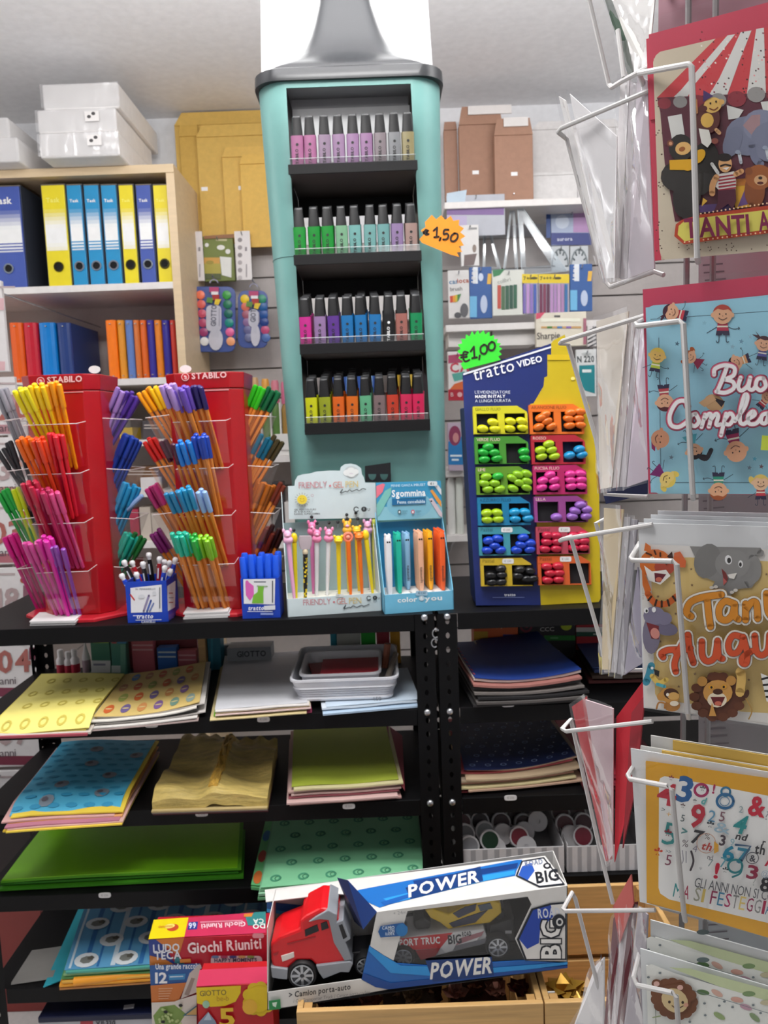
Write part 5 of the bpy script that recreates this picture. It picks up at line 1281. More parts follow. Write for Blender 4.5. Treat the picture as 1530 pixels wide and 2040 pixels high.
# ================================================================ wire spinner with greeting cards
dR = Vector((.866,-.5,0)); nA = Vector((-.5,-.866,0)); P0 = at(1290,900,.60)
PA = Plane(P0,nA); WIRE = M('#c3c1c0',.32); CELL = CLEAR((.98,.98,.98),.035,.05,.5)
SC = P0 + dR * .085 - nA * .10
def wpt(q):
    """(x, y, lift) on the face towards the shop, or (x, y, 'Y', distance)"""
    return at(q[0],q[1],q[3]) if len(q) == 4 else PA.hit(q[0],q[1],q[2])
sp_ = thing('card_spinner','light grey wire card spinner with tilted pockets in the foreground','card rack',(SC.x,SC.y,0))
b = MB(); b.lathe([(.21,0),(.21,.012),(.05,.03),(.018,.05)],M('#9a9a9c',.4,.3),(SC.x,SC.y,0),32); obj('base',b,sp_)
b = MB(); b.tube([(SC.x,SC.y,.045),(SC.x,SC.y,2.02)],.014,M('#a9a9ab',.35,.3),14); obj('pole',b,sp_)
for q in (-.045,.03): 
    a = P0 + dR * (.034 + q * .25) - nA * .030
    b = MB(); b.tube([(a.x,a.y,.42),(a.x,a.y,2.0)],.0024,M('#8f8d8e',.4,.2),8); obj('upright_wire',b,sp_)
for z in (.45,.72,.98,1.20,1.47,1.72,1.98):
    b = MB(); cc = [P0 + dR * .006 - nA * .03,P0 + dR * .16 - nA * .03,P0 + dR * .16 - nA * .17,P0 + dR * .006 - nA * .17]
    cc = [Vector((p.x,p.y,z)) for p in cc]; b.tube(cc + [cc[0]],.002,WIRE,8,False); b.tube([cc[0],(SC.x,SC.y,z)],.002,WIRE,8); b.tube([cc[2],(SC.x,SC.y,z)],.002,WIRE,8); obj('level_frame',b,sp_)
FW = [  # pockets of the face with the cards
    [(1290,192,-.02),(1274,146,.004),(1372,128,.026),(1378,133,.027),(1389,514,.016),(1391,522,.002)],
    [(1288,634,-.01),(1267,645,.012),(1270,650,.014),(1354,640,.026),(1361,645,.027),(1380,984,.016),(1381,994,.002)],
    [(1275,1082,-.01),(1257,1112,.012),(1260,1116,.014),(1340,1118,.028),(1348,1124,.028),(1370,1420,.016),(1372,1430,.002)],
    [(1268,1518,-.01),(1251,1545,.012),(1255,1552,.014),(1330,1566,.028),(1338,1572,.028),(1363,1824,.016),(1365,1834,.002)],
    [(1274,1900,-.01),(1262,1948,.012),(1270,1963,.014),(1340,1978,.028),(1347,1984,.028),(1362,2180,.016)],
]
for w_ in FW:
    b = MB(); b.tube([wpt(q) for q in w_],.0021,WIRE,8); obj('pocket_wire',b,sp_,'front wire of a card pocket')
SWR = [  # pockets of the side seen edge-on
    [(1160,-60,'Y',.66),(1213,168,'Y',.655),(1219,174,'Y',.65),(1242,160,'Y',.62),(1300,130,'Y',.60)],
    [(1231,60,'Y',.63),(1243,155,'Y',.62)],
    [(1330,165,'Y',.595),(1117,256,'Y',.645),(1112,263,'Y',.65),(1130,278,'Y',.668),(1205,560,'Y',.655),(1216,572,'Y',.65),(1303,541,'Y',.62),(1322,548,'Y',.61)],
    [(1320,618,'Y',.595),(1119,680,'Y',.645),(1116,684,'Y',.65),(1132,687,'Y',.668),(1187,873,'Y',.66),(1206,985,'Y',.655),(1290,990,'Y',.63)],
    [(1300,1045,'Y',.595),(1122,1074,'Y',.645),(1116,1077,'Y',.65),(1137,1069,'Y',.665),(1139,1078,'Y',.666),(1198,1282,'Y',.66),(1206,1336,'Y',.655),(1290,1335,'Y',.63)],
    [(1205,1034,'Y',.69),(1187,1042,'Y',.685),(1200,1090,'Y',.685),(1215,1330,'Y',.68)],
    [(1300,1437,'Y',.595),(1128,1457,'Y',.645),(1120,1452,'Y',.65),(1137,1432,'Y',.668),(1192,1680,'Y',.66),(1221,1800,'Y',.65)],
    [(1305,1813,'Y',.595),(1127,1815,'Y',.645),(1122,1811,'Y',.65),(1140,1778,'Y',.668),(1146,1790,'Y',.668),(1200,1998,'Y',.66),(1215,2080,'Y',.65)],
]
for w_ in SWR:
    b = MB(); b.tube([wpt(q) for q in w_],.0019,WIRE,8); obj('pocket_wire',b,sp_,'side wire of a card pocket')
EW = .167
def card(tl,bl,off,col,th=.0012,w=EW,mb=None,rr=0.0):
    a,c = PA.hit(*tl,off),PA.hit(*bl,off); mb = mb or MB(); mb.prism([c,c + dR * w,a + dR * w,a],nA * th,M(col,.5,kind='paper')); return mb,a,c
def face_card(name,label,parts,prints=None,cell=None):
    mb0,a,c = card(*parts[0][1:4],parts[0][4]); t = thing('greeting_card',label,'greeting card',(c + dR * .08),'greeting cards on the spinner face'); 
    for i,(pn,tl,bl,off,col) in enumerate(parts):
        mb,a,c = card(tl,bl,off,col,w=EW - (.005 if pn == 'card_front' else 0)); obj(pn,mb,t)
    if prints: obj('print',prints,t,'printed picture and lettering')
    if cell:
        tl,bl,off = cell; a,c = PA.hit(*tl,off),PA.hit(*bl,off); b = MB(); b.grid(lambda u,v: c + (a - c) * v + dR * (EW + .006) * u + nA * (.0012 * math.sin(7 * v + 3 * u) * math.sin(5 * u + 1)),8,14,CELL); obj('clear_sleeve',b,t,'shiny clear sleeve')
    return t
C6 = 450 / 1530.0
def kid_face(p,x,y,r,skin,hair,rot=0,style=0):
    ca,sa = math.cos(math.radians(rot)),math.sin(math.radians(rot)); R = lambda dx,dy: (x + (dx * ca - dy * sa) * r,y + (dx * sa + dy * ca) * r)
    if style == 1:
        for s in (-1,1): p.ell(*R(s * 1.15,-.3),r * .35,r * .5,hair,rot + s * 20)
    if style == 2: p.poly([R(-.5,-.8),R(-1.3,-1.5),R(-.9,-1.0),R(-1.7,-1.0),R(-.9,-.6)],hair)
    p.ell(*R(-1,.05),r * .2,r * .25,skin); p.ell(*R(1,.05),r * .2,r * .25,skin)
    p.ell(x,y,r,r,skin,n=20)
    if hair:
        p.poly([R(math.cos(math.radians(q)) * 1.03,math.sin(math.radians(q)) * 1.03) for q in range(195,346,15)] + [R(.55,-.55),R(.1,-.45),R(-.5,-.6)],hair)
    p.ell(*R(-.3,-.05),r * .07,r * .09,'#2a2222',n=8); p.ell(*R(.35,-.05),r * .07,r * .09,'#2a2222',n=8)
    p.stroke([R(-.4,.35),R(0,.55),R(.45,.35)],r * .07,'#5a3a34'); p.ell(*R(.02,.15),r * .06,r * .06,'#b07a60',n=8)
def kid(p,x,y,r,skin,hair,shirt,rot=0,style=0,legs=True,dress=False):
    ca,sa = math.cos(math.radians(rot)),math.sin(math.radians(rot)); R = lambda dx,dy: (x + (dx * ca - dy * sa) * r,y + (dx * sa + dy * ca) * r)
    lc = '#3a4a5c'
    p.stroke([R(-.6,1.3),R(-1.1,1.6),R(-1.6,1.9)],r * .07,lc); p.stroke([R(.6,1.3),R(1.2,1.5),R(1.7,1.4)],r * .07,lc); p.stroke([R(1.6,1.3),R(1.75,1.4),R(1.65,1.55)],r * .06,lc)
    if legs:
        p.stroke([R(-.35,2.1),R(-.4,2.8),R(-.6,2.85),R(-.65,2.7)],r * .08,lc); p.stroke([R(.35,2.1),R(.4,2.8),R(.65,2.8)],r * .08,lc)
    if dress: p.poly([R(-.3,.8),R(.3,.8),R(1.0,2.1),R(-.9,2.1)],shirt)
    else:
        p.poly([R(-.5,.85),R(.5,.85),R(.65,1.7),R(-.6,1.7)],shirt); p.poly([R(-.55,1.15),R(.55,1.15),R(.58,1.32),R(-.57,1.32)],'#eae2d2'); p.poly([R(-.62,1.68),R(.66,1.68),R(.72,2.15),R(.1,2.12),R(0,1.95),R(-.1,2.12),R(-.7,2.15)],'#34304a')
    kid_face(p,x,y,r,skin,hair,rot,style)
def star(p,x,y,r,c,rot=0):
    p.poly([(x + (r if k % 2 == 0 else r * .42) * math.cos(math.radians(rot - 90 + 36 * k)),y + (r if k % 2 == 0 else r * .42) * math.sin(math.radians(rot - 90 + 36 * k))) for k in range(10)],c)
def script(p,strokes,layers):
    for wd,c in layers:
        for s in strokes: p.stroke(s,wd,c)
# ---- first row: circus card on a red envelope
p = Print(PA,.0040,.00006); p.fr(1080,0,C6)
OUT = 1700
p.poly([(752,420),(770,375),(800,350),(1175,262),(OUT,150),(OUT,1660),(1530,1700),(830,1760),(805,1735),(795,1690)],'#d2c5ae')
p.poly([(1175,262),(1260,240),(OUT,150),(OUT,620),(1530,640),(1320,650),(880,660),(775,665),(830,610)],'#cf3f46')
p.poly([(1255,240),(1308,231),(1200,370),(1030,575),(985,655),(888,660),(940,610),(1100,420)],'#dfdfdb'); p.poly([(1345,218),(1418,206),(1330,430),(1255,640),(1130,645),(1200,530)],'#dfdfdb'); p.poly([(1450,196),(1502,188),(1516,640),(1386,640),(1420,400)],'#dfdfdb'); p.poly([(1600,170),(1660,160),(OUT,400),(OUT,640),(1640,640)],'#dfdfdb')
p.poly([(778,662),(OUT,620),(OUT,1400),(900,1500),(830,1100),(800,760)],'#5c2233')
for x,y,r,c in ((828,700,46,'#8f2a38'),(935,690,48,'#9a9896'),(1050,690,56,'#8f2a38'),(1190,680,58,'#9a9896'),(1318,670,64,'#8f2a38'),(1450,640,62,'#9a9896'),(1580,640,62,'#8f2a38')): p.ell(x,y,r,r * .85,c)
for q in ([(850,790),(945,772),(968,930),(880,950)],[(1250,712),(1365,745),(1330,800),(1262,810)],[(1480,690),(1600,680),(1600,800),(1500,760)]): p.poly(q,'#dcdcd8')
p.ell(1390,920,150,135,'#7b8097'); p.ell(1480,850,120,110,'#858aa2'); p.poly([(1360,850),(1420,780),(1478,775),(1475,900),(1430,925)],'#a8868a'); p.ell(1290,960,60,110,'#767b92',20); p.ell(1560,960,150,140,'#7b8097'); p.stroke([(1420,980),(1440,1070),(1480,1110)],50,'#757a92')
for x,y in ((1335,1040),(1520,1010)): p.stroke([(x,y),(x + 12,y + 60)],22,'#c9d0d8'); p.ell(x - 10,y - 10,18,14,'#9aa4b8')
p.poly([(1290,1245),(1400,1235),(1420,1400),(1310,1410)],'#e0a828'); p.poly([(1370,1290),(1410,1380),(1325,1400)],'#6a4a86'); p.poly([(1290,1215),(1420,1205),(1420,1250),(1290,1262)],'#c87a2a'); p.poly([(1060,1390),(1300,1370),(1290,1430),(1070,1440)],'#553a72'); p.poly([(1090,1340),(1120,1360),(1080,1400)],'#e0b040')
p.ell(1440,1290,70,120,'#8a4a1e'); p.ell(1470,1200,95,85,'#a05a26'); p.ell(1400,1160,26,26,'#8a4a1e'); p.ell(1480,1220,45,36,'#d8a878'); p.ell(1478,1240,22,10,'#5a2018'); p.ell(1478,1205,14,10,'#2a1a14'); p.stroke([(1420,1370),(1430,1400)],40,'#8a4a1e')
p.ell(1090,1140,105,190,'#26221f',12); p.ell(940,1190,138,110,'#2a2623',-8); p.ell(980,1330,95,150,'#25211e',8); p.ell(995,1450,55,48,'#25211e'); p.ell(940,1000,82,92,'#2a2623'); p.ell(868,970,22,22,'#7a4a34'); p.ell(870,972,12,12,'#c8906a'); p.ell(955,1005,54,44,'#dcae6a',-14); p.ell(948,1010,22,16,'#9a5a2a',-20)
p.poly([(862,1085),(1010,1078),(1018,1152),(865,1150)],'#d9a31e'); p.ell(1060,1060,58,36,'#d9a31e',-50); p.ell(985,1120,36,38,'#d9a31e')
p.ell(1120,800,85,105,'#5a2c28'); p.ell(1118,815,44,50,'#e0b458'); p.ell(1155,712,62,52,'#e2b866',-20); p.ell(1095,735,24,20,'#5a2c28'); p.ell(1215,690,20,18,'#d8a860'); p.stroke([(1135,735),(1165,745),(1190,728)],8,'#7a3a20'); p.ell(1140,700,6,8,'#2a1a14'); p.ell(1178,688,6,8,'#2a1a14'); p.poly([(1092,610),(1160,650),(1090,690)],'#4a3468')
p.stroke([(1045,760),(1040,700),(1040,680)],22,'#c89060'); p.stroke([(1180,880),(1200,900)],26,'#d8a878'); p.poly([(1060,870),(1130,880),(1150,960),(1120,1000),(1080,970)],'#e4e2da'); p.ell(1170,955,24,20,'#8a4a3e')
p.stroke([(1150,1110),(1190,1170)],22,'#dcdcd8',False); p.poly([(1150,1240),(1190,1180),(1300,1160),(1315,1230),(1310,1300),(1210,1300)],'#d8d2cc')
for k in range(5): p.poly([(1195,1195 + 22 * k),(1312,1178 + 22 * k),(1312,1188 + 22 * k),(1195,1206 + 22 * k)],'#9a2a3a')
p.stroke([(1180,1200),(1155,1250),(1152,1310)],40,'#d09a68'); p.stroke([(1312,1180),(1350,1160)],36,'#d09a68'); p.poly([(1190,1290),(1310,1280),(1315,1360),(1290,1420),(1260,1380),(1190,1430),(1160,1440),(1190,1370)],'#4e1f30')
p.ell(1240,1110,46,58,'#d8a470'); p.ell(1235,1066,48,28,'#221c1a'); p.stroke([(1210,1125),(1240,1115),(1275,1122)],12,'#221c1a'); p.poly([(1220,1138),(1268,1132),(1250,1152)],'#eee8e0')
p.poly([(905,1520),(945,1490),(1060,1455),(OUT,1370),(OUT,1560),(1530,1580),(1060,1640),(960,1655),(895,1600)],'#b8452a'); p.poly([(925,1530),(960,1500),(1070,1475),(OUT,1400),(OUT,1530),(1530,1555),(1060,1615),(965,1635),(918,1590)],'#d9cf62')
for k in range(22): p.ell(1075 + 28 * k,1447 - 4.4 * k,6,6,'#f2c9a0',n=8); p.ell(965 + 32 * k,1640 - 4.0 * k,6,6,'#f2c9a0',n=8)
p.text('TANTI',968,1612,128,'#7c1f48',4,1,440,0,.05); p.text('AUGURI',1470,1565,126,'#7c1f48',5,1,400)
rr = random.Random(8)
for k in range(70):
    x,y = rr.uniform(1050,1560),rr.uniform(210,640); p.ell(x,y,7,6,rr.choice(['#f0e8e0','#7a3038','#3a2a2a','#e8a0a0']),rr.uniform(0,90),6)
for k in range(24): p.ell(rr.uniform(770,830),rr.uniform(450,1700),6,5,'#5a4438',0,6); p.ell(rr.uniform(900,1560),rr.uniform(1640,1700),5,5,'#5a4438',0,6)
face_card('c','circus birthday card on a red envelope in the top spinner pocket',[('envelope',(1288,79),(1305,520),-.0005,'#c53a52'),('envelope_flap',(1293,70),(1296,240),.0008,'#c93c55'),('card_front',(1303,118),(1318,518),.0024,'#d2c5ae')],p,((1286,40),(1310,528),.0062))
# ---- second row: children on pale blue
p = Print(PA,.0040,.00006); p.fr(1080,520,C6)
p.poly([(706,350),(720,315),(752,300),(1530,245),(OUT,232),(OUT,1585),(1530,1580),(790,1576),(750,1560),(735,1520)],'#9cd2e6')
for s in ([(735,395),(1530,340)],[(790,520),(805,1500)],[(800,1500),(1530,1500)]): p.stroke(s,3.5,'#41586c',False)
SK = '#e2ae8c'
for a in ((1222,362,66,'#e6b08a','#b8463a','#b8334e',0,0),(1500,560,52,SK,'#4a2c34','#5a5aa0',8,2)): kid(p,*a)
kid(p,872,345,54,SK,'#4a2638','#c8404c',-75,2,False); kid(p,780,640,52,'#e6be6a','#e8c65a','#b8c84a',10,0); kid(p,1000,650,44,SK,'#a8562e','#8e2a4a',-55,1,True,True); kid(p,1310,690,48,SK,'#2a2228','#d8a070',-110,0,False)
kid(p,832,960,58,SK,'#5a2a30','#b84a54',175,0); p.poly([(738,1190),(770,1220),(765,1290),(742,1270)],'#8e2a5a'); kid_face(p,800,1205,62,'#c98e6e',None,100); kid(p,1030,1290,54,SK,'#2c2428','#58b0c0',165,2,True,True); kid(p,1315,1290,72,'#d8a07e',None,'#a02a5a',168,0)
kid(p,850,1480,54,'#ecd07a','#e8cc60','#7a2a6a',130,1,True,True); kid(p,1195,1560,60,'#e6b08a','#a85a34','#3a9a80',180,0); kid(p,1480,1500,54,'#e8bf9a','#e0c46a','#c8404c',0,1,True); kid(p,1530,920,44,SK,'#7a2030','#b83a4a',40,0,False)
p.ell(1165,960,70,56,'#c09a70',20); p.poly([(1150,920),(1240,950),(1215,990)],'#2e2830'); p.poly([(1060,960),(1150,900),(1180,940),(1100,990)],'#c8a078'); p.poly([(1490,1180),(OUT,1200),(OUT,1290),(1480,1280)],'#c8d84a'); p.stroke([(1060,1320),(1110,1340),(1145,1280)],30,'#26222a')
for x,y,c in ((915,560,'#5a7a90'),(1350,545,'#6a90a8'),(1410,512,'#8fb4c6'),(875,1330,'#5a6a78'),(1405,1400,'#5a6a78'),(1440,1340,'#4a90a8'),(1485,1392,'#6a4a50'),(1290,580,'#8fb4c6'),(940,1090,'#7ab0c4'),(1100,420,'#8fc0d4')): star(p,x,y,18,c,10)
BUO = [[(1250,722),(1222,800),(1188,880)],[(1165,770),(1172,730),(1235,706),(1300,722),(1296,775),(1232,802)],[(1232,802),(1292,818),(1298,862),(1240,892),(1180,884)],
       [(1345,790),(1328,850),(1350,878),(1392,846),(1410,790)],[(1410,790),(1398,858),(1424,872),(1445,850)],[(1500,795),(1460,800),(1448,850),(1480,876),(1515,846),(1500,795)],[(1550,880),(1570,790),(1610,800),(1600,870)]]
COM = [[(985,985),(965,948),(910,960),(866,1040),(872,1108),(925,1125),(990,1085)],[(1040,1035),(1008,1050),(1003,1100),(1035,1118),(1062,1085),(1040,1035)],[(1080,1125),(1104,1040)],[(1096,1075),(1130,1036),(1146,1052),(1130,1122)],[(1138,1080),(1176,1036),(1192,1052),(1180,1108),(1210,1106)],
       [(1246,1035),(1228,1110),(1212,1180)],[(1236,1075),(1272,1032),(1296,1062),(1270,1106),(1232,1100)],[(1305,1085),(1372,990),(1392,920),(1372,908),(1346,1000),(1340,1085),(1366,1104),(1396,1082)],[(1396,1070),(1440,1042),(1428,1018),(1396,1050),(1402,1100),(1450,1100),(1484,1060)],[(1535,1030),(1492,1044),(1484,1090),(1515,1096),(1538,1030),(1538,1095),(1565,1085)]]
script(p,BUO + COM,((52,'#a8405a'),(42,'#d8708a'),(27,'#f2eff0')))
face_card('c','pale blue birthday card with cartoon children on a pink red envelope',[('envelope',(1281,577),(1293,983),-.0005,'#c83e5c'),('card_front',(1287,613),(1297,981),.0024,'#9cd2e6')],p,((1279,566),(1296,988),.0062))
# ---- third row: safari animals
p = Print(PA,.0040,.00006); p.fr(1080,1000,C6)
p.poly([(670,285),(1000,298),(OUT,330),(OUT,1520),(1530,1498),(720,1392),(698,1372)],'#e6e3de')
p.poly([(735,380),(1000,375),(OUT,410),(OUT,1440),(1350,1420),(960,1360),(790,1345),(765,1300)],'#dfc27c')
for x,y in ((1010,455),(895,550),(1015,562),(785,640),(905,757),(900,870),(800,945),(1265,895),(1035,1165),(925,1250),(1400,1205),(1520,490),(1515,600),(1180,620)): star(p,x,y,11,'#8a6a48')
p.poly([(1000,300),(1480,310),(1490,330),(1440,345),(1445,380),(1485,420),(1480,500),(1420,580),(1330,590),(1270,640),(1140,590),(1170,540),(1080,500),(1040,380)],'#8a8987'); p.ell(1120,400,90,120,'#7e7d7b',15); p.ell(1290,420,120,100,'#908f8d'); p.stroke([(1380,560),(1455,500),(1450,400),(1400,370),(1440,335),(1480,345)],48,'#8d8c8a')
p.ell(1262,392,24,32,'#eeeeee',-10); p.ell(1266,396,13,19,'#2a2a28'); p.ell(1345,420,16,25,'#eeeeee',-5); p.ell(1343,424,9,15,'#2a2a28'); p.poly([(1215,450),(1235,560),(1260,520),(1245,480)],'#7a2a26'); p.poly([(1225,510),(1228,565),(1252,540)],'#c8605a'); p.poly([(1255,492),(1320,480),(1300,522),(1268,515)],'#efece4')
for x,y in ((1148,580),(1176,575),(1285,612),(1310,598)): p.ell(x,y,15,11,'#e8e4dc')
p.ell(770,420,110,100,'#d9722c',10); p.poly([(690,330),(700,275),(735,300),(740,340)],'#d9722c'); p.poly([(845,370),(880,335),(890,400)],'#3a2018'); p.poly([(890,390),(895,345),(935,335),(975,400),(970,445),(920,440)],'#d86a3c'); p.ell(830,440,70,55,'#b04a38'); p.poly([(690,430),(745,470),(840,460),(870,500),(800,560),(720,530)],'#eeeae4'); p.poly([(760,480),(840,490),(800,545),(765,540)],'#6a2030'); p.ell(790,525,22,16,'#d0705a'); p.ell(745,385,18,15,'#f0e0c0'); p.ell(748,387,8,10,'#3a2a1a')
for s in ([(705,345),(740,360)],[(760,330),(770,355)],[(800,345),(800,368)],[(690,400),(720,402)],[(860,400),(840,420)]): p.stroke(s,11,'#4a2a1c',False)
p.poly([(675,440),(710,520),(740,600),(700,620),(680,560)],'#d9722c'); p.stroke([(715,620),(760,680),(840,690),(910,640)],42,'#d0642a')
for s in ([(740,640),(720,665)],[(775,665),(765,700)],[(810,672),(810,710)],[(850,665),(860,702)],[(885,640),(905,668)]): p.stroke(s,14,'#3a2418',False)
p.ell(740,900,60,130,'#7a7488'); p.ell(840,860,80,45,'#6f6a82',10); p.ell(760,770,75,62,'#7f7a92'); p.ell(830,790,50,45,'#7f7a92'); p.poly([(705,815),(790,840),(790,930),(740,925)],'#7a2a30'); p.ell(765,890,30,38,'#d08a80',-20); p.ell(705,735,16,20,'#eeeeee'); p.ell(708,738,7,10,'#222222'); p.ell(757,730,14,18,'#eeeeee')
p.stroke([(740,1110),(725,1170),(705,1220)],50,'#3f90a8'); p.stroke([(745,1180),(790,1225),(840,1205)],34,'#e0c060'); p.stroke([(780,1235),(830,1250)],22,'#58b0c0'); p.poly([(755,1130),(795,1145),(790,1185),(765,1170)],'#2a2624'); p.ell(745,1125,10,10,'#f0f0ee')
p.ell(880,1380,55,40,'#b0783c'); p.ell(865,1310,68,52,'#c89048',10); p.ell(875,1300,52,38,'#4a2a1c',10); p.ell(890,1315,40,26,'#d8a860'); p.ell(850,1305,10,12,'#f0e8d8'); p.ell(800,1320,22,26,'#c89048'); p.stroke([(775,1400),(790,1360),(830,1365),(830,1395)],12,'#b0783c'); p.ell(895,1365,30,18,'#e8dcc8')
p.ell(1190,1330,170,150,'#5c3322'); 
for k in range(14):
    a = 2 * PI * k / 14; p.ell(1190 + 160 * math.cos(a),1320 + 140 * math.sin(a),36,30,'#653a26')
p.poly([(1110,1200),(1165,1150),(1230,1165),(1260,1230)],'#6a3a22'); p.ell(1280,1210,34,34,'#c8924a'); p.ell(1085,1215,34,34,'#c8924a'); p.ell(1190,1290,100,85,'#d29a50'); p.ell(1185,1340,66,52,'#ecdfc4'); p.poly([(1140,1320),(1240,1320),(1210,1385),(1165,1375)],'#6a2024'); p.ell(1192,1365,24,16,'#d0705a'); p.ell(1190,1285,34,20,'#4a281a'); p.ell(1145,1255,18,14,'#e8a838'); p.ell(1147,1256,8,9,'#221a14'); p.ell(1232,1252,18,14,'#e8a838'); p.ell(1230,1253,8,9,'#221a14'); p.poly([(1130,1450),(1150,1360),(1180,1450)],'#d29a50')
p.stroke([(1340,1290),(1350,1190),(1340,1150)],62,'#e0b868'); p.stroke([(1400,1470),(1420,1410),(1380,1330)],9,'#b08a48'); p.ell(1386,1300,16,30,'#4a2a1c',15)
p.poly([(1480,1160),(1530,1180),(OUT,1200),(OUT,1420),(1520,1350)],'#eeece8')
for k in range(4): p.stroke([(1490 + 10 * k,1200 + 40 * k),(1530 + 20 * k,1190 + 45 * k)],14,'#2a2826',False)
TAN = [[(1010,775),(978,745),(1005,680),(1090,645),(1215,628)],[(1118,655),(1128,760),(1140,845)],[(1300,690),(1240,672),(1200,720),(1205,785),(1250,800),(1290,760),(1304,690)],[(1304,690),(1306,770),(1330,795)],[(1378,690),(1378,800)],[(1380,730),(1420,680),(1452,690),(1460,790)],[(1520,620),(1530,740),(1570,790)]]
AUG = [[(820,1052),(808,1026),(850,1004),(920,1000)],[(985,900),(935,990),(898,1090),(905,1150)],[(988,900),(1000,1000),(1025,1090)],[(905,1018),(1005,992)],[(1082,945),(1085,1040),(1120,1080),(1170,1050),(1188,940)],[(1188,940),(1195,1040),(1222,1062)],[(1352,915),(1295,905),(1262,960),(1275,1020),(1320,1020),(1352,970),(1362,915)],[(1362,915),(1388,1020),(1384,1090),(1356,1090),(1360,1050),(1420,1010)],[(1440,905),(1452,1010),(1490,1038),(1530,1000),(1540,900)],[(1540,900),(1560,1010),(1600,1000)]]
script(p,TAN,((84,'#b08a50'),(76,'#f0ede4'),(50,'#8a5a24'),(44,'#d98c2c'))); script(p,AUG,((78,'#b08a50'),(70,'#f0ede4'),(46,'#8a3a20'),(40,'#d4542e')))
p.text('BIGLIETTI',690,660,14,'#b8b4ae',88)
for k in range(3):
    o = .0046 + .0034 * k; tl,bl = (1283 + 14 * k,1033 - 8 * k),(1290 + 10 * k,1400)
    face_card('c',['white envelope right behind the safari card','second white envelope behind the safari card','rearmost white envelope behind the safari card'][k],[('envelope',tl,bl,-o,'#dcdfe2')])
face_card('c','safari animal birthday card with a white envelope in the third pocket',[('envelope',(1272,1041),(1283,1409),-.0008,'#e0e2e4'),('card_front',(1277,1084),(1285,1408),.0024,'#e6e3de')],p,((1270,1032),(1284,1416),.0062))
# ---- fourth row: numbers card
p = Print(PA,.0040,.00006); p.fr(1080,1480,C6)
p.poly([(705,120),(OUT,262),(OUT,1370),(710,1075)],'#e2a51c')
p.poly([(792,262),(800,238),(830,225),(OUT,390),(OUT,1260),(860,1060),(800,1020),(788,980)],'#ececea')
A_ = -10.5
def tt(s,x,y,h,c,bold=0,a=A_,w=None,sh=0): p.text(s,x,y,h,c,a,bold,w,sh)
def ringd(x,y,rx,ry,wd,c): p.stroke([(x + rx * math.cos(2 * PI * k / 12),y + ry * math.sin(2 * PI * k / 12)) for k in range(13)],wd,c)
tt('3',900,385,165,'#1f5f9c',1,A_,108); ringd(1078,320,44,40,18,'#a8205c'); tt('*',1060,350,60,'#3a3a44',1); tt('!',1150,340,60,'#b02458',1); ringd(1244,330,30,28,14,'#2a78a0'); ringd(1240,395,56,48,18,'#23689a'); ringd(1236,396,32,30,5,'#4a80a8'); tt('&',1388,482,130,'#c8203c',1,A_,120)
tt('4',770,405,140,'#bf2038',1,A_,130); tt('d',1072,412,46,'#58a8a8',1,A_,None,.2); tt('9',990,560,150,'#bb1f38',1,A_,100); tt('2',1120,530,78,'#5a96b8',0); tt('5',1196,528,66,'#7a4a5a',0); tt('4',1280,600,118,'#1f8f90',1,A_,88,.2); tt('2',1330,470,44,'#8aa0a4',0); tt('{',1400,640,120,'#7a8288'); tt('5',936,530,46,'#4a5a5c',0)
tt('5',806,680,150,'#2a8a8a',0,A_,95); tt('>',806,466,34,'#6a7a7c'); tt('*',930,460,50,'#5a3a40',1); tt('*',850,275,54,'#8a2a3a',1); tt('*',1015,420,40,'#5a5a60',1); tt('+',840,500,40,'#d8a860'); tt('*',815,665,80,'#8a2a3a',1); tt('*',1105,605,76,'#2a3a44',1); tt('>',940,620,52,'#5a8a8a',1); tt('&',1160,600,70,'#9ab8c8',0,A_,110)
tt('7',1000,672,88,'#3a3a3e',1,A_,74,.2); ringd(1112,680,64,66,5,'#c8a08a'); p.poly([(1165,665),(1195,690),(1195,735),(1165,750)],'#d8a038'); tt('th',1072,718,50,'#b04038',1,A_,70,.25); tt('%',1098,650,40,'#6a5a58'); tt('3',1196,690,68,'#4a4048',1); tt('9',1270,692,46,'#8ab4c0'); tt('nd',1306,650,44,'#2f3034',1,A_,76,.2); tt('67',1216,790,100,'#23809c',1,A_,180); p.stroke([(1312,690),(1412,700),(1350,800)],16,'#3a5a78',False); tt('th',1436,745,64,'#2c2c30',1,A_,70); tt('r',1490,690,40,'#2c2c30',1)
tt('%',944,700,48,'#6a6064'); tt('4',1016,736,48,'#8a8490'); tt('>>',834,745,26,'#6a7a80'); tt('*',745,800,90,'#c04028',1); tt('5',830,825,72,'#7a3a50',0); p.stroke([(950,730),(955,800),(930,830)],7,'#9a9aa0'); p.stroke([(975,735),(975,810)],7,'#9a9aa0'); p.stroke([(1010,735),(1025,800),(1005,862)],14,'#4a4448'); tt('nd',1118,785,30,'#6a6468',0); tt('7',1120,835,50,'#8a9a9a',0); tt('!',1158,912,100,'#b81f3a',1,A_,32); tt('7',1200,840,70,'#5a9aa8',0); ringd(1308,835,48,44,15,'#2a7a80'); p.stroke([(1356,840),(1340,885),(1290,908)],13,'#2a7a80'); ringd(1424,780,42,38,5,'#4a4a50'); tt('&',1402,800,44,'#4a4a50',1); tt('3',1380,912,88,'#8a2a44',1,A_,78); tt('8',1470,1000,96,'#2c2c30',1,A_,70); tt('@',1482,900,40,'#a8b8c8'); tt('*',1212,905,64,'#3a4448',1); tt('<',1112,895,40,'#c8a058',1); tt('?',1425,965,50,'#b0b4b0'); tt('*',1060,872,34,'#9a9a9c'); tt('?',1510,520,60,'#9a9aa0'); tt('A',1505,830,70,'#b81f3a',1)
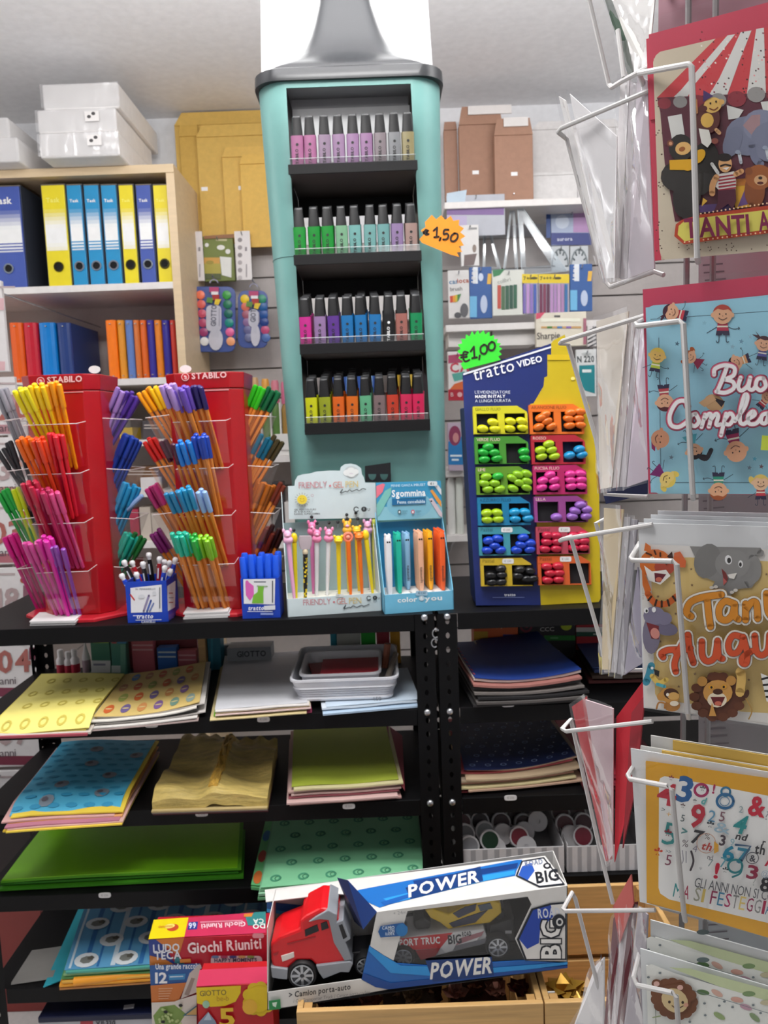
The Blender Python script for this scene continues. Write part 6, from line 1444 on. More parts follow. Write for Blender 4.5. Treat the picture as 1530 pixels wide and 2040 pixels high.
tt('GLI ANNI NON SI CONTANO',1028,975,66,'#5a5c60',0,-10.5,760,0)
x,y = 884,1040
for ch,c,wd in zip('MA SI FESTEGGIANO',['#2a8a8a','#a02a4a','','#9a9a88','#c8b060','','#8a2a50','#3a7a9a','#a02a5a','#7a7a78','#d8c070','#8a2a50','#8a8a88','#a02a4a','#3a7a9a','#8a2a50','#7a7a78'],[66,52,24,52,24,36,50,50,50,50,50,54,54,24,50,50,50]):
    if ch != ' ': tt(ch,x,y,92,c,0,-11,wd * .8)
    x += wd * .98; y += wd * .98 * .195
for k in range(2):
    o = .0050 + .0048 * k; tl,bl = (1275 + 22 * k,1484 - 20 * k),(1288 + 14 * k,1780)
    face_card('c',['white envelope with a yellow card behind the numbers card','rear white envelope behind the numbers card'][k],[('envelope',tl,bl,-o,'#e6e6e2'),('card_front',(tl[0] + 44,tl[1] + 10),(bl[0] + 40,bl[1]),-o + .0016,'#e3bb5a')])
face_card('c','yellow bordered birthday card covered in numbers with a white envelope',[('envelope',(1257,1490),(1275,1795),-.0008,'#e2e4e6'),('card_front',(1287,1516),(1289,1797),.0024,'#e2a51c')],p,((1254,1486),(1276,1802),.0062))
# ---- fifth row: lion cub cards
def lion(p,dy,full):
    p.poly([(705,1512 + dy),(740,1498 + dy),(900,1560 + dy),(OUT,1800 + dy),(OUT,2400),(730,2400),(715,1900)],'#e8eae4')
    p.poly([(860,1520 + dy),(1000,1528 + dy),(1530,1672 + dy),(OUT,1720 + dy),(OUT,1800 + dy),(1200,1650 + dy)],'#c8d4a8')
    for x,y,r,c in ((1090,1690,-50,'#5f7f52'),(1400,1700,-60,'#7f9a6a'),(1185,1695,30,'#d8b0a0'),(1320,1740,10,'#d8a898'),(1380,1790,20,'#c8a0b0'),(1440,1860,40,'#8aa078'),(1200,1850,30,'#9ab07a'),(1520,1760,0,'#c8c0a0'),(1090,1470 + 0,0,'#5a6a6a')):
        p.ell(x,y + dy,44,18,c,r + 60 if abs(r) > 40 else r)
    for x,y in ((798,1558),(720,1588),(1235,1752),(1105,1845),(1430,1776),(1100,1765),(1290,1790),(760,1750),(1000,1890),(1200,1780),(1480,1830)): p.ell(x,y + dy,10,8,'#7a8488',0,8)
    p.stroke([(980,1665 + dy),(1100,1700 + dy),(1250,1745 + dy),(1530,1830 + dy)],4,'#7a8488'); p.stroke([(768,1760 + dy),(772,1990 + dy)],5,'#8a9488')
    if full:
        for k in range(15):
            a = 2 * PI * k / 15; p.ell(895 + 120 * math.cos(a) ,1735 + 105 * math.sin(a) + 20 * math.cos(a),42,38,'#76492f')
        p.ell(895,1735,118,100,'#76492f',20)
        for x,y in ((775,1630),(935,1655)): p.ell(x,y,34,30,'#76492f'); p.ell(x,y + 2,20,18,'#e0b4a8')
        p.ell(898,1745,96,78,'#d8c090',35); p.ell(862,1755,9,10,'#3a2a20'); p.ell(952,1758,9,10,'#3a2a20'); p.ell(905,1762,14,9,'#8a5a3a'); p.stroke([(880,1780),(900,1792),(912,1770),(925,1795),(955,1782)],6,'#5a3a28'); p.ell(975,1775,16,14,'#d8a088')
        p.stroke([(750,1860),(800,1850)],9,'#a8b48a')
p1 = Print(PA,-.0058,.00006); p1.fr(1080,1480,C6); lion(p1,-188,False)
face_card('c','folded leaf print card with envelope behind the lion cub card',[('envelope',(1296,1831),(1302,2120),-.0090,'#dfe2e2'),('card_front',(1306,1866),(1310,2120),-.0072,'#e8eae4')],p1)
p2 = Print(PA,.0040,.00006); p2.fr(1080,1480,C6); lion(p2,0,True)
face_card('c','lion cub card with leaves in front of its white envelope',[('envelope',(1276,1888),(1286,2150),-.0008,'#e0e3e4'),('card_front',(1288,1922),(1295,2150),.0024,'#e8eae4')],p2)
# ---- card backs of the rear face, seen in the gaps
for i,(y0,y1,c,lb) in enumerate([(-120,60,'#a8808c','mauve card back seen above the circus card'),(505,640,'#a9a0a6','grey lilac card back seen between the first and second card'),(975,1100,'#8f8d90','grey card back seen between the second and third card'),(1400,1560,'#8d8b8e','grey card back seen between the third and fourth card'),(1790,1960,'#aeb4b8','pale grey card back seen below the numbers card')]):
    if i == 0: continue
    a,c_ = PA.hit(1392,y0,-.085),PA.hit(1392,y1,-.085); b = MB(); b.prism([c_,c_ + dR * .15,a + dR * .15,a],nA * .0015,M(c,.5,kind='paper'))
    t = thing('greeting_card',lb,'greeting card',c_ + dR * .07,'cards on the far side of the spinner'); obj('envelope',b,t)
    q = Print(PA,-.0830,.0001)
    for k in range(5): q.rect(1400 + 2 * k,y0 + 22 + 15 * k,1440 + 3 * k,y0 + 25 + 15 * k,'#6f6a70',-.08)
    obj('print',q,t)
a,c_ = PA.hit(1315,-200,-.05),PA.hit(1312,70,-.05); b = MB(); b.prism([c_,c_ + dR * .15,a + dR * .15,a],nA * .0015,M('#a9808c',.5,kind='paper')); t = thing('greeting_card','mauve pink card with envelope seen above the circus card','greeting card',c_ + dR * .07,'cards on the far side of the spinner'); obj('envelope',b,t)
# ---- cards of the side pockets, seen nearly edge-on
SLEEVE = CLEAR((.97,.97,.98),.10,.08,.8,.04)
def side_card(pts,col,label,th=.0012,sleeve=True,name='greeting_card',group='cards in the side pockets of the spinner',strip=None):
    P = [at(x,y,Y) for x,y,Y in pts]; n = (P[1] - P[0]).cross(P[3] - P[0]).normalized(); c = sum(P,Vector()) / 4
    t = thing(name,label,'greeting card',P[2],group); obj('card_body',MB().prism(P,n * th,M(col,.5,kind='paper')),t)
    if sleeve:
        Q = [c + (p - c) * 1.05 for p in P]; s = -1 if n.dot(CAM - c) < 0 else 1
        b = MB(); b.grid(lambda u,v: (Q[3] * (1 - u) + Q[2] * u) * (1 - v) + (Q[0] * (1 - u) + Q[1] * u) * v + n * s * (.0025 + .002 * math.sin(9 * v + 4 * u)),4,14,SLEEVE); obj('clear_sleeve',b,t,'shiny clear sleeve')
    if strip: obj('edge',MB().prism([P[0],P[0] + (P[1] - P[0]) * .3,P[3] + (P[2] - P[3]) * .3,P[3]],-n * .0008,M(strip,.5)),t)
    return t
side_card([(1188,-60,.655),(1310,-60,.61),(1290,145,.605),(1252,150,.63)],'#e4e2de','white card with a dark green edge in the topmost side pocket',strip='#2f4a38')
side_card([(1113,192,.660),(1126,200,.655),(1210,553,.638),(1200,555,.642)],'#e6e4e2','white card leaning furthest out of the upper side pocket')
side_card([(1135,187,.650),(1229,272,.622),(1224,553,.622),(1207,555,.640)],'#eceaea','large white card leaning in the upper side pocket')
side_card([(1236,158,.640),(1254,158,.632),(1234,553,.632),(1219,555,.640)],'#cfcbcb','light grey card upright in the upper side pocket')
side_card([(1255,162,.632),(1272,165,.622),(1248,555,.622),(1235,556,.632)],'#b5afb2','grey card upright in the upper side pocket')
side_card([(1270,150,.616),(1289,160,.604),(1303,535,.604),(1250,555,.622)],'#c6bdc4','lilac grey card back next to the circus card')
side_card([(1188,640,.655),(1252,620,.630),(1218,970,.636),(1195,975,.655)],'#d9d0c2','cream card with small dots in the second side pocket')
side_card([(1253,640,.632),(1266,638,.626),(1232,970,.630),(1220,972,.636)],'#c5bdbb','light grey card upright in the second side pocket')
side_card([(1268,640,.624),(1277,640,.618),(1246,970,.622),(1234,970,.630)],'#aba4a8','dark grey card upright in the second side pocket')
side_card([(1278,640,.616),(1288,645,.606),(1291,955,.606),(1248,970,.622)],'#c9bcc8','lilac card back next to the blue children card')
side_card([(1200,978,.665),(1290,957,.640),(1290,984,.640),(1207,1004,.665)],'#1c2858','navy card with white marks sticking out between the side pockets',sleeve=False)
side_card([(1203,1012,.655),(1242,1015,.636),(1216,1334,.642),(1199,1334,.656)],'#cdbb96','beige card upright in the third side pocket')
side_card([(1244,1030,.636),(1256,1030,.630),(1228,1340,.634),(1217,1338,.642)],'#a9a6a8','grey card upright in the third side pocket')
side_card([(1258,1034,.630),(1270,1036,.622),(1242,1345,.626),(1229,1342,.634)],'#8d8a90','dark grey card upright in the third side pocket')
side_card([(1270,1130,.618),(1282,1240,.608),(1280,1320,.608),(1243,1345,.626)],'#8a8496','greyish violet card back next to the safari card')
side_card([(1139,1408,.662),(1168,1388,.652),(1219,1712,.642),(1207,1716,.650)],'#c8202c','red envelope leaning furthest out of the fourth side pocket')
side_card([(1166,1394,.650),(1222,1412,.632),(1221,1702,.634),(1213,1712,.644)],'#d8bcc2','pale pink card between red envelopes in the fourth side pocket')
side_card([(1228,1428,.636),(1286,1350,.616),(1254,1600,.618),(1224,1718,.634)],'#c01f30','bright red envelope beside the pale pink card',sleeve=False)
side_card([(1258,1420,.618),(1284,1385,.606),(1268,1560,.606),(1240,1690,.616)],'#8e1826','dark red envelope next to the numbers card',sleeve=False)
side_card([(1221,1806,.650),(1257,1742,.630),(1262,1800,.625),(1234,1880,.640)],'#c0605a','salmon card above the fifth side pocket',sleeve=False)
side_card([(1222,1830,.655),(1240,1800,.648),(1214,2060,.640),(1202,2060,.648)],'#5e1622','maroon card in the lowest side pocket')
side_card([(1243,1796,.644),(1259,1785,.636),(1226,2060,.630),(1215,2060,.640)],'#bdb6b8','light grey card between maroon cards in the lowest side pocket')
side_card([(1256,1800,.634),(1269,1796,.624),(1240,2060,.620),(1227,2060,.630)],'#5a1826','second maroon card in the lowest side pocket')
side_card([(1272,1806,.620),(1290,1822,.606),(1280,2060,.604),(1241,2060,.620)],'#a59fa6','grey violet card back next to the lion cub card')
side_card([(1186,1924,.670),(1203,1906,.660),(1202,2080,.650),(1130,2080,.672)],'#dcdada','white card in a clear sleeve at the bottom of the spinner')
# ================================================================ background goods
def pack(name,label,cat,x0,y0,x1,y1,Y,dep,col,draw=None,group=None,hook=False,r=.5,part='carton',bev=.001,zbase=None):
    b = pbox(x0,x1,y0,y1,Y,dep,M(col,r))
    xs = [v[0] for v in b.v]; zs = [v[2] for v in b.v]; z0,z1 = min(zs),max(zs)
    if zbase is not None: b = MB(); b.box((min(xs),Y,zbase),(max(xs),Y + dep,z1),M(col,r)); z0 = zbase
    t = thing(name,label,cat,((min(xs) + max(xs)) / 2,Y + dep / 2,z0),group); obj(part,b,t,bevel=bev)
    if draw:
        p = Print(front(Y),.0006,.0003); draw(p); obj('print',p,t)
    if hook:
        h = MB(); xm = (min(xs) + max(xs)) / 2; h.tube([(xm,WALL_Y - .015,z1 - .012),(xm,Y - .012,z1 - .012),(xm,Y - .018,z1 - .006)],.0022,STEEL,6); obj('hook',h,t,'chrome display hook')
    return t
def rects(*L):
    def d(p):
        for q in L:
            if q[0] == 't': p.text(q[1],q[2],q[3],q[4],q[5],q[6] if len(q) > 6 else 2,q[7] if len(q) > 7 else 0,q[8] if len(q) > 8 else None)
            elif q[0] == 'e': p.ell(*q[1:])
            elif q[0] == 'p': p.poly(*q[1:])
            else: p.rect(*q[1:])
    return d
# test strips, green pack and paint sets left of the tower
def strip_dr(x): return lambda p: [p.ell(x + 9,478 + 15 * k,4.5,4.5,['#8a8486','#9a9496','#8e888a','#b0aaac','#9c9698','#c0babc'][k]) for k in range(6)] + [p.rect(x + 19,492,x + 23,500,'#8a8488'),p.rect(x + 21,526,x + 23,552,'#9a9498')]
pack('test_strip','white strip with grey dots hanging left of the green pack','card',376,461,405,560,2.69,.003,'#dcd6d6',strip_dr(376),'dotted strips on hooks',True)
pack('test_strip','white strip with grey dots hanging right of the green pack','card',469,460,500,558,2.69,.003,'#e2dede',strip_dr(469),'dotted strips on hooks',True)
pack('seed_pack','green and brown pack hanging above the left paint set','pack',406,470,466,560,2.70,.02,'#6f7c34',rects(('r',430,476,452,480,'#b8b488'),('e',440,493,8,5,'#e4e4e0'),('e',412,488,4,4,'#e4e4e0'),('e',454,501,5,5,'#dcdcd8'),('r',406,513,438,525,'#c8963a'),('r',406,525,440,545,'#a89c38'),('e',418,523,8,4,'#9a8a2a'),('p',[(438,511),(461,513),(461,553),(442,548)],'#e0e2de'),('r',408,545,440,556,'#4a5424'),('p',[(406,470),(466,466),(466,474),(406,476)],'#8a5a30')),None,True)
def paint_set(x0,x1,y0,y1,colsL,colsR,label,cut):
    Y = 2.66; pl = front(Y); w_,h_ = x1 - x0,y1 - y0
    c = pl.hit((x0 + x1) / 2,y1); t = thing('paint_set',label,'paint set',c,'watercolour sets on hooks')
    pr = Print(front(Y + .012),0,0); pr.rrect(x0,y0 + 6,x1,y1,14,M('#41558f',.25)); P = [Vector(v) for v in pr.v]
    b = MB(); b.prism(P,(0,-.012,0),M('#46599a',.25)); obj('palette',b,t,bevel=.002)
    for (cx,cols) in ((x0 + w_ * .22,colsL),(x0 + w_ * .80,colsR)):
        for k,cc in enumerate(cols):
            o = pl.hit(cx + k * 1.6,y0 + 22 + k * (h_ - 40) / 5.2); q = MB()
            q.loft([[(o.x + r * math.cos(2 * PI * i / 14),o.y - d,o.z + r * math.sin(2 * PI * i / 14)) for i in range(14)] for r,d in ((.0145,0),(.0145,.004),(.012,.005))],M(cc,.35),True); obj('paint_tablet',q,t)
    p = Print(pl,.007,.0003); xm = x0 + w_ * .52
    p.rrect(x0 + w_ * .34,y0 + 42,x0 + w_ * .68,y1 - 42,9,'#c3c3d0'); p.ell(xm + 3,y1 - 26,w_ * .16,22,'#c6c6d2'); p.rect(xm - w_ * .08,y1 - 58,xm + w_ * .1,y1 - 30,'#bfc0cd'); p.text('GIOTTO',xm + 3,y1 - 52,10,'#54576a',88,1,42); p.rect(xm + 9,y0 + 48,xm + 11,y1 - 52,'#9a9aac')
    p.rect(xm - 10,y0 + 6,xm + 9,y0 + 16,'#b03468'); p.rect(xm - 6,y0 + 15,xm + 8,y0 + 21,'#e6e6ea'); p.rect(xm - 4,y0 + 21,xm + 10,y0 + 32,'#a81818'); p.poly([(xm - 14,y0 + 26),(xm - 2,y0 + 28),(xm - 4,y0 + 38),(xm - 16,y0 + 36)],'#5a8a34'); p.poly([(xm + 2,y0 + 30),(xm + 14,y0 + 30),(xm + 8,y0 + 42),(xm,y0 + 40)],'#e0c020')
    obj('label_card',p,t,'printed white label',kind='stuff')
    h = MB(); o = pl.hit(xm,y0 - 6); h.tube([(o.x,WALL_Y - .02,o.z + .01),(o.x,Y - .02,o.z + .01),(o.x,Y - .026,o.z + .016)],.0022,STEEL,6); obj('hook',h,t,'chrome display hook')
    g = MB(); o = pl.hit(xm,y0 + 2); g.tube([o + Vector((.013 * math.cos(a),-.004,.006 + .011 * math.sin(a))) for a in [PI * k / 8 for k in range(9)]],.002,M('#9a9ab4',.2),6); obj('hanger',g,t)
paint_set(380,470,566,702,['#f07a58','#e0645c','#c8506a','#b84a70','#a03c70','#e8e8e8'],['#3c9c44','#1f7858','#14685c','#128a80','#e868a0','#f4a878'],'larger watercolour set with two rows of round tablets',0)
paint_set(475,534,574,694,['#e8c41c','#d8705c','#a05a70','#8a6a98','#6a6a98','#6a7098'],['#2a8a6a','#1a5a98','#1a509a','#183c88','#c04a78','#5070b0'],'smaller watercolour set half behind the tower',0)
# shelf with bottles between the right carousel and the tower
ys = 2.52
def small_shelf(x0,x1,py,dep,label):
    a,b_ = at(x0,py,ys),at(x1,py,ys); z = a.z if abs(a.z - b_.z) < .001 else at((x0 + x1) / 2,py,ys).z
    t = thing('wall_shelf',label,'shelf',((a.x + b_.x) / 2,ys + dep / 2,z - .02)); obj('board',MB().box((a.x,ys,z - .02),(b_.x,WALL_Y - .03,z),SHW),t)
    for q in (.1,.9):
        x = a.x + (b_.x - a.x) * q; obj('bracket',MB().prism([(x,WALL_Y - .03,z - .021),(x,ys + .05,z - .021),(x,WALL_Y - .03,z - .10)],(.006,0,0),M('#c9c9cb',.4,.5)),t)
    return z
zsa = small_shelf(420,660,909,.27,'white wall shelf with paint bottles between carousel and tower')
zsb = small_shelf(420,960,1075,.27,'lower white wall shelf behind the carousel and the tower')
zsc = small_shelf(888,1330,640,.27,'white wall shelf under the hanging packs at the right')
zsd = small_shelf(888,1330,930,.27,'white wall shelf behind the marker display')
for i,(px,c1,c2,lb) in enumerate([(512,'#c8a070','#c8602a','paint bottle with tan cap at the left of the bottle row'),(533,'#e0a040','#5a8a3a','paint bottle with orange cap second in the bottle row'),(552,'#d07a8a','#58803a','paint bottle with pink cap third in the bottle row'),(571,'#c86a88','#a07a34','paint bottle with rose cap beside the tower')]):
    o = at(px,850,ys + .06); t = thing('paint_bottle',lb,'bottle',(o.x,o.y,zsa),'paint bottles on the wall shelf'); zt_ = at(px,752 + 3 * i,ys + .06).z; h = zt_ - zsa
    b = MB(); b.lathe([(.014,0),(.0145,.004),(.0145,h * .62),(.009,h * .70)],M(c2,.4),(o.x,o.y,zsa + .0005),14); obj('bottle_body',b,t); b = MB(); b.lathe([(.0125,h * .70),(.0125,h * .96),(.010,h)],M(c1,.4),(o.x,o.y,zsa + .0005),14); obj('cap',b,t)
    p = MB(); p.tube([(o.x - .0165,ys + .035,zsa + .003),(o.x - .0165,ys + .035,zsa + h * .72)],.0025,M('#e6e4e0',.4),6); obj('wire',p,t,'white wire of the rack in front')
pack('white_carton','white carton below the paint bottles beside the tower','box',548,864,602,907,ys + .01,.10,'#e4e2de',rects(('t','14',580,885,8,'#4a4a4a'),('r',560,896,596,899,'#b0aca8')),None,zbase=zsa + .0005)
for i,(x0,x1,y0,c,lb) in enumerate([(545,566,960,'#3a3638','dark bag on the lower shelf beside the gel pen display'),(568,592,1000,'#dcd8d4','white packet on the lower shelf beside the gel pen display'),(500,540,985,'#b8a8a0','beige packet on the lower shelf behind the right carousel')]):
    pack('craft_packet',lb,'packet',x0,y0,x1,1070,ys + .03,.05,c,None,'packets on the lower wall shelf',zbase=zsb + .0005)
# seen through the open back of the tower
pack('white_box','white box seen through the third opening of the tower','box',585,556,845,640,2.70,.05,'#dddad8',rects(('t','TUTTO PER LA SCUOLA',620,575,9,'#b0aaac')),hook=True)
pack('blue_pack','blue pack seen through the lowest opening of the tower','pack',655,716,752,790,2.68,.03,'#2a56a8',rects(('r',690,716,700,790,'#7fa8d8'),('r',735,716,742,790,'#8ab0dc')),hook=True)
pack('yellow_pack','yellow pack seen through the lowest opening of the tower','pack',772,688,838,790,2.68,.03,'#c8a01c',rects(('r',795,700,800,790,'#8a6a14'),('r',815,690,820,790,'#e0c050')),hook=True)
# right of the tower: hanging packs
GP = 'hanging packs right of the tower'
pack('plastic_wallet','clear grey plastic wallet with a lilac band under the cardboard envelopes','wallet',890,388,1006,470,2.56,.004,'#b3b6bf',rects(('r',890,412,1004,428,'#7a5a94'),('p',[(890,385),(930,378),(925,412),(890,414)],'#b8cad8'),('r',890,430,930,462,'#b0a4c4')),GP,True)
pack('white_pack','white pack hanging beside the orange price tag','pack',918,448,954,530,2.54,.008,'#dcdad8',rects(('r',934,453,950,457,'#8a8a8a'),('p',[(925,508),(950,505),(944,528),(924,530)],'#6a5a58'),('e',945,495,4,8,'#8a7a70')),GP,True)
pack('brush_pack','white brush pack with a rainbow wedge beside the tower','pack',893,538,935,634,2.54,.012,'#d6d4d2',rects(('t','car',895,566,9,'#4a78a0',4,1),('t','ioca',911,564,9,'#a8503a',4,1),('t','brush',897,580,8,'#5a5a5a',4),('p',[(896,590),(902,589),(902,602),(897,603)],'#c8442a'),('p',[(902,589),(907,588),(907,602),(902,602)],'#e0902a'),('p',[(907,588),(911,587),(911,601),(907,602)],'#c8b82a'),('p',[(911,587),(919,585),(914,598),(911,601)],'#3a7a3a'),('e',912,628,7,6,'#4a4a4e'),('e',925,618,8,14,'#5a5a5e')),GP,True)
pack('glue_pack','blue blister pack left of the green crayon pack','pack',936,532,980,634,2.54,.012,'#2f5a9a',rects(('r',942,532,952,565,'#dce4ec'),('p',[(972,545),(980,545),(978,566),(970,566)],'#e0b040'),('r',936,590,950,632,'#6ab0d8'),('e',964,606,7,18,'#b8c4dc'),('e',958,552,5,8,'#c8d4e8'),('t','UHU',948,563,9,'#e8e8e8',86,1)),GP,True)
pack('crayon_pack','white pack of dark green crayons with a green corner','pack',981,538,1045,628,2.53,.010,'#d6d8d0',rects(('p',[(981,538),(1006,536),(996,548),(983,552)],'#2a7a48'),('t','colibri',992,566,8,'#8a8e88',14,0),('r',991,568,998,615,'#b84a3a'),('r',999,570,1006,617,'#4a6a4a'),('r',1007,569,1014,616,'#2c5a44'),('r',1015,568,1022,615,'#245040'),('r',1023,567,1030,614,'#2a6048')),GP,True)
def pen_pack(x0,x1,cols,label):
    n = len(cols); L = [('r',x0,546,x1,564,'#e0c41c'),('t','7+++',x0 + 3,558,7,'#4a4210',2,1),('e',(x0 + x1) / 2 + 8,554,7,2.5,'#4a4210')] + [('r',x0 + 2 + (x1 - x0 - 4) * k / n,566,x0 + 2 + (x1 - x0 - 4) * (k + .8) / n,624,c) for k,c in enumerate(cols)]
    pack('pen_pack',label,'pack',x0,546,x1,626,2.53,.010,'#a8a4b4',rects(*L),GP,True)
pen_pack(1040,1072,['#7a6ab0','#b890c8','#8a70b8','#3a58a8'],'yellow headed pack of lilac pens, narrow one')
pen_pack(1073,1134,['#6a2a4a','#7a304e','#5a2844','#b088b8','#a880b4','#b890bc','#a880ac','#2a6aa0'],'yellow headed pack of maroon and lilac pens, wide one')
pack('glue_pack','blue blister pack right of the yellow headed packs','pack',1136,526,1180,620,2.53,.012,'#2f5a9a',rects(('r',1144,526,1154,560,'#dce4ec'),('p',[(1172,540),(1180,540),(1178,560),(1170,560)],'#e0b040'),('r',1136,578,1150,618,'#6ab0d8'),('e',1164,594,7,16,'#b8c4dc'),('t','UHU',1150,558,9,'#e8e8e8',86,1)),GP,True)
pack('ruler_set','navy, blue and pink drawing set hanging at the right','pack',1098,420,1178,488,2.66,.01,'#a8b4cc',rects(('r',1098,464,1178,488,'#2f3c80'),('r',1142,424,1178,463,'#b08ab8'),('r',1088,424,1097,474,'#2a4a88'),('t','aurora',1110,480,7,'#c8cce0',2,1),('e',1120,442,14,14,'#c4cede')),GP,True)
for x0,x1,lb in ((1098,1134,'left clear protractor pack below the drawing set'),(1136,1172,'right clear protractor pack below the drawing set')):
    def dp(p,x0=x0,x1=x1):
        for k in range(7): a = PI * k / 6; p.stroke([((x0 + x1) / 2 + 15 * math.cos(a),530 - 32 * math.sin(a)),((x0 + x1) / 2 + 11 * math.cos(a),530 - 25 * math.sin(a))],3,'#6a7478',False)
        p.stroke([((x0 + x1) / 2 + 16 * math.cos(PI * k / 10),530 - 34 * math.sin(PI * k / 10)) for k in range(11)],2.5,'#7a8488')
    pack('protractor_pack',lb,'pack',x0,490,x1,540,2.64,.004,'#c3c8cb',dp,GP,True)
def set_square(pts,inner,Y,label):
    b = MB(); pl = front(Y); m = CLEAR((.84,.89,.92),.08,.1,0,.10); O = [pl.hit(*q) for q in pts]; I = [pl.hit(*q) for q in inner]
    for k in range(3):
        j = (k + 1) % 3; b.prism([O[k],O[j],I[j],I[k]],(0,.003,0),m)
    t = thing('set_square',label,'ruler',sum(O,Vector()) / 3,'set squares hanging on the wall'); obj('blade',b,t)
    e = MB()
    for k in range(3): e.tube([O[k],O[(k + 1) % 3]],.0012,M('#c8d4da',.2),6,False)
    obj('bevel_edge',e,t)
    h = MB(); o = pl.hit(pts[0][0],pts[0][1] + 14); h.tube([(o.x,WALL_Y - .02,o.z),(o.x,Y - .02,o.z)],.002,STEEL,6); obj('hook',h,t)
set_square([(964,412),(1000,545),(962,545)],[(968,440),(990,532),(967,532)],2.62,'narrow clear set square at the left of the hanging rulers')
set_square([(1022,375),(1032,545),(1002,545)],[(1020,420),(1026,535),(1008,535)],2.60,'tall upright clear set square in the middle')
set_square([(1030,398),(1130,540),(1040,548)],[(1042,440),(1098,528),(1048,532)],2.58,'large clear set square with a long diagonal edge')
pack('plastic_wallet','tall clear plastic wallet behind the set squares','wallet',988,368,1036,420,2.66,.004,'#c4c8cf',None,GP,True)
pack('white_box','white box at the left end of the right wall shelf front','box',893,646,978,690,2.56,.12,'#e2deda',None,'white boxes under the right wall shelf',hook=True)
pack('white_box','white box beside the marker pack under the right wall shelf','box',981,643,1066,688,2.55,.12,'#e4e0dc',None,'white boxes under the right wall shelf',hook=True)
pack('marker_pack','cream pack with coloured stripes and script lettering above the marker display','pack',1068,622,1168,690,2.50,.02,'#ddd6c4',rects(('p',[(1068,624),(1086,622),(1076,634),(1068,636)],'#d0506a'),('r',1104,628,1116,632,'#5a5a58'),('r',1078,634,1156,641,'#ecead8'),('r',1078,650,1158,654,'#c8a06a'),('r',1090,650,1100,654,'#5a8a4a'),('r',1110,650,1120,654,'#4a7ab0'),('r',1128,650,1138,654,'#8a6ab0'),('t','Sharpie',1070,676,13,'#4a4644',3,0,46),('r',1162,634,1168,686,'#a86a7a')),None,zbase=zsc + .0005 if zsc < at(1100,690,2.5).z else None)
pack('card_pack','white and teal hanging pack marked 220','pack',1148,696,1188,790,2.45,.012,'#dcdedd',rects(('t','N°220',1150,722,12,'#4a5254',2,1,34),('p',[(1154,728),(1185,727),(1185,784),(1166,778),(1154,760)],'#1f8890'),('r',1160,736,1178,742,'#e8f0ee'),('e',1168,705,10,3,'#c0c4c2')),None,True)
pack('striped_pack','pack with black diagonal stripes beside the cream marker pack','pack',1170,648,1188,690,2.50,.012,'#d8d4d2',lambda p: [p.stroke([(1172,660 + 8 * k),(1187,652 + 8 * k)],3,'#4a4a4c',False) for k in range(5)],None,True)
pack('crayon_box','white and red crayon box left of the marker display','box',893,700,930,798,2.50,.03,'#dfdcda',rects(('t','CA',897,742,18,'#c84a5a',4,1),('p',[(893,708),(924,704),(922,722),(893,724)],'#b04a6a'),('p',[(900,745),(926,740),(926,755),(905,760)],'#5aa89a'),('p',[(905,765),(926,758),(926,778),(896,776)],'#d86a3a'),('r',893,776,930,798,'#b0283a'),('e',916,786,5,5,'#e0b0b4'),('t','B',898,790,8,'#e8d0d0')),None,True)
pack('toy_pack','blue and pink pack left of the marker display','pack',893,842,924,926,2.50,.03,'#b8a8b8',rects(('p',[(893,880),(924,868),(924,926),(893,926)],'#2a7ab8'),('e',906,868,12,20,'#8a3a5a'),('e',908,872,6,10,'#c88a8a'),('r',897,906,920,910,'#dceaf2'),('r',900,914,914,918,'#dceaf2')),None,zbase=zsd + .0005)
for i,(px,c,lb) in enumerate([(899,'#dcdcd8','white bottle behind the tower edge, left one'),(915,'#d6dad2','white bottle left of the marker display, right one')]):
    o = at(px,1000,2.56); t = thing('white_bottle',lb,'bottle',(o.x,2.56,zsb),'white bottles between tower and marker display'); h = at(px,952,2.56).z - zsb
    b = MB(); b.lathe([(.0125,0),(.013,.006),(.013,h - .02),(.008,h)],M(c,.4),(o.x,2.56,zsb + .0005),14); obj('bottle_body',b,t)
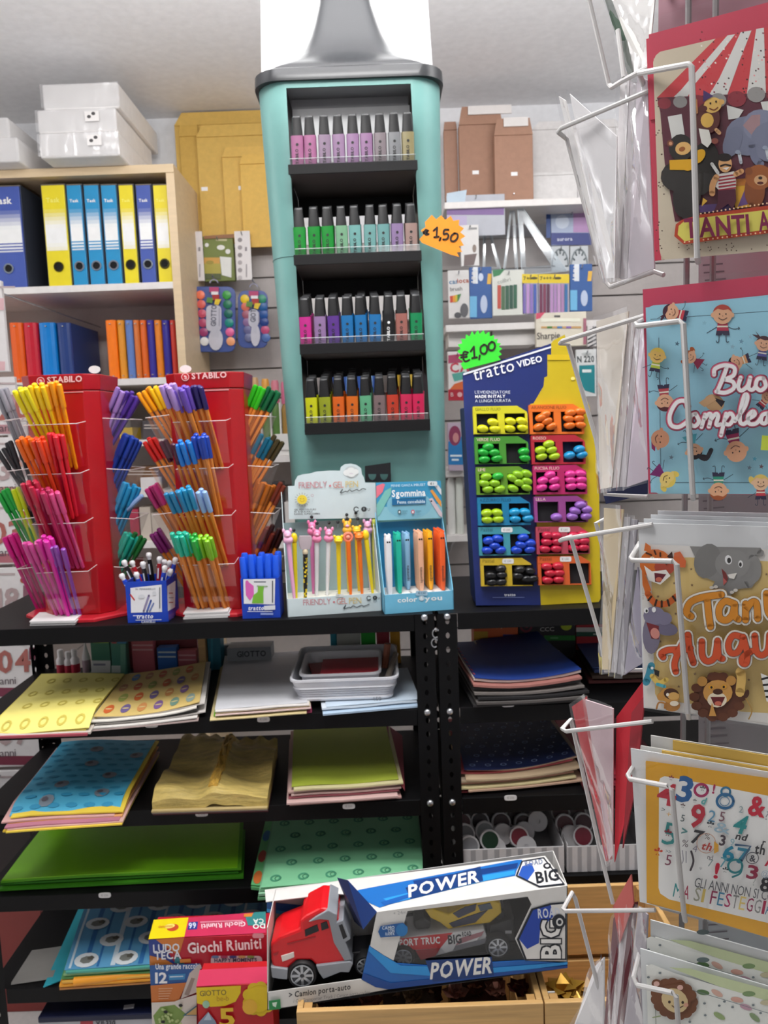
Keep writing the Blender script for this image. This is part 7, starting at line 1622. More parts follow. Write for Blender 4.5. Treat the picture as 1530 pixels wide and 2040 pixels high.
# number candle packs hanging at the far left
a,b_ = at(-90,900,1.985),at(4,900,1.985); zt_ = at(0,600,1.985).z
cdp = thing('candle_display','tall board of hanging number candle packs at the left edge','display',((a.x + b_.x) / 2,1.99,0)); obj('board',MB().box((a.x,1.985,0),(b_.x,1.997,zt_),M('#c9b9b6',.5)),cdp)
obj('foot',MB().box((a.x,1.90,0),(b_.x,2.08,.012),M('#8a8686',.5)),cdp)
for i,(y0,y1,x1,txt,head,lb) in enumerate([(560,742,10,'50','#d8b0b4','topmost number candle pack beside the folders'),(752,868,34,'20','#b88a90','second number candle pack from the top'),(872,992,52,'30','#c89a8a','third number candle pack from the top, behind black pens'),(1000,1125,58,'103','#b06a74','fourth number candle pack, level with the green pens'),(1132,1250,60,'18','#8a5a68','number candle pack just above the rack top'),(1256,1392,72,'04','#7a3048','number candle pack reading 04 below the rack top'),(1400,1528,78,'07','#74243c','number candle pack between second and third shelf'),(1536,1650,80,'8','#8a2036','number candle pack with a red circle on the third shelf level')]):
    x0 = -70; Y = 1.965
    def dc(p,y0=y0,y1=y1,x1=x1,txt=txt,head=head,i=i):
        p.rect(x0,y1 - 22,x1,y1 - 4,head); p.rect(-60,y0 + 10,30,y0 + 14,'#b8a8a8'); p.rect(x1 - 14,y0 + 34,x1 - 2,y0 + 58,head)
        if i == 7: p.ell(34,y0 + 52,26,30,'#b02038'); p.rect(20,y0 + 44,50,y0 + 50,'#dcd4d4'); p.rect(20,y0 + 58,46,y0 + 63,'#dcd4d4')
        elif i > 0: p.text(txt,-4 if len(txt) < 3 else -30,y0 + 84,42,'#a8625a' if i % 2 else '#b09a9a',3,1); p.text('anni',0,y0 + 108,15,'#5a4a52',3,0); p.ell(46,y0 + 24,6,6,'#a84a40')
    pack('candle_pack',lb,'pack',x0,y0,x1,y1,Y,.012,'#dedada',dc,'number candle packs',True)
    
# bits on the lower bookcase shelves, between the carousels
GL = 'small goods on the lower bookcase shelves'
for n_,lb,c,x0,y0,x1,si,cat in [('yellow_tape','yellow tape roll pack on the shelf between the carousels','#d8b428',232,852,264,2,'pack'),('striped_box','dark striped box on the shelf between the carousels','#4a4448',284,838,330,2,'box'),('brown_box','brown box with small print between the carousels','#6a4628',250,930,318,3,'box'),('white_box','small white box in front of the brown one','#e0dcdc',280,951,320,3,'box'),('red_packet','pinkish red packet between the carousels','#b83a54',258,1015,276,4,'packet'),('cream_packet','cream packet between the carousels','#cbbfb2',278,1010,300,4,'packet'),('clear_packet','clear packet of pale craft pieces between the carousels','#bfb4a8',302,1022,336,4,'packet'),('red_jar','red and white jar on the lowest visible shelf between the carousels','#a83a40',244,1120,270,5,'jar')]:
    pack(n_,lb,cat,x0,y0,x1,y0 + 30,BY + (.03 if n_ != 'white_box' else .012),.09 if n_ != 'white_box' else .017,c,(lambda p,x0=x0,y0=y0,x1=x1: [p.rect(x0 + 3,y0 + 8 + 6 * k,x1 - 3,y0 + 10 + 6 * k,'#cfc4bc') for k in range(2)]) if 'striped' in n_ or 'brown' in n_ else None,GL,zbase=shelf_z[si] + .0005)
for i,x in enumerate((12,60,110,150,190)):
    pack('craft_box',['white craft box at the far left of the third bookcase shelf','pale pink craft box on the third bookcase shelf','grey craft box behind the left carousel','beige craft box behind the left carousel','white craft box beside the left carousel'][i],'box',x,800 + 7 * (i % 3),x + 40,860,BY + .05,.15,['#dcd8d6','#d8b8b8','#a8a4a4','#cbbca8','#e0dedc'][i],None,'craft boxes on the third bookcase shelf',zbase=shelf_z[2] + .0005)

# ================================================================ goods at the back of the rack shelves
zr = SZ[1] + .0008; YBk = 1.672
GK = 'goods at the back of the second rack shelf'
for i,(px,yt,c,lb) in enumerate([(117,1297,'#e4dede','white glue bottle with red label, left one'),(132,1301,'#e0d8d8','white glue bottle with red label, middle one'),(145,1296,'#e6e0e0','white glue bottle with red label, right one')]):
    o = at(px,1320,YBk); t = thing('glue_bottle',lb,'bottle',(o.x,YBk + .012,zr),'glue bottles at the back of the shelf'); z1 = at(px,yt,YBk).z; h = z1 - zr
    b = MB(); b.lathe([(.0095,0),(.010,.003),(.010,h * .62),(.006,h * .72)],M(c,.4),(o.x,YBk + .012,zr),14); obj('bottle_body',b,t); b = MB(); b.lathe([(.0065,h * .72),(.0065,h * .98),(.005,h)],M('#e8e4e4',.4),(o.x,YBk + .012,zr),12); obj('cap',b,t)
    b = MB(); b.lathe([(.0102,h * .12),(.0102,h * .45)],M('#b82a40',.4),(o.x,YBk + .012,zr),14,True,1,False); obj('label',b,t)
o = at(168,1320,YBk); t = thing('glue_bottle','white glue bottle with a pointed nozzle','bottle',(o.x,YBk + .012,zr),'glue bottles at the back of the shelf'); h = at(168,1284,YBk).z - zr
b = MB(); b.lathe([(.0088,0),(.009,.003),(.009,h * .55),(.0075,h * .62),(.006,h * .70),(.0015,h)],M('#dcd8d8',.4),(o.x,YBk + .012,zr),14); obj('bottle_body',b,t); b = MB(); b.lathe([(.0092,h * .1),(.0092,h * .48)],M('#a08890',.4),(o.x,YBk + .012,zr),14,True,1,False); obj('label',b,t)
pack('clip_pack','green pack with white window on the second shelf, left one','pack',182,1275,220,1345,YBk,.02,'#3c7a62',rects(('r',182,1316,220,1340,'#d4d6d2'),('r',184,1275,216,1281,'#a8d050'),('r',186,1322,210,1326,'#8a8a98')),GK,zbase=zr)
pack('clip_pack','green pack with blue top on the second shelf, right one','pack',222,1274,252,1345,YBk,.02,'#4a8a78',rects(('r',222,1274,232,1282,'#b04a5a'),('r',234,1274,252,1282,'#3a80b0'),('r',240,1284,250,1340,'#6aa08a'),('r',222,1326,240,1340,'#c8d4cc')),GK,zbase=zr)
pack('red_carton','dark red carton backing on the second shelf','box',256,1268,394,1345,YBk + .04,.02,'#7a2a34',None,GK,zbase=zr)
for i,(x0,y0,x1,c,lb,yy) in enumerate([(262,1276,306,'#c0606a','pink red small box stack on the second shelf',.012),(313,1290,352,'#2a64b0','small blue box with white top on the second shelf',.006),(354,1296,392,'#b8606a','small pink and white box on the second shelf',.010)]):
    pack('small_box',lb,'box',x0,y0,x1,y0 + 30,YBk + yy,.024,c,(lambda p,x0=x0,y0=y0,x1=x1,i=i: [p.rect(x0 + 2,y0 + 8 + 9 * k,x1 - 2,y0 + 11 + 9 * k,'#d8a0a4' if i != 1 else '#cfe0e4') for k in range(2)]),'small boxes at the back of the second shelf',zbase=zr)
a = at(394,1270,YBk); b = at(412,1330,YBk); q = MB(); q.box((a.x,YBk - .002,zr),(b.x,YBk + .05,a.z),M('#c8a06a',.5,kind='wood')); solo('wood_panel',q,'narrow light wood panel at the back of the second shelf','panel',None,.001)
pack('teal_box','teal box beside the narrow wood panel','box',414,1264,440,1340,YBk + .01,.04,'#1c6a80',rects(('r',420,1264,424,1340,'#2a86a0')),None,zbase=zr)
pack('grey_box','grey lettered box lying at the back of the second shelf','box',452,1290,540,1312,YBk,.05,'#8a8e92',rects(('t','GIOTTO',472,1309,11,'#2c3036',2,1,58)),'grey lettered boxes on the second shelf',zbase=zr)
pack('grey_box','second grey box behind the lettered one','box',445,1284,534,1300,YBk + .052,.014,'#7c8084',None,'grey lettered boxes on the second shelf',zbase=zr)
for i,(x0,x1,c,lb) in enumerate([(658,670,'#2a9ab0','turquoise packet behind the white tray'),(671,718,'#c8ccc4','white packet behind the white tray'),(719,748,'#2cb83a','bright green packet behind the white tray'),(750,776,'#b03a48','red packet behind the white tray'),(777,797,'#e0a020','orange yellow packet behind the white tray')]):
    pack('craft_packet',lb,'packet',x0,1240,x1,1300,YBk + .01,.02,c,None,'packets behind the white tray',zbase=zr)
pack('paint_box','orange paint box on the second shelf of the right rack','box',944,1237,1032,1290,YBk,.05,'#e8703a',rects(('t','color',951,1251,9,'#f0c8a8',2,1,36),('e',990,1247,5,5,'#d09a80'),('t','you',997,1249,9,'#f0c8a8',2,1,26),('r',1002,1264,1032,1290,'#3a4a98'),('r',944,1258,972,1290,'#d8a838')),GK,zbase=zr)
pack('paint_box','black box with red spiral and lime blob on the second right shelf','box',1034,1235,1146,1290,YBk - .002,.05,'#1f1c20',rects(('e',1048,1247,13,13,'#7a2034'),('e',1048,1247,9,9,'#2a1a20'),('e',1049,1246,5,5,'#8a2a3a'),('t','CCC',1074,1248,8,'#d8d4d0',2,0,30),('t','CCC',1076,1258,8,'#d8d4d0',2,0,28),('e',1128,1247,11,9,'#b8cc20'),('e',1138,1236,8,5,'#5a6a3a'),('r',1084,1266,1146,1276,'#2a8a34'),('r',1096,1270,1112,1272,'#7ac080')),GK,zbase=zr)
pack('red_box','red, white and green box on the second right shelf','box',1148,1233,1230,1290,YBk,.05,'#b8202c',rects(('r',1148,1250,1230,1259,'#d8d4cc'),('r',1148,1259,1230,1268,'#1f5a44'),('r',1182,1262,1192,1265,'#d8e0d4')),GK,zbase=zr)
t,fn = stack('paper_stack','glossy blue foil stack at the right of the dark blue stack','paper',SZ[1],[(1180,1330),(1330,1326),(1290,1277),(1148,1281)],.034,['#5a2a2a','#4a3a30','#3a4a7a'],'#3a5a9c',None,6,6,seed=21)

# ================================================================ ribbon spools in striped cartons on the right rack
def spool_box(x0,x1,yt,yb,Yf,dep,label):
    z0 = SZ[3] + .0008; X0,X1 = at(x0,(yt + yb) / 2,Yf).x,at(x1,(yt + yb) / 2,Yf).x; z1 = at((x0 + x1) / 2,yt,Yf).z; th = .002; m = M('#d4d2d4',.55,kind='card')
    t = thing('spool_carton',label,'carton',((X0 + X1) / 2,Yf + dep / 2,z0),'striped cartons of ribbon spools'); b = MB()
    b.box((X0,Yf,z0),(X1,Yf + dep,z0 + th),m); b.box((X0,Yf,z0 + th),(X1,Yf + th,z1),m); b.box((X0,Yf + dep - th,z0 + th),(X1,Yf + dep,z1 + .01),m)
    for x in (X0,X1 - th): b.box((x,Yf + th,z0 + th),(x + th,Yf + dep - th,z1 + .004),m)
    obj('carton',b,t); p = MB(); n = 9
    for k in range(n): 
        xa = X0 + (X1 - X0) * (k + .1) / n; p.box((xa,Yf - .0004,z0 + .001),(xa + (X1 - X0) / n * .42,Yf,z1 - .001),M('#a9a8ac',.5))
    obj('print',p,t); return z0 + th,z1,X0,X1
za,z1a,sx0,sx1 = spool_box(912,1124,1690,1722,1.412,.20,'grey striped carton full of ribbon spools on the right rack')
zb2,z1b,sx2,sx3 = spool_box(1130,1300,1684,1718,1.412,.20,'second striped carton of ribbon spools behind the red cards')
SPM = {}
def spool(px,py,Y,col,label,kind,group,r=.0195):
    key = (col,kind)
    if key not in SPM:
        W_ = M('#d8d6d8',.45); n = 18
        ring = lambda rr,y: [(rr * math.cos(2 * PI * k / n),y,rr * math.sin(2 * PI * k / n)) for k in range(n)]
        fl = MB()
        for y in (0,.020): fl.loft([ring(.0046,y),ring(.0195,y),ring(.0195,y + .0012),ring(.0046,y + .0012),ring(.0046,y)],W_,True,False)
        fl.loft([ring(.0046,0),ring(.0046,.0212)],W_,True,False)
        rb = MB(); rb.loft([ring(.0165,.0014),ring(.0165,.0198)],M(col,.35),True,True)
        fa = MB()
        if kind == 'c': fa.loft([ring(.0005,-.0006),ring(.0162,-.0006),ring(.0162,.0)],M(col,.3),False,False)
        SPM[key] = (fl.mesh('f'),rb.mesh('r'),fa.mesh('a') if kind == 'c' else None)
    o = at(px,py,Y); t = thing('ribbon_spool',label,'ribbon spool',o,group); t.rotation_euler = (-.42,0,random.Random(px * 3 + py).uniform(-.15,.15)); f,rb,fa = SPM[key]
    obj('flange',f,t,local=True); obj('ribbon',rb,t,local=True)
    if fa: obj('ribbon_face',fa,t,local=True)
S3 = 400 / 1511.0
for i,(x,y,c,kd,Y,lb) in enumerate([(305,1655,'#4a1a24','c',1.50,'dark red ribbon spool at the left of the upper row'),(440,1650,'#2a1c22','c',1.50,'black ribbon spool second in the upper row'),(600,1655,'#3c1a24','c',1.50,'dark maroon ribbon spool in the middle of the upper row'),(770,1665,'#40242c','c',1.50,'brownish ribbon spool fourth in the upper row'),(875,1648,'#d0cece','w',1.49,'white ribbon spool with dark hole at the upper right'),
        (330,1745,'#7a7a7e','c',1.455,'grey ribbon spool at the left of the middle row'),(478,1725,'#909496','c',1.465,'silver ribbon spool in the middle row'),(515,1790,'#123a24','c',1.435,'dark green ribbon spool'),(615,1745,'#d4d2d4','w',1.455,'white ribbon spool with dark hole in the middle row'),(735,1765,'#7a1a2c','c',1.44,'bright red ribbon spool at the right of the middle row'),(775,1730,'#d0ced0','w',1.47,'white ribbon spool behind the bright red one'),(362,1835,'#8a8a8e','c',1.428,'grey ribbon spool at the front left'),(560,1850,'#c8c6c8','w',1.43,'white ribbon spool at the front middle'),(790,1838,'#cfcdd0','w',1.43,'white ribbon spool at the front right'),
        (545,1610,'#3a1c22','c',1.535,'dark ribbon spool in the rear row, middle'),(700,1612,'#3a2228','c',1.535,'dark ribbon spool in the rear row, right')]):
    spool(840 + x * S3,1200 + y * S3,Y,c,lb + ' of the first carton',kd,'ribbon spools in the first carton')
for i,(x,y,c,kd,Y,lb) in enumerate([(1045,1580,'#4a141e','c',1.52,'dark red ribbon spool at the rear left'),(1170,1585,'#42121c','c',1.52,'dark red ribbon spool at the rear right'),(1080,1670,'#541622','c',1.48,'wine red ribbon spool in the middle'),(1220,1660,'#4a1c26','c',1.485,'wine red ribbon spool on the right'),(1125,1760,'#d0cecf','w',1.45,'white ribbon spool with dark hole at the front left'),(1215,1760,'#7a1c30','c',1.44,'bright red ribbon spool at the front')]):
    spool(840 + x * S3,1200 + y * S3,Y,c,lb + ' of the second carton',kd,'ribbon spools in the second carton')
for i,(px,py) in enumerate([(1148,1795),(1170,1788),(1192,1796),(1214,1790)]):
    spool(px,py,1.50,'#24181c',ORD[i] + ' dark ribbon spool from left above the slatted crate','c','dark ribbon spools on the lower right shelf')
# leaning boards at the left of the fifth shelf
zz = SZ[4] + .001
pack('dark_filler_block','very dark block added to fill the dark area left of the left rack','carton',-140,1648,72,1900,1.80,.12,'#231818',None,zbase=.0005)  # block added to give the dark background beside the rack
pack('red_carton','dull red carton in front of the very dark block, left of the left rack','carton',-120,1806,84,1900,1.76,.035,'#8e3833',None,zbase=.0005)
q = MB(); A,B = at(122,1806,1.68),at(165,1804,1.68); C_,D_ = atz(105,1950,zz),atz(22,1962,zz)
q.prism([A,B,C_,D_],(0,.002,.004),M('#8e8c88',.3)); solo('grey_board',q,'grey glossy board leaning at the left end of the fifth shelf','board')
# navy box on the bottom shelf
Yn = 1.40; X0,X1 = at(30,2030,Yn).x,at(520,2010,Yn).x; z1 = at(160,2026,Yn).z
t = thing('stationery_box','large navy topped box with white front at the bottom left','box',((X0 + X1) / 2,Yn + .12,.101)); zf = SZ[5] + .001
obj('box_body',MB().box((X0 + .045,Yn + .004,zf),(X1,Yn + .26,z1 - .012),M('#b8bac0',.5)),t); obj('lid',MB().box((X0 + .043,Yn + .002,z1 - .012),(X1 + .002,Yn + .262,z1),M('#141a38',.4)),t,'navy lid',bevel=.002)
p = Print(Plane((0,0,z1),(0,0,1)),.0006,.0002); p.fr(0,1600,540 / 1530)
p.stroke([(340,1115),(380,1075),(410,1100)],8,'#6a7088',False); p.stroke([(455,1080),(470,1105),(500,1100),(505,1070)],8,'#6a7088'); p.stroke([(560,1080),(590,1100),(620,1085),(600,1062),(560,1080)],8,'#6a7088'); p.stroke([(700,1075),(740,1085),(770,1065)],8,'#6a7088'); p.poly([(700,1140),(760,1132),(755,1158),(696,1165)],'#c8c8cc')
obj('print',p,t)
p = Print(front(Yn + .0035),.0006,.0002); p.rect(160,2033,185,2060,'#a83040'); p.text('XII:330',190,2044,9,'#3a3c44',2,1); obj('lettering',p,t)

# ================================================================ plinth, crates, game boxes and the truck box in front
PZ = at(400,2120,1.255).z - .03
X0,X1 = at(285,2040,1.10).x,at(1500,2040,1.10).x
pt = thing('plinth','low dark plinth in front of the racks carrying crates and boxes','plinth',((X0 + X1) / 2,1.18,0))
obj('top',MB().box((X0,1.02,PZ - .02),(X1,RY - .01,PZ),M('#2c2a2a',.5)),pt); obj('body',MB().box((X0 + .02,1.04,0),(X1 - .02,RY - .03,PZ - .02),M('#242223',.5)),pt)
PINE = M('#d2a86c',.5,kind='wood'); PIN2 = M('#c99c60',.5,kind='wood')
CY0,CY1 = 1.050,1.34; cz1 = at(830,2008,CY0).z
def crate(x0,x1,y0,y1,z0,z1,label,slats,posts=True,gap=.012):
    t = thing('wooden_crate',label,'crate',((x0 + x1) / 2,(y0 + y1) / 2,z0),'pine crates in front of the racks'); th = .009
    obj('bottom',MB().box((x0,y0,z0),(x1,y1,z0 + .006),PIN2),t)
    hs = (z1 - z0 - .008 - gap * (slats - 1)) / slats
    for k in range(slats):
        a = z0 + .008 + k * (hs + gap); b = a + hs
        obj('slat',MB().box((x0,y0,a),(x1,y0 + th,b),PINE),t,bevel=.0012); obj('slat',MB().box((x0,y1 - th,a),(x1,y1,b),PINE),t,bevel=.0012)
        obj('slat',MB().box((x0,y0 + th,a),(x0 + th,y1 - th,b),PINE),t,bevel=.0012); obj('slat',MB().box((x1 - th,y0 + th,a),(x1,y1 - th,b),PINE),t,bevel=.0012)
    for x in (x0 + th + .001,x1 - th - .013):
        for y in (y0 + th + .001,y1 - th - .013): obj('corner_post',MB().box((x,y,z0 + .0065),(x + .012,y + .012,z1 - .002),PIN2),t)
    return t
ax0,ax1 = at(590,2012,CY0).x,at(1083,2006,CY0).x; bx1_ = at(1420,2000,CY0).x
crate(ax0,ax1,CY0,CY1,PZ + .001,cz1,'pine crate of ribbons and bows under the truck box',2)
crate(ax1 + .002,bx1_,CY0,CY1,PZ + .001,cz1,'pine crate with gold bows right of the truck box',2)
# divider walls seen inside the first crate
# slatted crate stacked behind at the right
kx0,kx1 = at(1132,1880,1.345).x,at(1420,1870,1.345).x; kz0,kz1 = at(1210,1955,1.345).z,at(1210,1803,1.345).z
q = crate(kx0,kx1,1.346,1.394,kz0,kz1,'slatted pine crate standing behind the truck box at the right',2,gap=.010)
st_ = MB(); st_.box((kx0,1.346,PZ + .0005),(kx1,1.394,kz0 - .0005),M('#2a2827',.5)); solo('riser_block',st_,'dark riser block under the slatted crate at the back','block')
def bow(px,py,Y,col,label,r=.026,n=9,group='gift bows in the crates',metal=.55):
    o = at(px,py,Y); t = thing('gift_bow',label,'gift bow',o - Vector((0,0,r * .3)),group); b = MB(); rr = random.Random(int(px * 13 + py)); m = M(col,.28,metal)
    for k in range(n):
        a = 2 * PI * k / n + rr.uniform(-.2,.2); el = rr.uniform(.15,1.1); d = Vector((math.cos(a) * math.cos(el),math.sin(a) * math.cos(el),math.sin(el))); s = d.cross(Vector((0,0,1))).normalized() * r * .22; u = s.cross(d).normalized() * r * .25
        L = r * rr.uniform(.85,1.15); P = [o + s,o + d * L * .55 + s * 1.3 + u,o + d * L,o + d * L * .55 - s * 1.3 + u,o - s]; Q = [o + s,o + d * L * .55 + s * 1.3 - u * .6,o + d * L,o + d * L * .55 - s * 1.3 - u * .6,o - s]
        b.add(P,[(0,1,2,3,4)],m); b.add(Q,[(0,1,2,3,4)],m)
    obj('ribbon_loops',b,t); c = MB(); c.lathe([(r * .25,-.001),(r * .28,.001),(r * .1,.004)],m,o,8); obj('knot',c,t)
GB = [(652,1998,1.09,'#5a1622','wine red bow at the left end of the first crate'),(690,1994,1.12,'#6a2028','dark red bow beside the left end bow'),(735,1992,1.10,'#8a4a40','copper bow left of the middle of the first crate'),(780,1990,1.13,'#a89078','champagne bow in the middle left of the first crate'),(822,1984,1.10,'#9a7a5a','bronze bow under the truck box lettering'),(865,1980,1.13,'#6a3a34','brown bow right of the bronze bow'),(908,1976,1.10,'#b07a6a','rose copper bow in the middle right of the first crate'),(950,1972,1.13,'#8a4a3c','russet bow right of the rose copper bow'),(992,1968,1.10,'#a06a58','light copper bow near the right of the first crate'),(1032,1966,1.12,'#7a3a34','dark copper bow at the right end of the first crate')]
for x,y,Y,c,lb in GB: bow(x,y + 8,Y,c,lb,.022,8)
bow(1122,1985,1.10,'#d0a040','large gold star bow in the second crate',.036,11); bow(1172,1990,1.13,'#b8883a','gold bow behind the large star bow',.028); bow(1150,2002,1.085,'#c89a48','small gold bow at the front of the second crate',.02)
pack('price_card','small white price card in front of the gold bows','card',1081,1976,1106,1990,1.074,.002,'#e2e0dc')
a = atz(640,2030,cz1 - .03); q = MB(); zc_ = cz1 - .045
for i,(x,y,c,lb) in enumerate([(700,2020,'#4a1a22','dark red ribbon packet at the left of the first crate'),(820,2015,'#6a5648','brown ribbon packet in the middle of the first crate'),(950,2008,'#5a342e','copper ribbon packet at the right of the first crate')]):
    xa,xb = at(x - 55,2010,1.15).x,at(x + 55,2010,1.15).x; q = MB(); q.slab(patch((xa,CY0 + .025,zc_),(xb,CY0 + .025,zc_),(xb,CY1 - .03,zc_ + .012),(xa,CY1 - .03,zc_ + .012),lambda u,v,i=i: .006 * math.sin(9 * u + i) * math.sin(7 * v)),10,10,.05,M(c,.25,kind='foil')); solo('ribbon_packet',q,lb,'packet','ribbon packets in the first crate')

def carton_box(name,label,cat,tl,tr,Yf,dep,zb,colf,colt,group=None):
    A,B = at(*tl,Yf),at(*tr,Yf); z1 = (A.z + B.z) / 2
    t = thing(name,label,cat,((A.x + B.x) / 2,Yf + dep / 2,zb),group); b = MB(); b.box((A.x,Yf,zb),(B.x,Yf + dep,z1),M(colf,.4)); obj('box_body',b,t,bevel=.0008)
    return t,A.x,B.x,z1
C4 = 540 / 1530.0
t,gx0,gx1,gz1 = carton_box('game_box','red and blue board game box standing in front of the left rack','game box',(296,1872),(531,1860),1.255,.060,PZ + .0008,'#b81c30','#c83048')
p = Print(Plane((0,0,gz1),(0,0,1)),.0005,.0002); p.fr(0,1600,C4)
p.poly([(838,768),(868,658),(1064,645),(1040,755)],'#ecd616'); p.ell(975,702,34,20,'#c84a2a',-10); p.ell(958,694,30,12,'#f2e27a',-10); p.text('clementoni',895,704,14,'#d88a2a',4,1,80)
p.poly([(1040,755),(1064,645),(1500,612),(1500,732)],'#d0345c'); p.poly([(1058,715),(1066,672),(1118,668),(1112,712)],'#2f3f90'); p.text('99',1066,706,30,'#dce0f0',4,1,42)
p.text('Giochi Riuniti',1385,668,26,'#f0d0d8',183.5,1,250); p.rect(1130,668,1370,676,'#e48aa0',-.04)
p.poly([(1385,640),(1440,615),(1500,612),(1500,690),(1400,690)],'#3a8a8a'); p.poly([(1378,625),(1430,620),(1420,640),(1376,642)],'#e08a3a'); p.text('DO',1496,680,26,'#e8eee8',183,1,70); p.text('CA',1488,652,26,'#e8eee8',183,1,60)
obj('print',p,t,'printed top')
p = Print(front(1.255),.0006,.0002); p.fr(0,1600,C4)
p.poly([(838,770),(900,768),(985,900),(980,912),(845,915)],'#2a3f8c'); p.poly([(880,770),(1040,760),(1010,860),(905,790)],'#d07a34'); p.poly([(845,860),(930,880),(985,912),(845,916)],'#c87a38'); p.poly([(985,860),(1040,890),(1040,910),(985,905)],'#3a7a84')
p.text('LUDO',865,842,42,'#dfe2ea',3,1,150); p.text('TECA',873,884,42,'#dfe2ea',3,1,150); p.text('Giochi Riuniti',1060,848,58,'#f4e8e8',4,1,418); p.rrect(1425,735,1490,762,10,'#e0a0a8'); p.poly([(1015,882),(1075,878),(1078,900),(1016,902)],'#d8843a')
p.rrect(1190,862,1480,940,22,'#e6c8ce'); p.text('HAPPY MOMENTS',1210,898,20,'#5a4a68',1,1,240)
for k in range(5): p.ell(1215 + 50 * k,868,22,8,['#6a88b0','#b04a68','#4a4a80','#d0a068','#8a9a58'][k]); p.ell(1215 + 52 * k,916,20,10,['#5a7a98','#c84a5a','#7a98b8','#c8b0b8','#d08aa0'][k]); p.ell(1245 + 48 * k,938,20,9,['#d89a78','#c87a68','#6a6a98','#c83a48','#9a3a58'][k])
p.poly([(845,916),(1130,905),(1100,1010),(850,1030)],'#2a5a9c'); p.text('Una grande raccolta',878,938,30,'#e4eaf2',1,1,260)
p.text('12',876,1016,58,'#eef0f2',1,1,68); p.poly([(950,968),(1048,962),(1042,995),(955,1000)],'#3a8ac0'); p.rect(958,978,1034,984,'#d0e2ee',-.05)
p.poly([(850,1030),(1055,1012),(1010,1110),(985,1120),(855,1126)],'#c87434')
for k in range(5): p.rect(895,1046 + 14 * k,975 - 6 * k,1050 + 14 * k,'#e0b490',-.03)
p.poly([(1070,960),(1130,905),(1130,1060),(1020,1105)],'#c8c0b8'); p.poly([(1040,1080),(1080,985),(1100,990),(1065,1090)],'#9a8a80'); p.poly([(855,1126),(985,1120),(1010,1110),(1110,1080),(1110,1300),(860,1300)],'#d8d2c8')
p.poly([(905,1150),(985,1138),(1050,1190),(1000,1260),(880,1260),(865,1200)],'#7c9a4c')
for k in range(18): rr = random.Random(k); p.ell(885 + rr.random() * 140,1155 + rr.random() * 95,8,8,'#b8cc88',0,8)
for x,y in ((935,1178),(1020,1142),(920,1235)): p.ell(x,y,12,9,'#1c1a18')
p.poly([(1030,1200),(1110,1140),(1110,1200)],'#3a6a7a'); p.poly([(1050,1195),(1110,1150),(1110,1195)],'#c8a868')
obj('lettering',p,t,'printed front')
t,ex0,ex1,ez1 = carton_box('modelling_box','red modelling dough box in front of the board game box','box',(391,1966),(541,1958),1.185,.055,PZ + .0008,'#c01c24','#c83c58')
p = Print(Plane((0,0,ez1),(0,0,1)),.0005,.0002); p.poly([(391,1965),(398,1932),(541,1925),(541,1957)],'#cc3a5c'); obj('print',p,t,'plain rose red top')
p = Print(front(1.185),.0006,.0002); p.fr(0,1600,C4)
p.poly([(1108,1042),(1360,1030),(1358,1070),(1330,1120),(1270,1145),(1190,1150),(1112,1130)],'#e8c81c'); p.text('GIOTTO',1128,1090,30,'#6a5a3a',3,0,150); p.text('be-bè',1224,1118,30,'#c89a28',2,0,80); p.ell(1163,1136,20,22,'#9ac4a8')
for k in range(9): a = 2 * PI * k / 9; p.ell(1462 + 62 * math.cos(a),1105 + 66 * math.sin(a),34,34,'#e6c41c')
p.ell(1462,1105,70,76,'#e8c81c'); p.ell(1410,1150,42,44,'#ecb83a'); p.poly([(1120,1240),(1175,1178),(1215,1230),(1245,1300),(1110,1300)],'#8a9ab0'); p.poly([(1150,1225),(1178,1180),(1195,1225)],'#b8c8d8')
p.text('5',1240,1262,100,'#e8c030',3,1,88)
obj('lettering',p,t,'printed front')

# ---------------------------------------------------------------- toy truck in its window box
KY = 1.075; KP = front(KY); K5 = 760 / 1530.0; T5 = lambda pts: [(480 + x * K5,1680 + y * K5) for x,y in pts]
TL,TR,BRp,BLp = [KP.hit(*q) for q in T5([(104,338),(1310,170),(1310,500),(106,670)])]
xa = (TR - TL).normalized(); za_ = xa.cross(Vector((0,1,0))) * 1.0
za_ = Vector((-xa.z,0,xa.x)); KD = .095; up = Vector((0,KD,0))
t = thing('truck_box','white and blue window box holding a red toy car transporter','toy box',BLp + Vector((.2,.05,0)))
WHI = M('#dedcd8',.35); th = .0012
bk = MB(); bk.prism([BLp + up,BRp + up,TR + up,TL + up + za_ * 0],(0,-th,0),M('#c9c8c8',.4)); obj('back_panel',bk,t)
bk = MB(); bk.prism([BLp,BRp,BRp + up,BLp + up],za_ * th,M('#1c1c1f',.5)); obj('floor_panel',bk,t)
bk = MB(); bk.prism([BRp,TR,TR + up,BRp + up],-xa * th,WHI); bk.prism([BLp,BLp + up,TL + up,TL],xa * th,WHI); obj('end_panel',bk,t,kind='stuff')
TP = Plane(TL,za_)
def tpoly(pts,c,pr): pr.poly(pts,c)
tp = MB(); tp.prism([TP.hit(*q) for q in T5([(96,186),(1220,50),(1310,170),(545,276),(425,205),(375,201),(100,234)])],-za_ * th,WHI); obj('top_panel',tp,t)
p = Print(TP,.0005,.00015); p.fr(480,1680,K5)
p.poly([(432,198),(480,185),(1108,66),(1128,66),(1104,112),(1100,130),(975,152),(600,244),(556,258),(500,232)],'#1f6fc0'); p.poly([(690,150),(1112,78),(1106,100),(700,175)],'#143c80'); p.poly([(570,222),(990,125),(1098,108),(1098,124),(975,152),(600,240)],'#2f9ae0'); p.poly([(560,236),(680,200),(680,216),(575,250)],'#1a5cae')
p.poly([(660,178),(960,92),(972,150),(680,222)],'#123a78'); p.text('POWER',672,216,46,'#e8e8e4',12.5,1,292,.2)
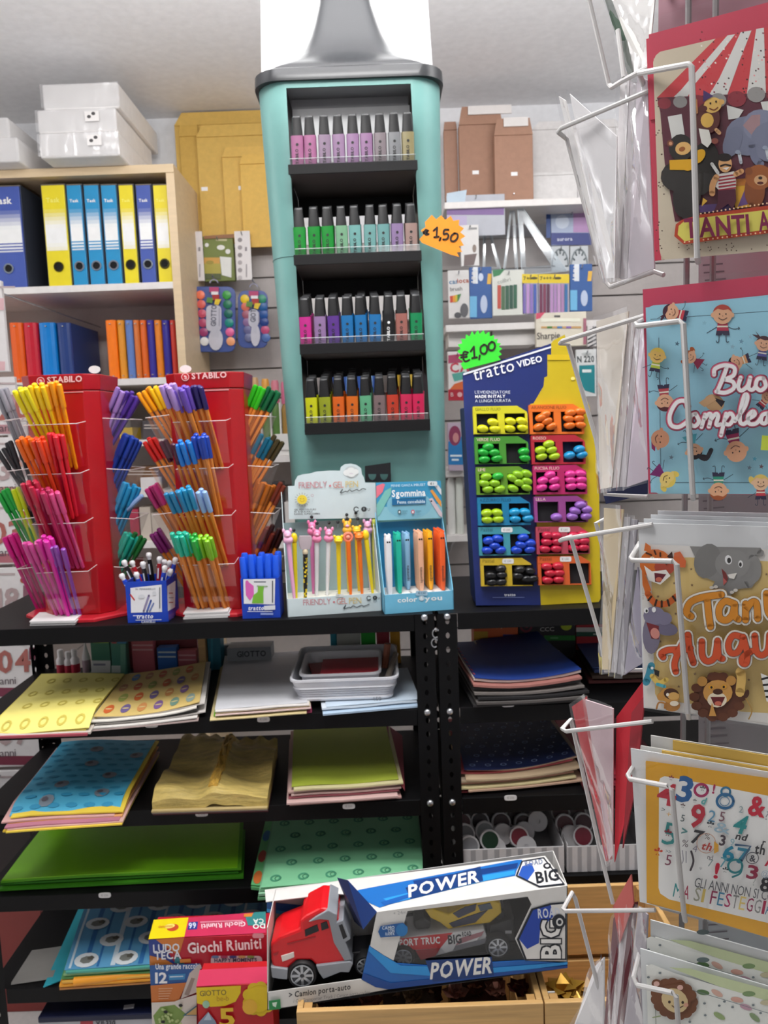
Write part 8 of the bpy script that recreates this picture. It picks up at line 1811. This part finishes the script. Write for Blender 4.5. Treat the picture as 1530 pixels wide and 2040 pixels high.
p.poly([(1125,70),(1215,55),(1300,165),(1196,176),(1102,130)],'#1d2430'); p.poly([(1130,75),(1212,61),(1290,160),(1198,170),(1110,128)],'#e6e4e0'); p.poly([(1128,92),(1165,78),(1178,110),(1150,148),(1112,128)],'#2a58b4'); p.text('ROAD',1140,92,20,'#6f7c98',8,1,72); p.text('BIG',1186,160,44,'#20242c',9,1,92); p.ell(1228,90,16,12,'#20242c'); p.ell(1228,90,8,6,'#d8d8d8')
obj('print',p,t,'blue printed band on the top')
# front window frame
fr_ = MB()
def fpoly(pts,m=WHI,d=0.0): fr_.prism([KP.hit(*q,d) for q in T5(pts)],(0,th,0),m)
fpoly([(545,276),(1310,170),(1310,204),(1150,214),(668,272)]); fpoly([(545,276),(668,272),(612,470),(575,450),(518,412)]); fpoly([(1150,214),(1310,204),(1310,480),(1140,470),(1100,384),(1166,246)])
BLU2 = M('#1d66b8',.35); fpoly([(515,410),(575,452),(625,482),(760,492),(1140,470),(1310,474),(1310,500),(590,586),(540,577),(484,546)],BLU2)
fpoly([(106,598),(480,545),(540,577),(590,586),(300,636),(106,670)])
obj('front_panel',fr_,t,'white and blue die-cut front')
fl = MB(); a1,a2,a3 = [KP.hit(*q) for q in T5([(490,356),(425,206),(545,276)])]
fl.prism([a3,KP.hit(*T5([(425,205)])[0]) + Vector((0,.035,0)),KP.hit(*T5([(490,356)])[0]) + Vector((0,.006,0))],(0,.001,0),M('#143a80',.4)); fl.prism([KP.hit(*T5([(425,205)])[0]) + Vector((0,.035,0)),KP.hit(*T5([(380,202)])[0]) + Vector((0,.04,0)),KP.hit(*T5([(450,400)])[0]) + Vector((0,.05,0)),KP.hit(*T5([(490,356)])[0]) + Vector((0,.006,0))],(0,.001,0),M('#232a52',.4)); obj('window_flap',fl,t,'folded navy flap beside the cab',kind='stuff')
p = Print(KP,.0006,.00015); p.fr(480,1680,K5)
p.poly([(516,414),(560,442),(640,490),(1000,500),(1310,476),(1310,486),(880,540),(600,520),(560,480),(512,432)],'#2f96de'); p.poly([(490,520),(600,560),(1310,490),(1310,500),(590,586),(540,577),(484,546)],'#134a98'); p.poly([(740,470),(1005,455),(1015,530),(770,555)],'#123a78'); p.text('POWER',758,544,62,'#e8e8e4',6,1,250,.22)
p.poly([(1165,262),(1240,240),(1306,234),(1306,468),(1140,470),(1106,385)],'#1d2430'); p.poly([(1172,268),(1242,248),(1300,242),(1300,462),(1146,464),(1116,385)],'#e4e2de'); p.poly([(1172,268),(1242,248),(1256,290),(1200,345),(1195,400),(1148,424),(1116,385)],'#2346a8')
p.text('ROAD',1192,300,36,'#d8dde6',4,1,88); [p.text('BIG',1280 + a,462 + b,74,'#20242c',90,1,154) for a in (-5,5) for b in (-5,5)]; p.text('BIG',1280,462,74,'#f0eeea',90,1,154); p.ell(1275,314,27,30,'#20242c',n=20); p.ell(1278,316,14,16,'#e0e0dc'); p.ell(1278,316,8,9,'#20242c')
p.poly([(560,332),(650,318),(668,335),(664,360),(640,372),(560,378),(550,355)],'#1f5a9c'); p.ell(645,348,24,26,'#2a78b8'); p.text('CAMIO',566,346,13,'#cfdcec',2,1,50); p.text('CON',590,358,12,'#cfdcec',2,1,26); p.text('RAMPA',580,370,12,'#cfdcec',2,1,36)
p.text('> Camion porta-auto',192,620,22,'#3a3c40',8,1,250,.15); p.text('/ Car Transporter Truck / Camion porta-coches',210,640,13,'#8a8a8c',7,0,310,.15); p.poly([(112,632),(158,625),(160,664),(113,670)],'#1f8a48'); p.poly([(125,640),(145,636),(140,658),(128,652)],'#d8ecd8')
p.text('+ 24m',612,288,14,'#a0a0a0',6)
obj('lettering',p,t)
ip = Print(front(KY + KD - .003),.0005,.00015); ip.fr(480,1680,K5)
ip.poly([(104,236),(290,252),(330,262),(270,300),(104,262)],'#24589c'); ip.poly([(104,262),(250,285),(270,300),(104,276)],'#3a98d8'); ip.poly([(600,290),(1160,214),(1170,480),(600,520)],'#151518'); obj('print',ip,t,'printed inside of the back')
w_ = MB(); w_.add([KP.hit(*q,-.0016) for q in T5([(668,273),(1150,214),(1166,246),(1100,384),(1140,470),(760,492),(625,482),(612,470)])],[tuple(range(8))],CLEAR((.97,.97,.97),.05,.05)); obj('window_film',w_,t,'clear window film')
# the truck itself
tk = thing('toy_truck','red toy truck cab with a car trailer inside the window box','toy truck',KP.hit(*T5([(300,560)])[0]) + Vector((0,.04,0)))
def pk(pts,d0,d1,m,name=None,label=None,bev=.0015):
    b = MB(); b.prism([front(KY + d0).hit(*q) for q in T5(pts)],(0,d1 - d0,0),m); return obj(name,b,tk,label,bevel=bev) if name else b
TRED = M('#d81c24',.18); TGR = M('#8e9299',.35); TDK = M('#15151a',.4)
pk([(118,404),(150,378),(238,344),(236,312),(262,292),(320,262),(352,266),(386,288),(400,340),(440,455),(432,480),(322,498),(300,490),(280,470),(225,470),(192,500),(186,520),(128,505),(120,470)],.012,.075,TRED,'cab',None,.004)
pk([(118,496),(188,506),(186,548),(150,545),(124,540)],.008,.078,TGR,'bumper'); pk([(300,492),(438,474),(450,484),(434,520),(400,518),(330,546),(312,520)],.008,.078,TGR,'side_skirt')
pk([(270,318),(300,296),(350,268),(386,286),(384,318),(410,308),(440,385),(420,398),(446,468),(416,474),(372,400),(352,310),(318,306)],.009,.076,TGR,'wind_deflector'); pk([(392,330),(406,324),(426,376),(410,386)],.0085,.0092,TDK,'deflector_opening')
pk([(256,348),(306,326),(312,352),(258,374)],.0112,.0122,TDK,'side_window',None,0); pk([(320,322),(344,314),(352,340),(324,350)],.0112,.0122,TDK,'side_window',None,0); pk([(160,452),(212,436),(214,458),(166,476)],.0108,.0122,M('#e8dcd4',.15),'headlight'); pk([(130,440),(150,432),(148,446),(130,452)],.0108,.0122,M('#a8161c',.3),'side_lamp')
pk([(186,400),(300,372),(300,378),(186,406)],.0112,.0121,M('#a8141c',.3),'door_line',None,0)
def wheel(cx,cy,r,d,rim='#b4b8bd'):
    o = front(KY + d).hit(480 + cx * K5,1680 + cy * K5); rr = r * K5 / F * 1.22; n = 24
    ring = lambda q,y: [(o.x + q * math.cos(2 * PI * k / n),o.y + y,o.z + q * math.sin(2 * PI * k / n)) for k in range(n)]
    b = MB(); b.loft([ring(rr * .72,0),ring(rr * .92,-.002),ring(rr,.002),ring(rr,.016),ring(rr * .7,.018)],M('#1b1b1d',.55),True); w0 = obj('wheel',b,tk)
    c = MB(); c.loft([ring(rr * .74,-.0012),ring(rr * .66,.0006),ring(rr * .2,-.0004),ring(rr * .12,-.001)],M('#3a3c40',.4),True)
    for k in range(8):
        a = 2 * PI * k / 8; ux,uz = math.cos(a),math.sin(a); s = rr * .085
        c.prism([(o.x + ux * rr * .14 - uz * s,o.y - .0022,o.z + uz * rr * .14 + ux * s),(o.x + ux * rr * .72 - uz * s,o.y - .0022,o.z + uz * rr * .72 + ux * s),(o.x + ux * rr * .72 + uz * s,o.y - .0022,o.z + uz * rr * .72 - ux * s),(o.x + ux * rr * .14 + uz * s,o.y - .0022,o.z + uz * rr * .14 - ux * s)],(0,.002,0),M(rim,.25,.6))
    c.loft([ring(rr * .76,-.0015),ring(rr * .76,-.003),ring(rr * .70,-.003),ring(rr * .70,-.0015)],M(rim,.25,.6),True,False); obj('hub',c,w0,'silver spoked hub')
wheel(246,528,58,.010); wheel(498,490,42,.020); wheel(650,456,46,.018); wheel(1030,414,48,.016)
pk([(440,440),(640,420),(1100,400),(1100,430),(640,470),(450,490)],.030,.070,TDK,'chassis')
pk([(1000,330),(1095,300),(1100,395),(1000,405)],.024,.07,TDK,'rear_frame')
pk([(636,380),(975,344),(986,372),(975,405),(722,468),(700,430),(640,412)],.022,.072,M('#c8c8ca',.35),'trailer'); 
tpn = front(KY + .0215); p = Print(tpn,.0004,.00015); p.fr(480,1680,K5)
p.poly([(636,382),(850,358),(800,420),(700,428),(640,412)],'#c8242c'); p.poly([(700,430),(800,420),(780,452),(722,468)],'#a01c26'); p.poly([(850,358),(975,345),(940,400),(820,440),(800,420)],'#dcdcdc'); p.poly([(880,380),(975,352),(965,372),(860,410)],'#a87078'); p.poly([(860,410),(985,380),(978,402),(850,430)],'#7a7a80')
p.text('PORT TRUCK',636,412,26,'#f0eeee',4,1,172); p.text('BIG',832,404,34,'#22242a',5,1,54); p.text('ROAD',888,374,18,'#22242a',6,1,36); p.rect(1060,350,1086,362,'#8a8a8e')
obj('lettering',p,tk)
cr = thing('toy_car','small yellow and black toy car on the trailer inside the window box','toy car',KP.hit(*T5([(880,340)])[0]) + Vector((0,.05,0)))
def ck(pts,d0,d1,m,name,bev=.002): b = MB(); b.prism([front(KY + d0).hit(*q) for q in T5(pts)],(0,d1 - d0,0),m); return obj(name,b,cr,bevel=bev)
ck([(738,268),(770,262),(830,285),(880,262),(930,236),(1010,230),(1042,240),(1046,280),(1000,320),(920,330),(832,346),(800,320),(760,300)],.030,.066,M('#e0bc1c',.2),'car_body')
ck([(850,282),(900,256),(945,244),(940,270),(872,300)],.0290,.0305,M('#1a2448',.15),'windscreen',0); ck([(835,322),(905,296),(990,268),(940,318),(850,338)],.0290,.0305,M('#1c2240',.3),'dark_panel',0); ck([(950,250),(1000,240),(1010,262),(960,274)],.0290,.0305,M('#4a5a6a',.15),'side_window',0)
ck([(690,318),(735,296),(765,318),(760,346),(700,350)],.032,.064,M('#141416',.5),'wheel',.004); ck([(1020,268),(1060,268),(1068,300),(1030,312)],.032,.064,M('#141416',.5),'wheel',.004)
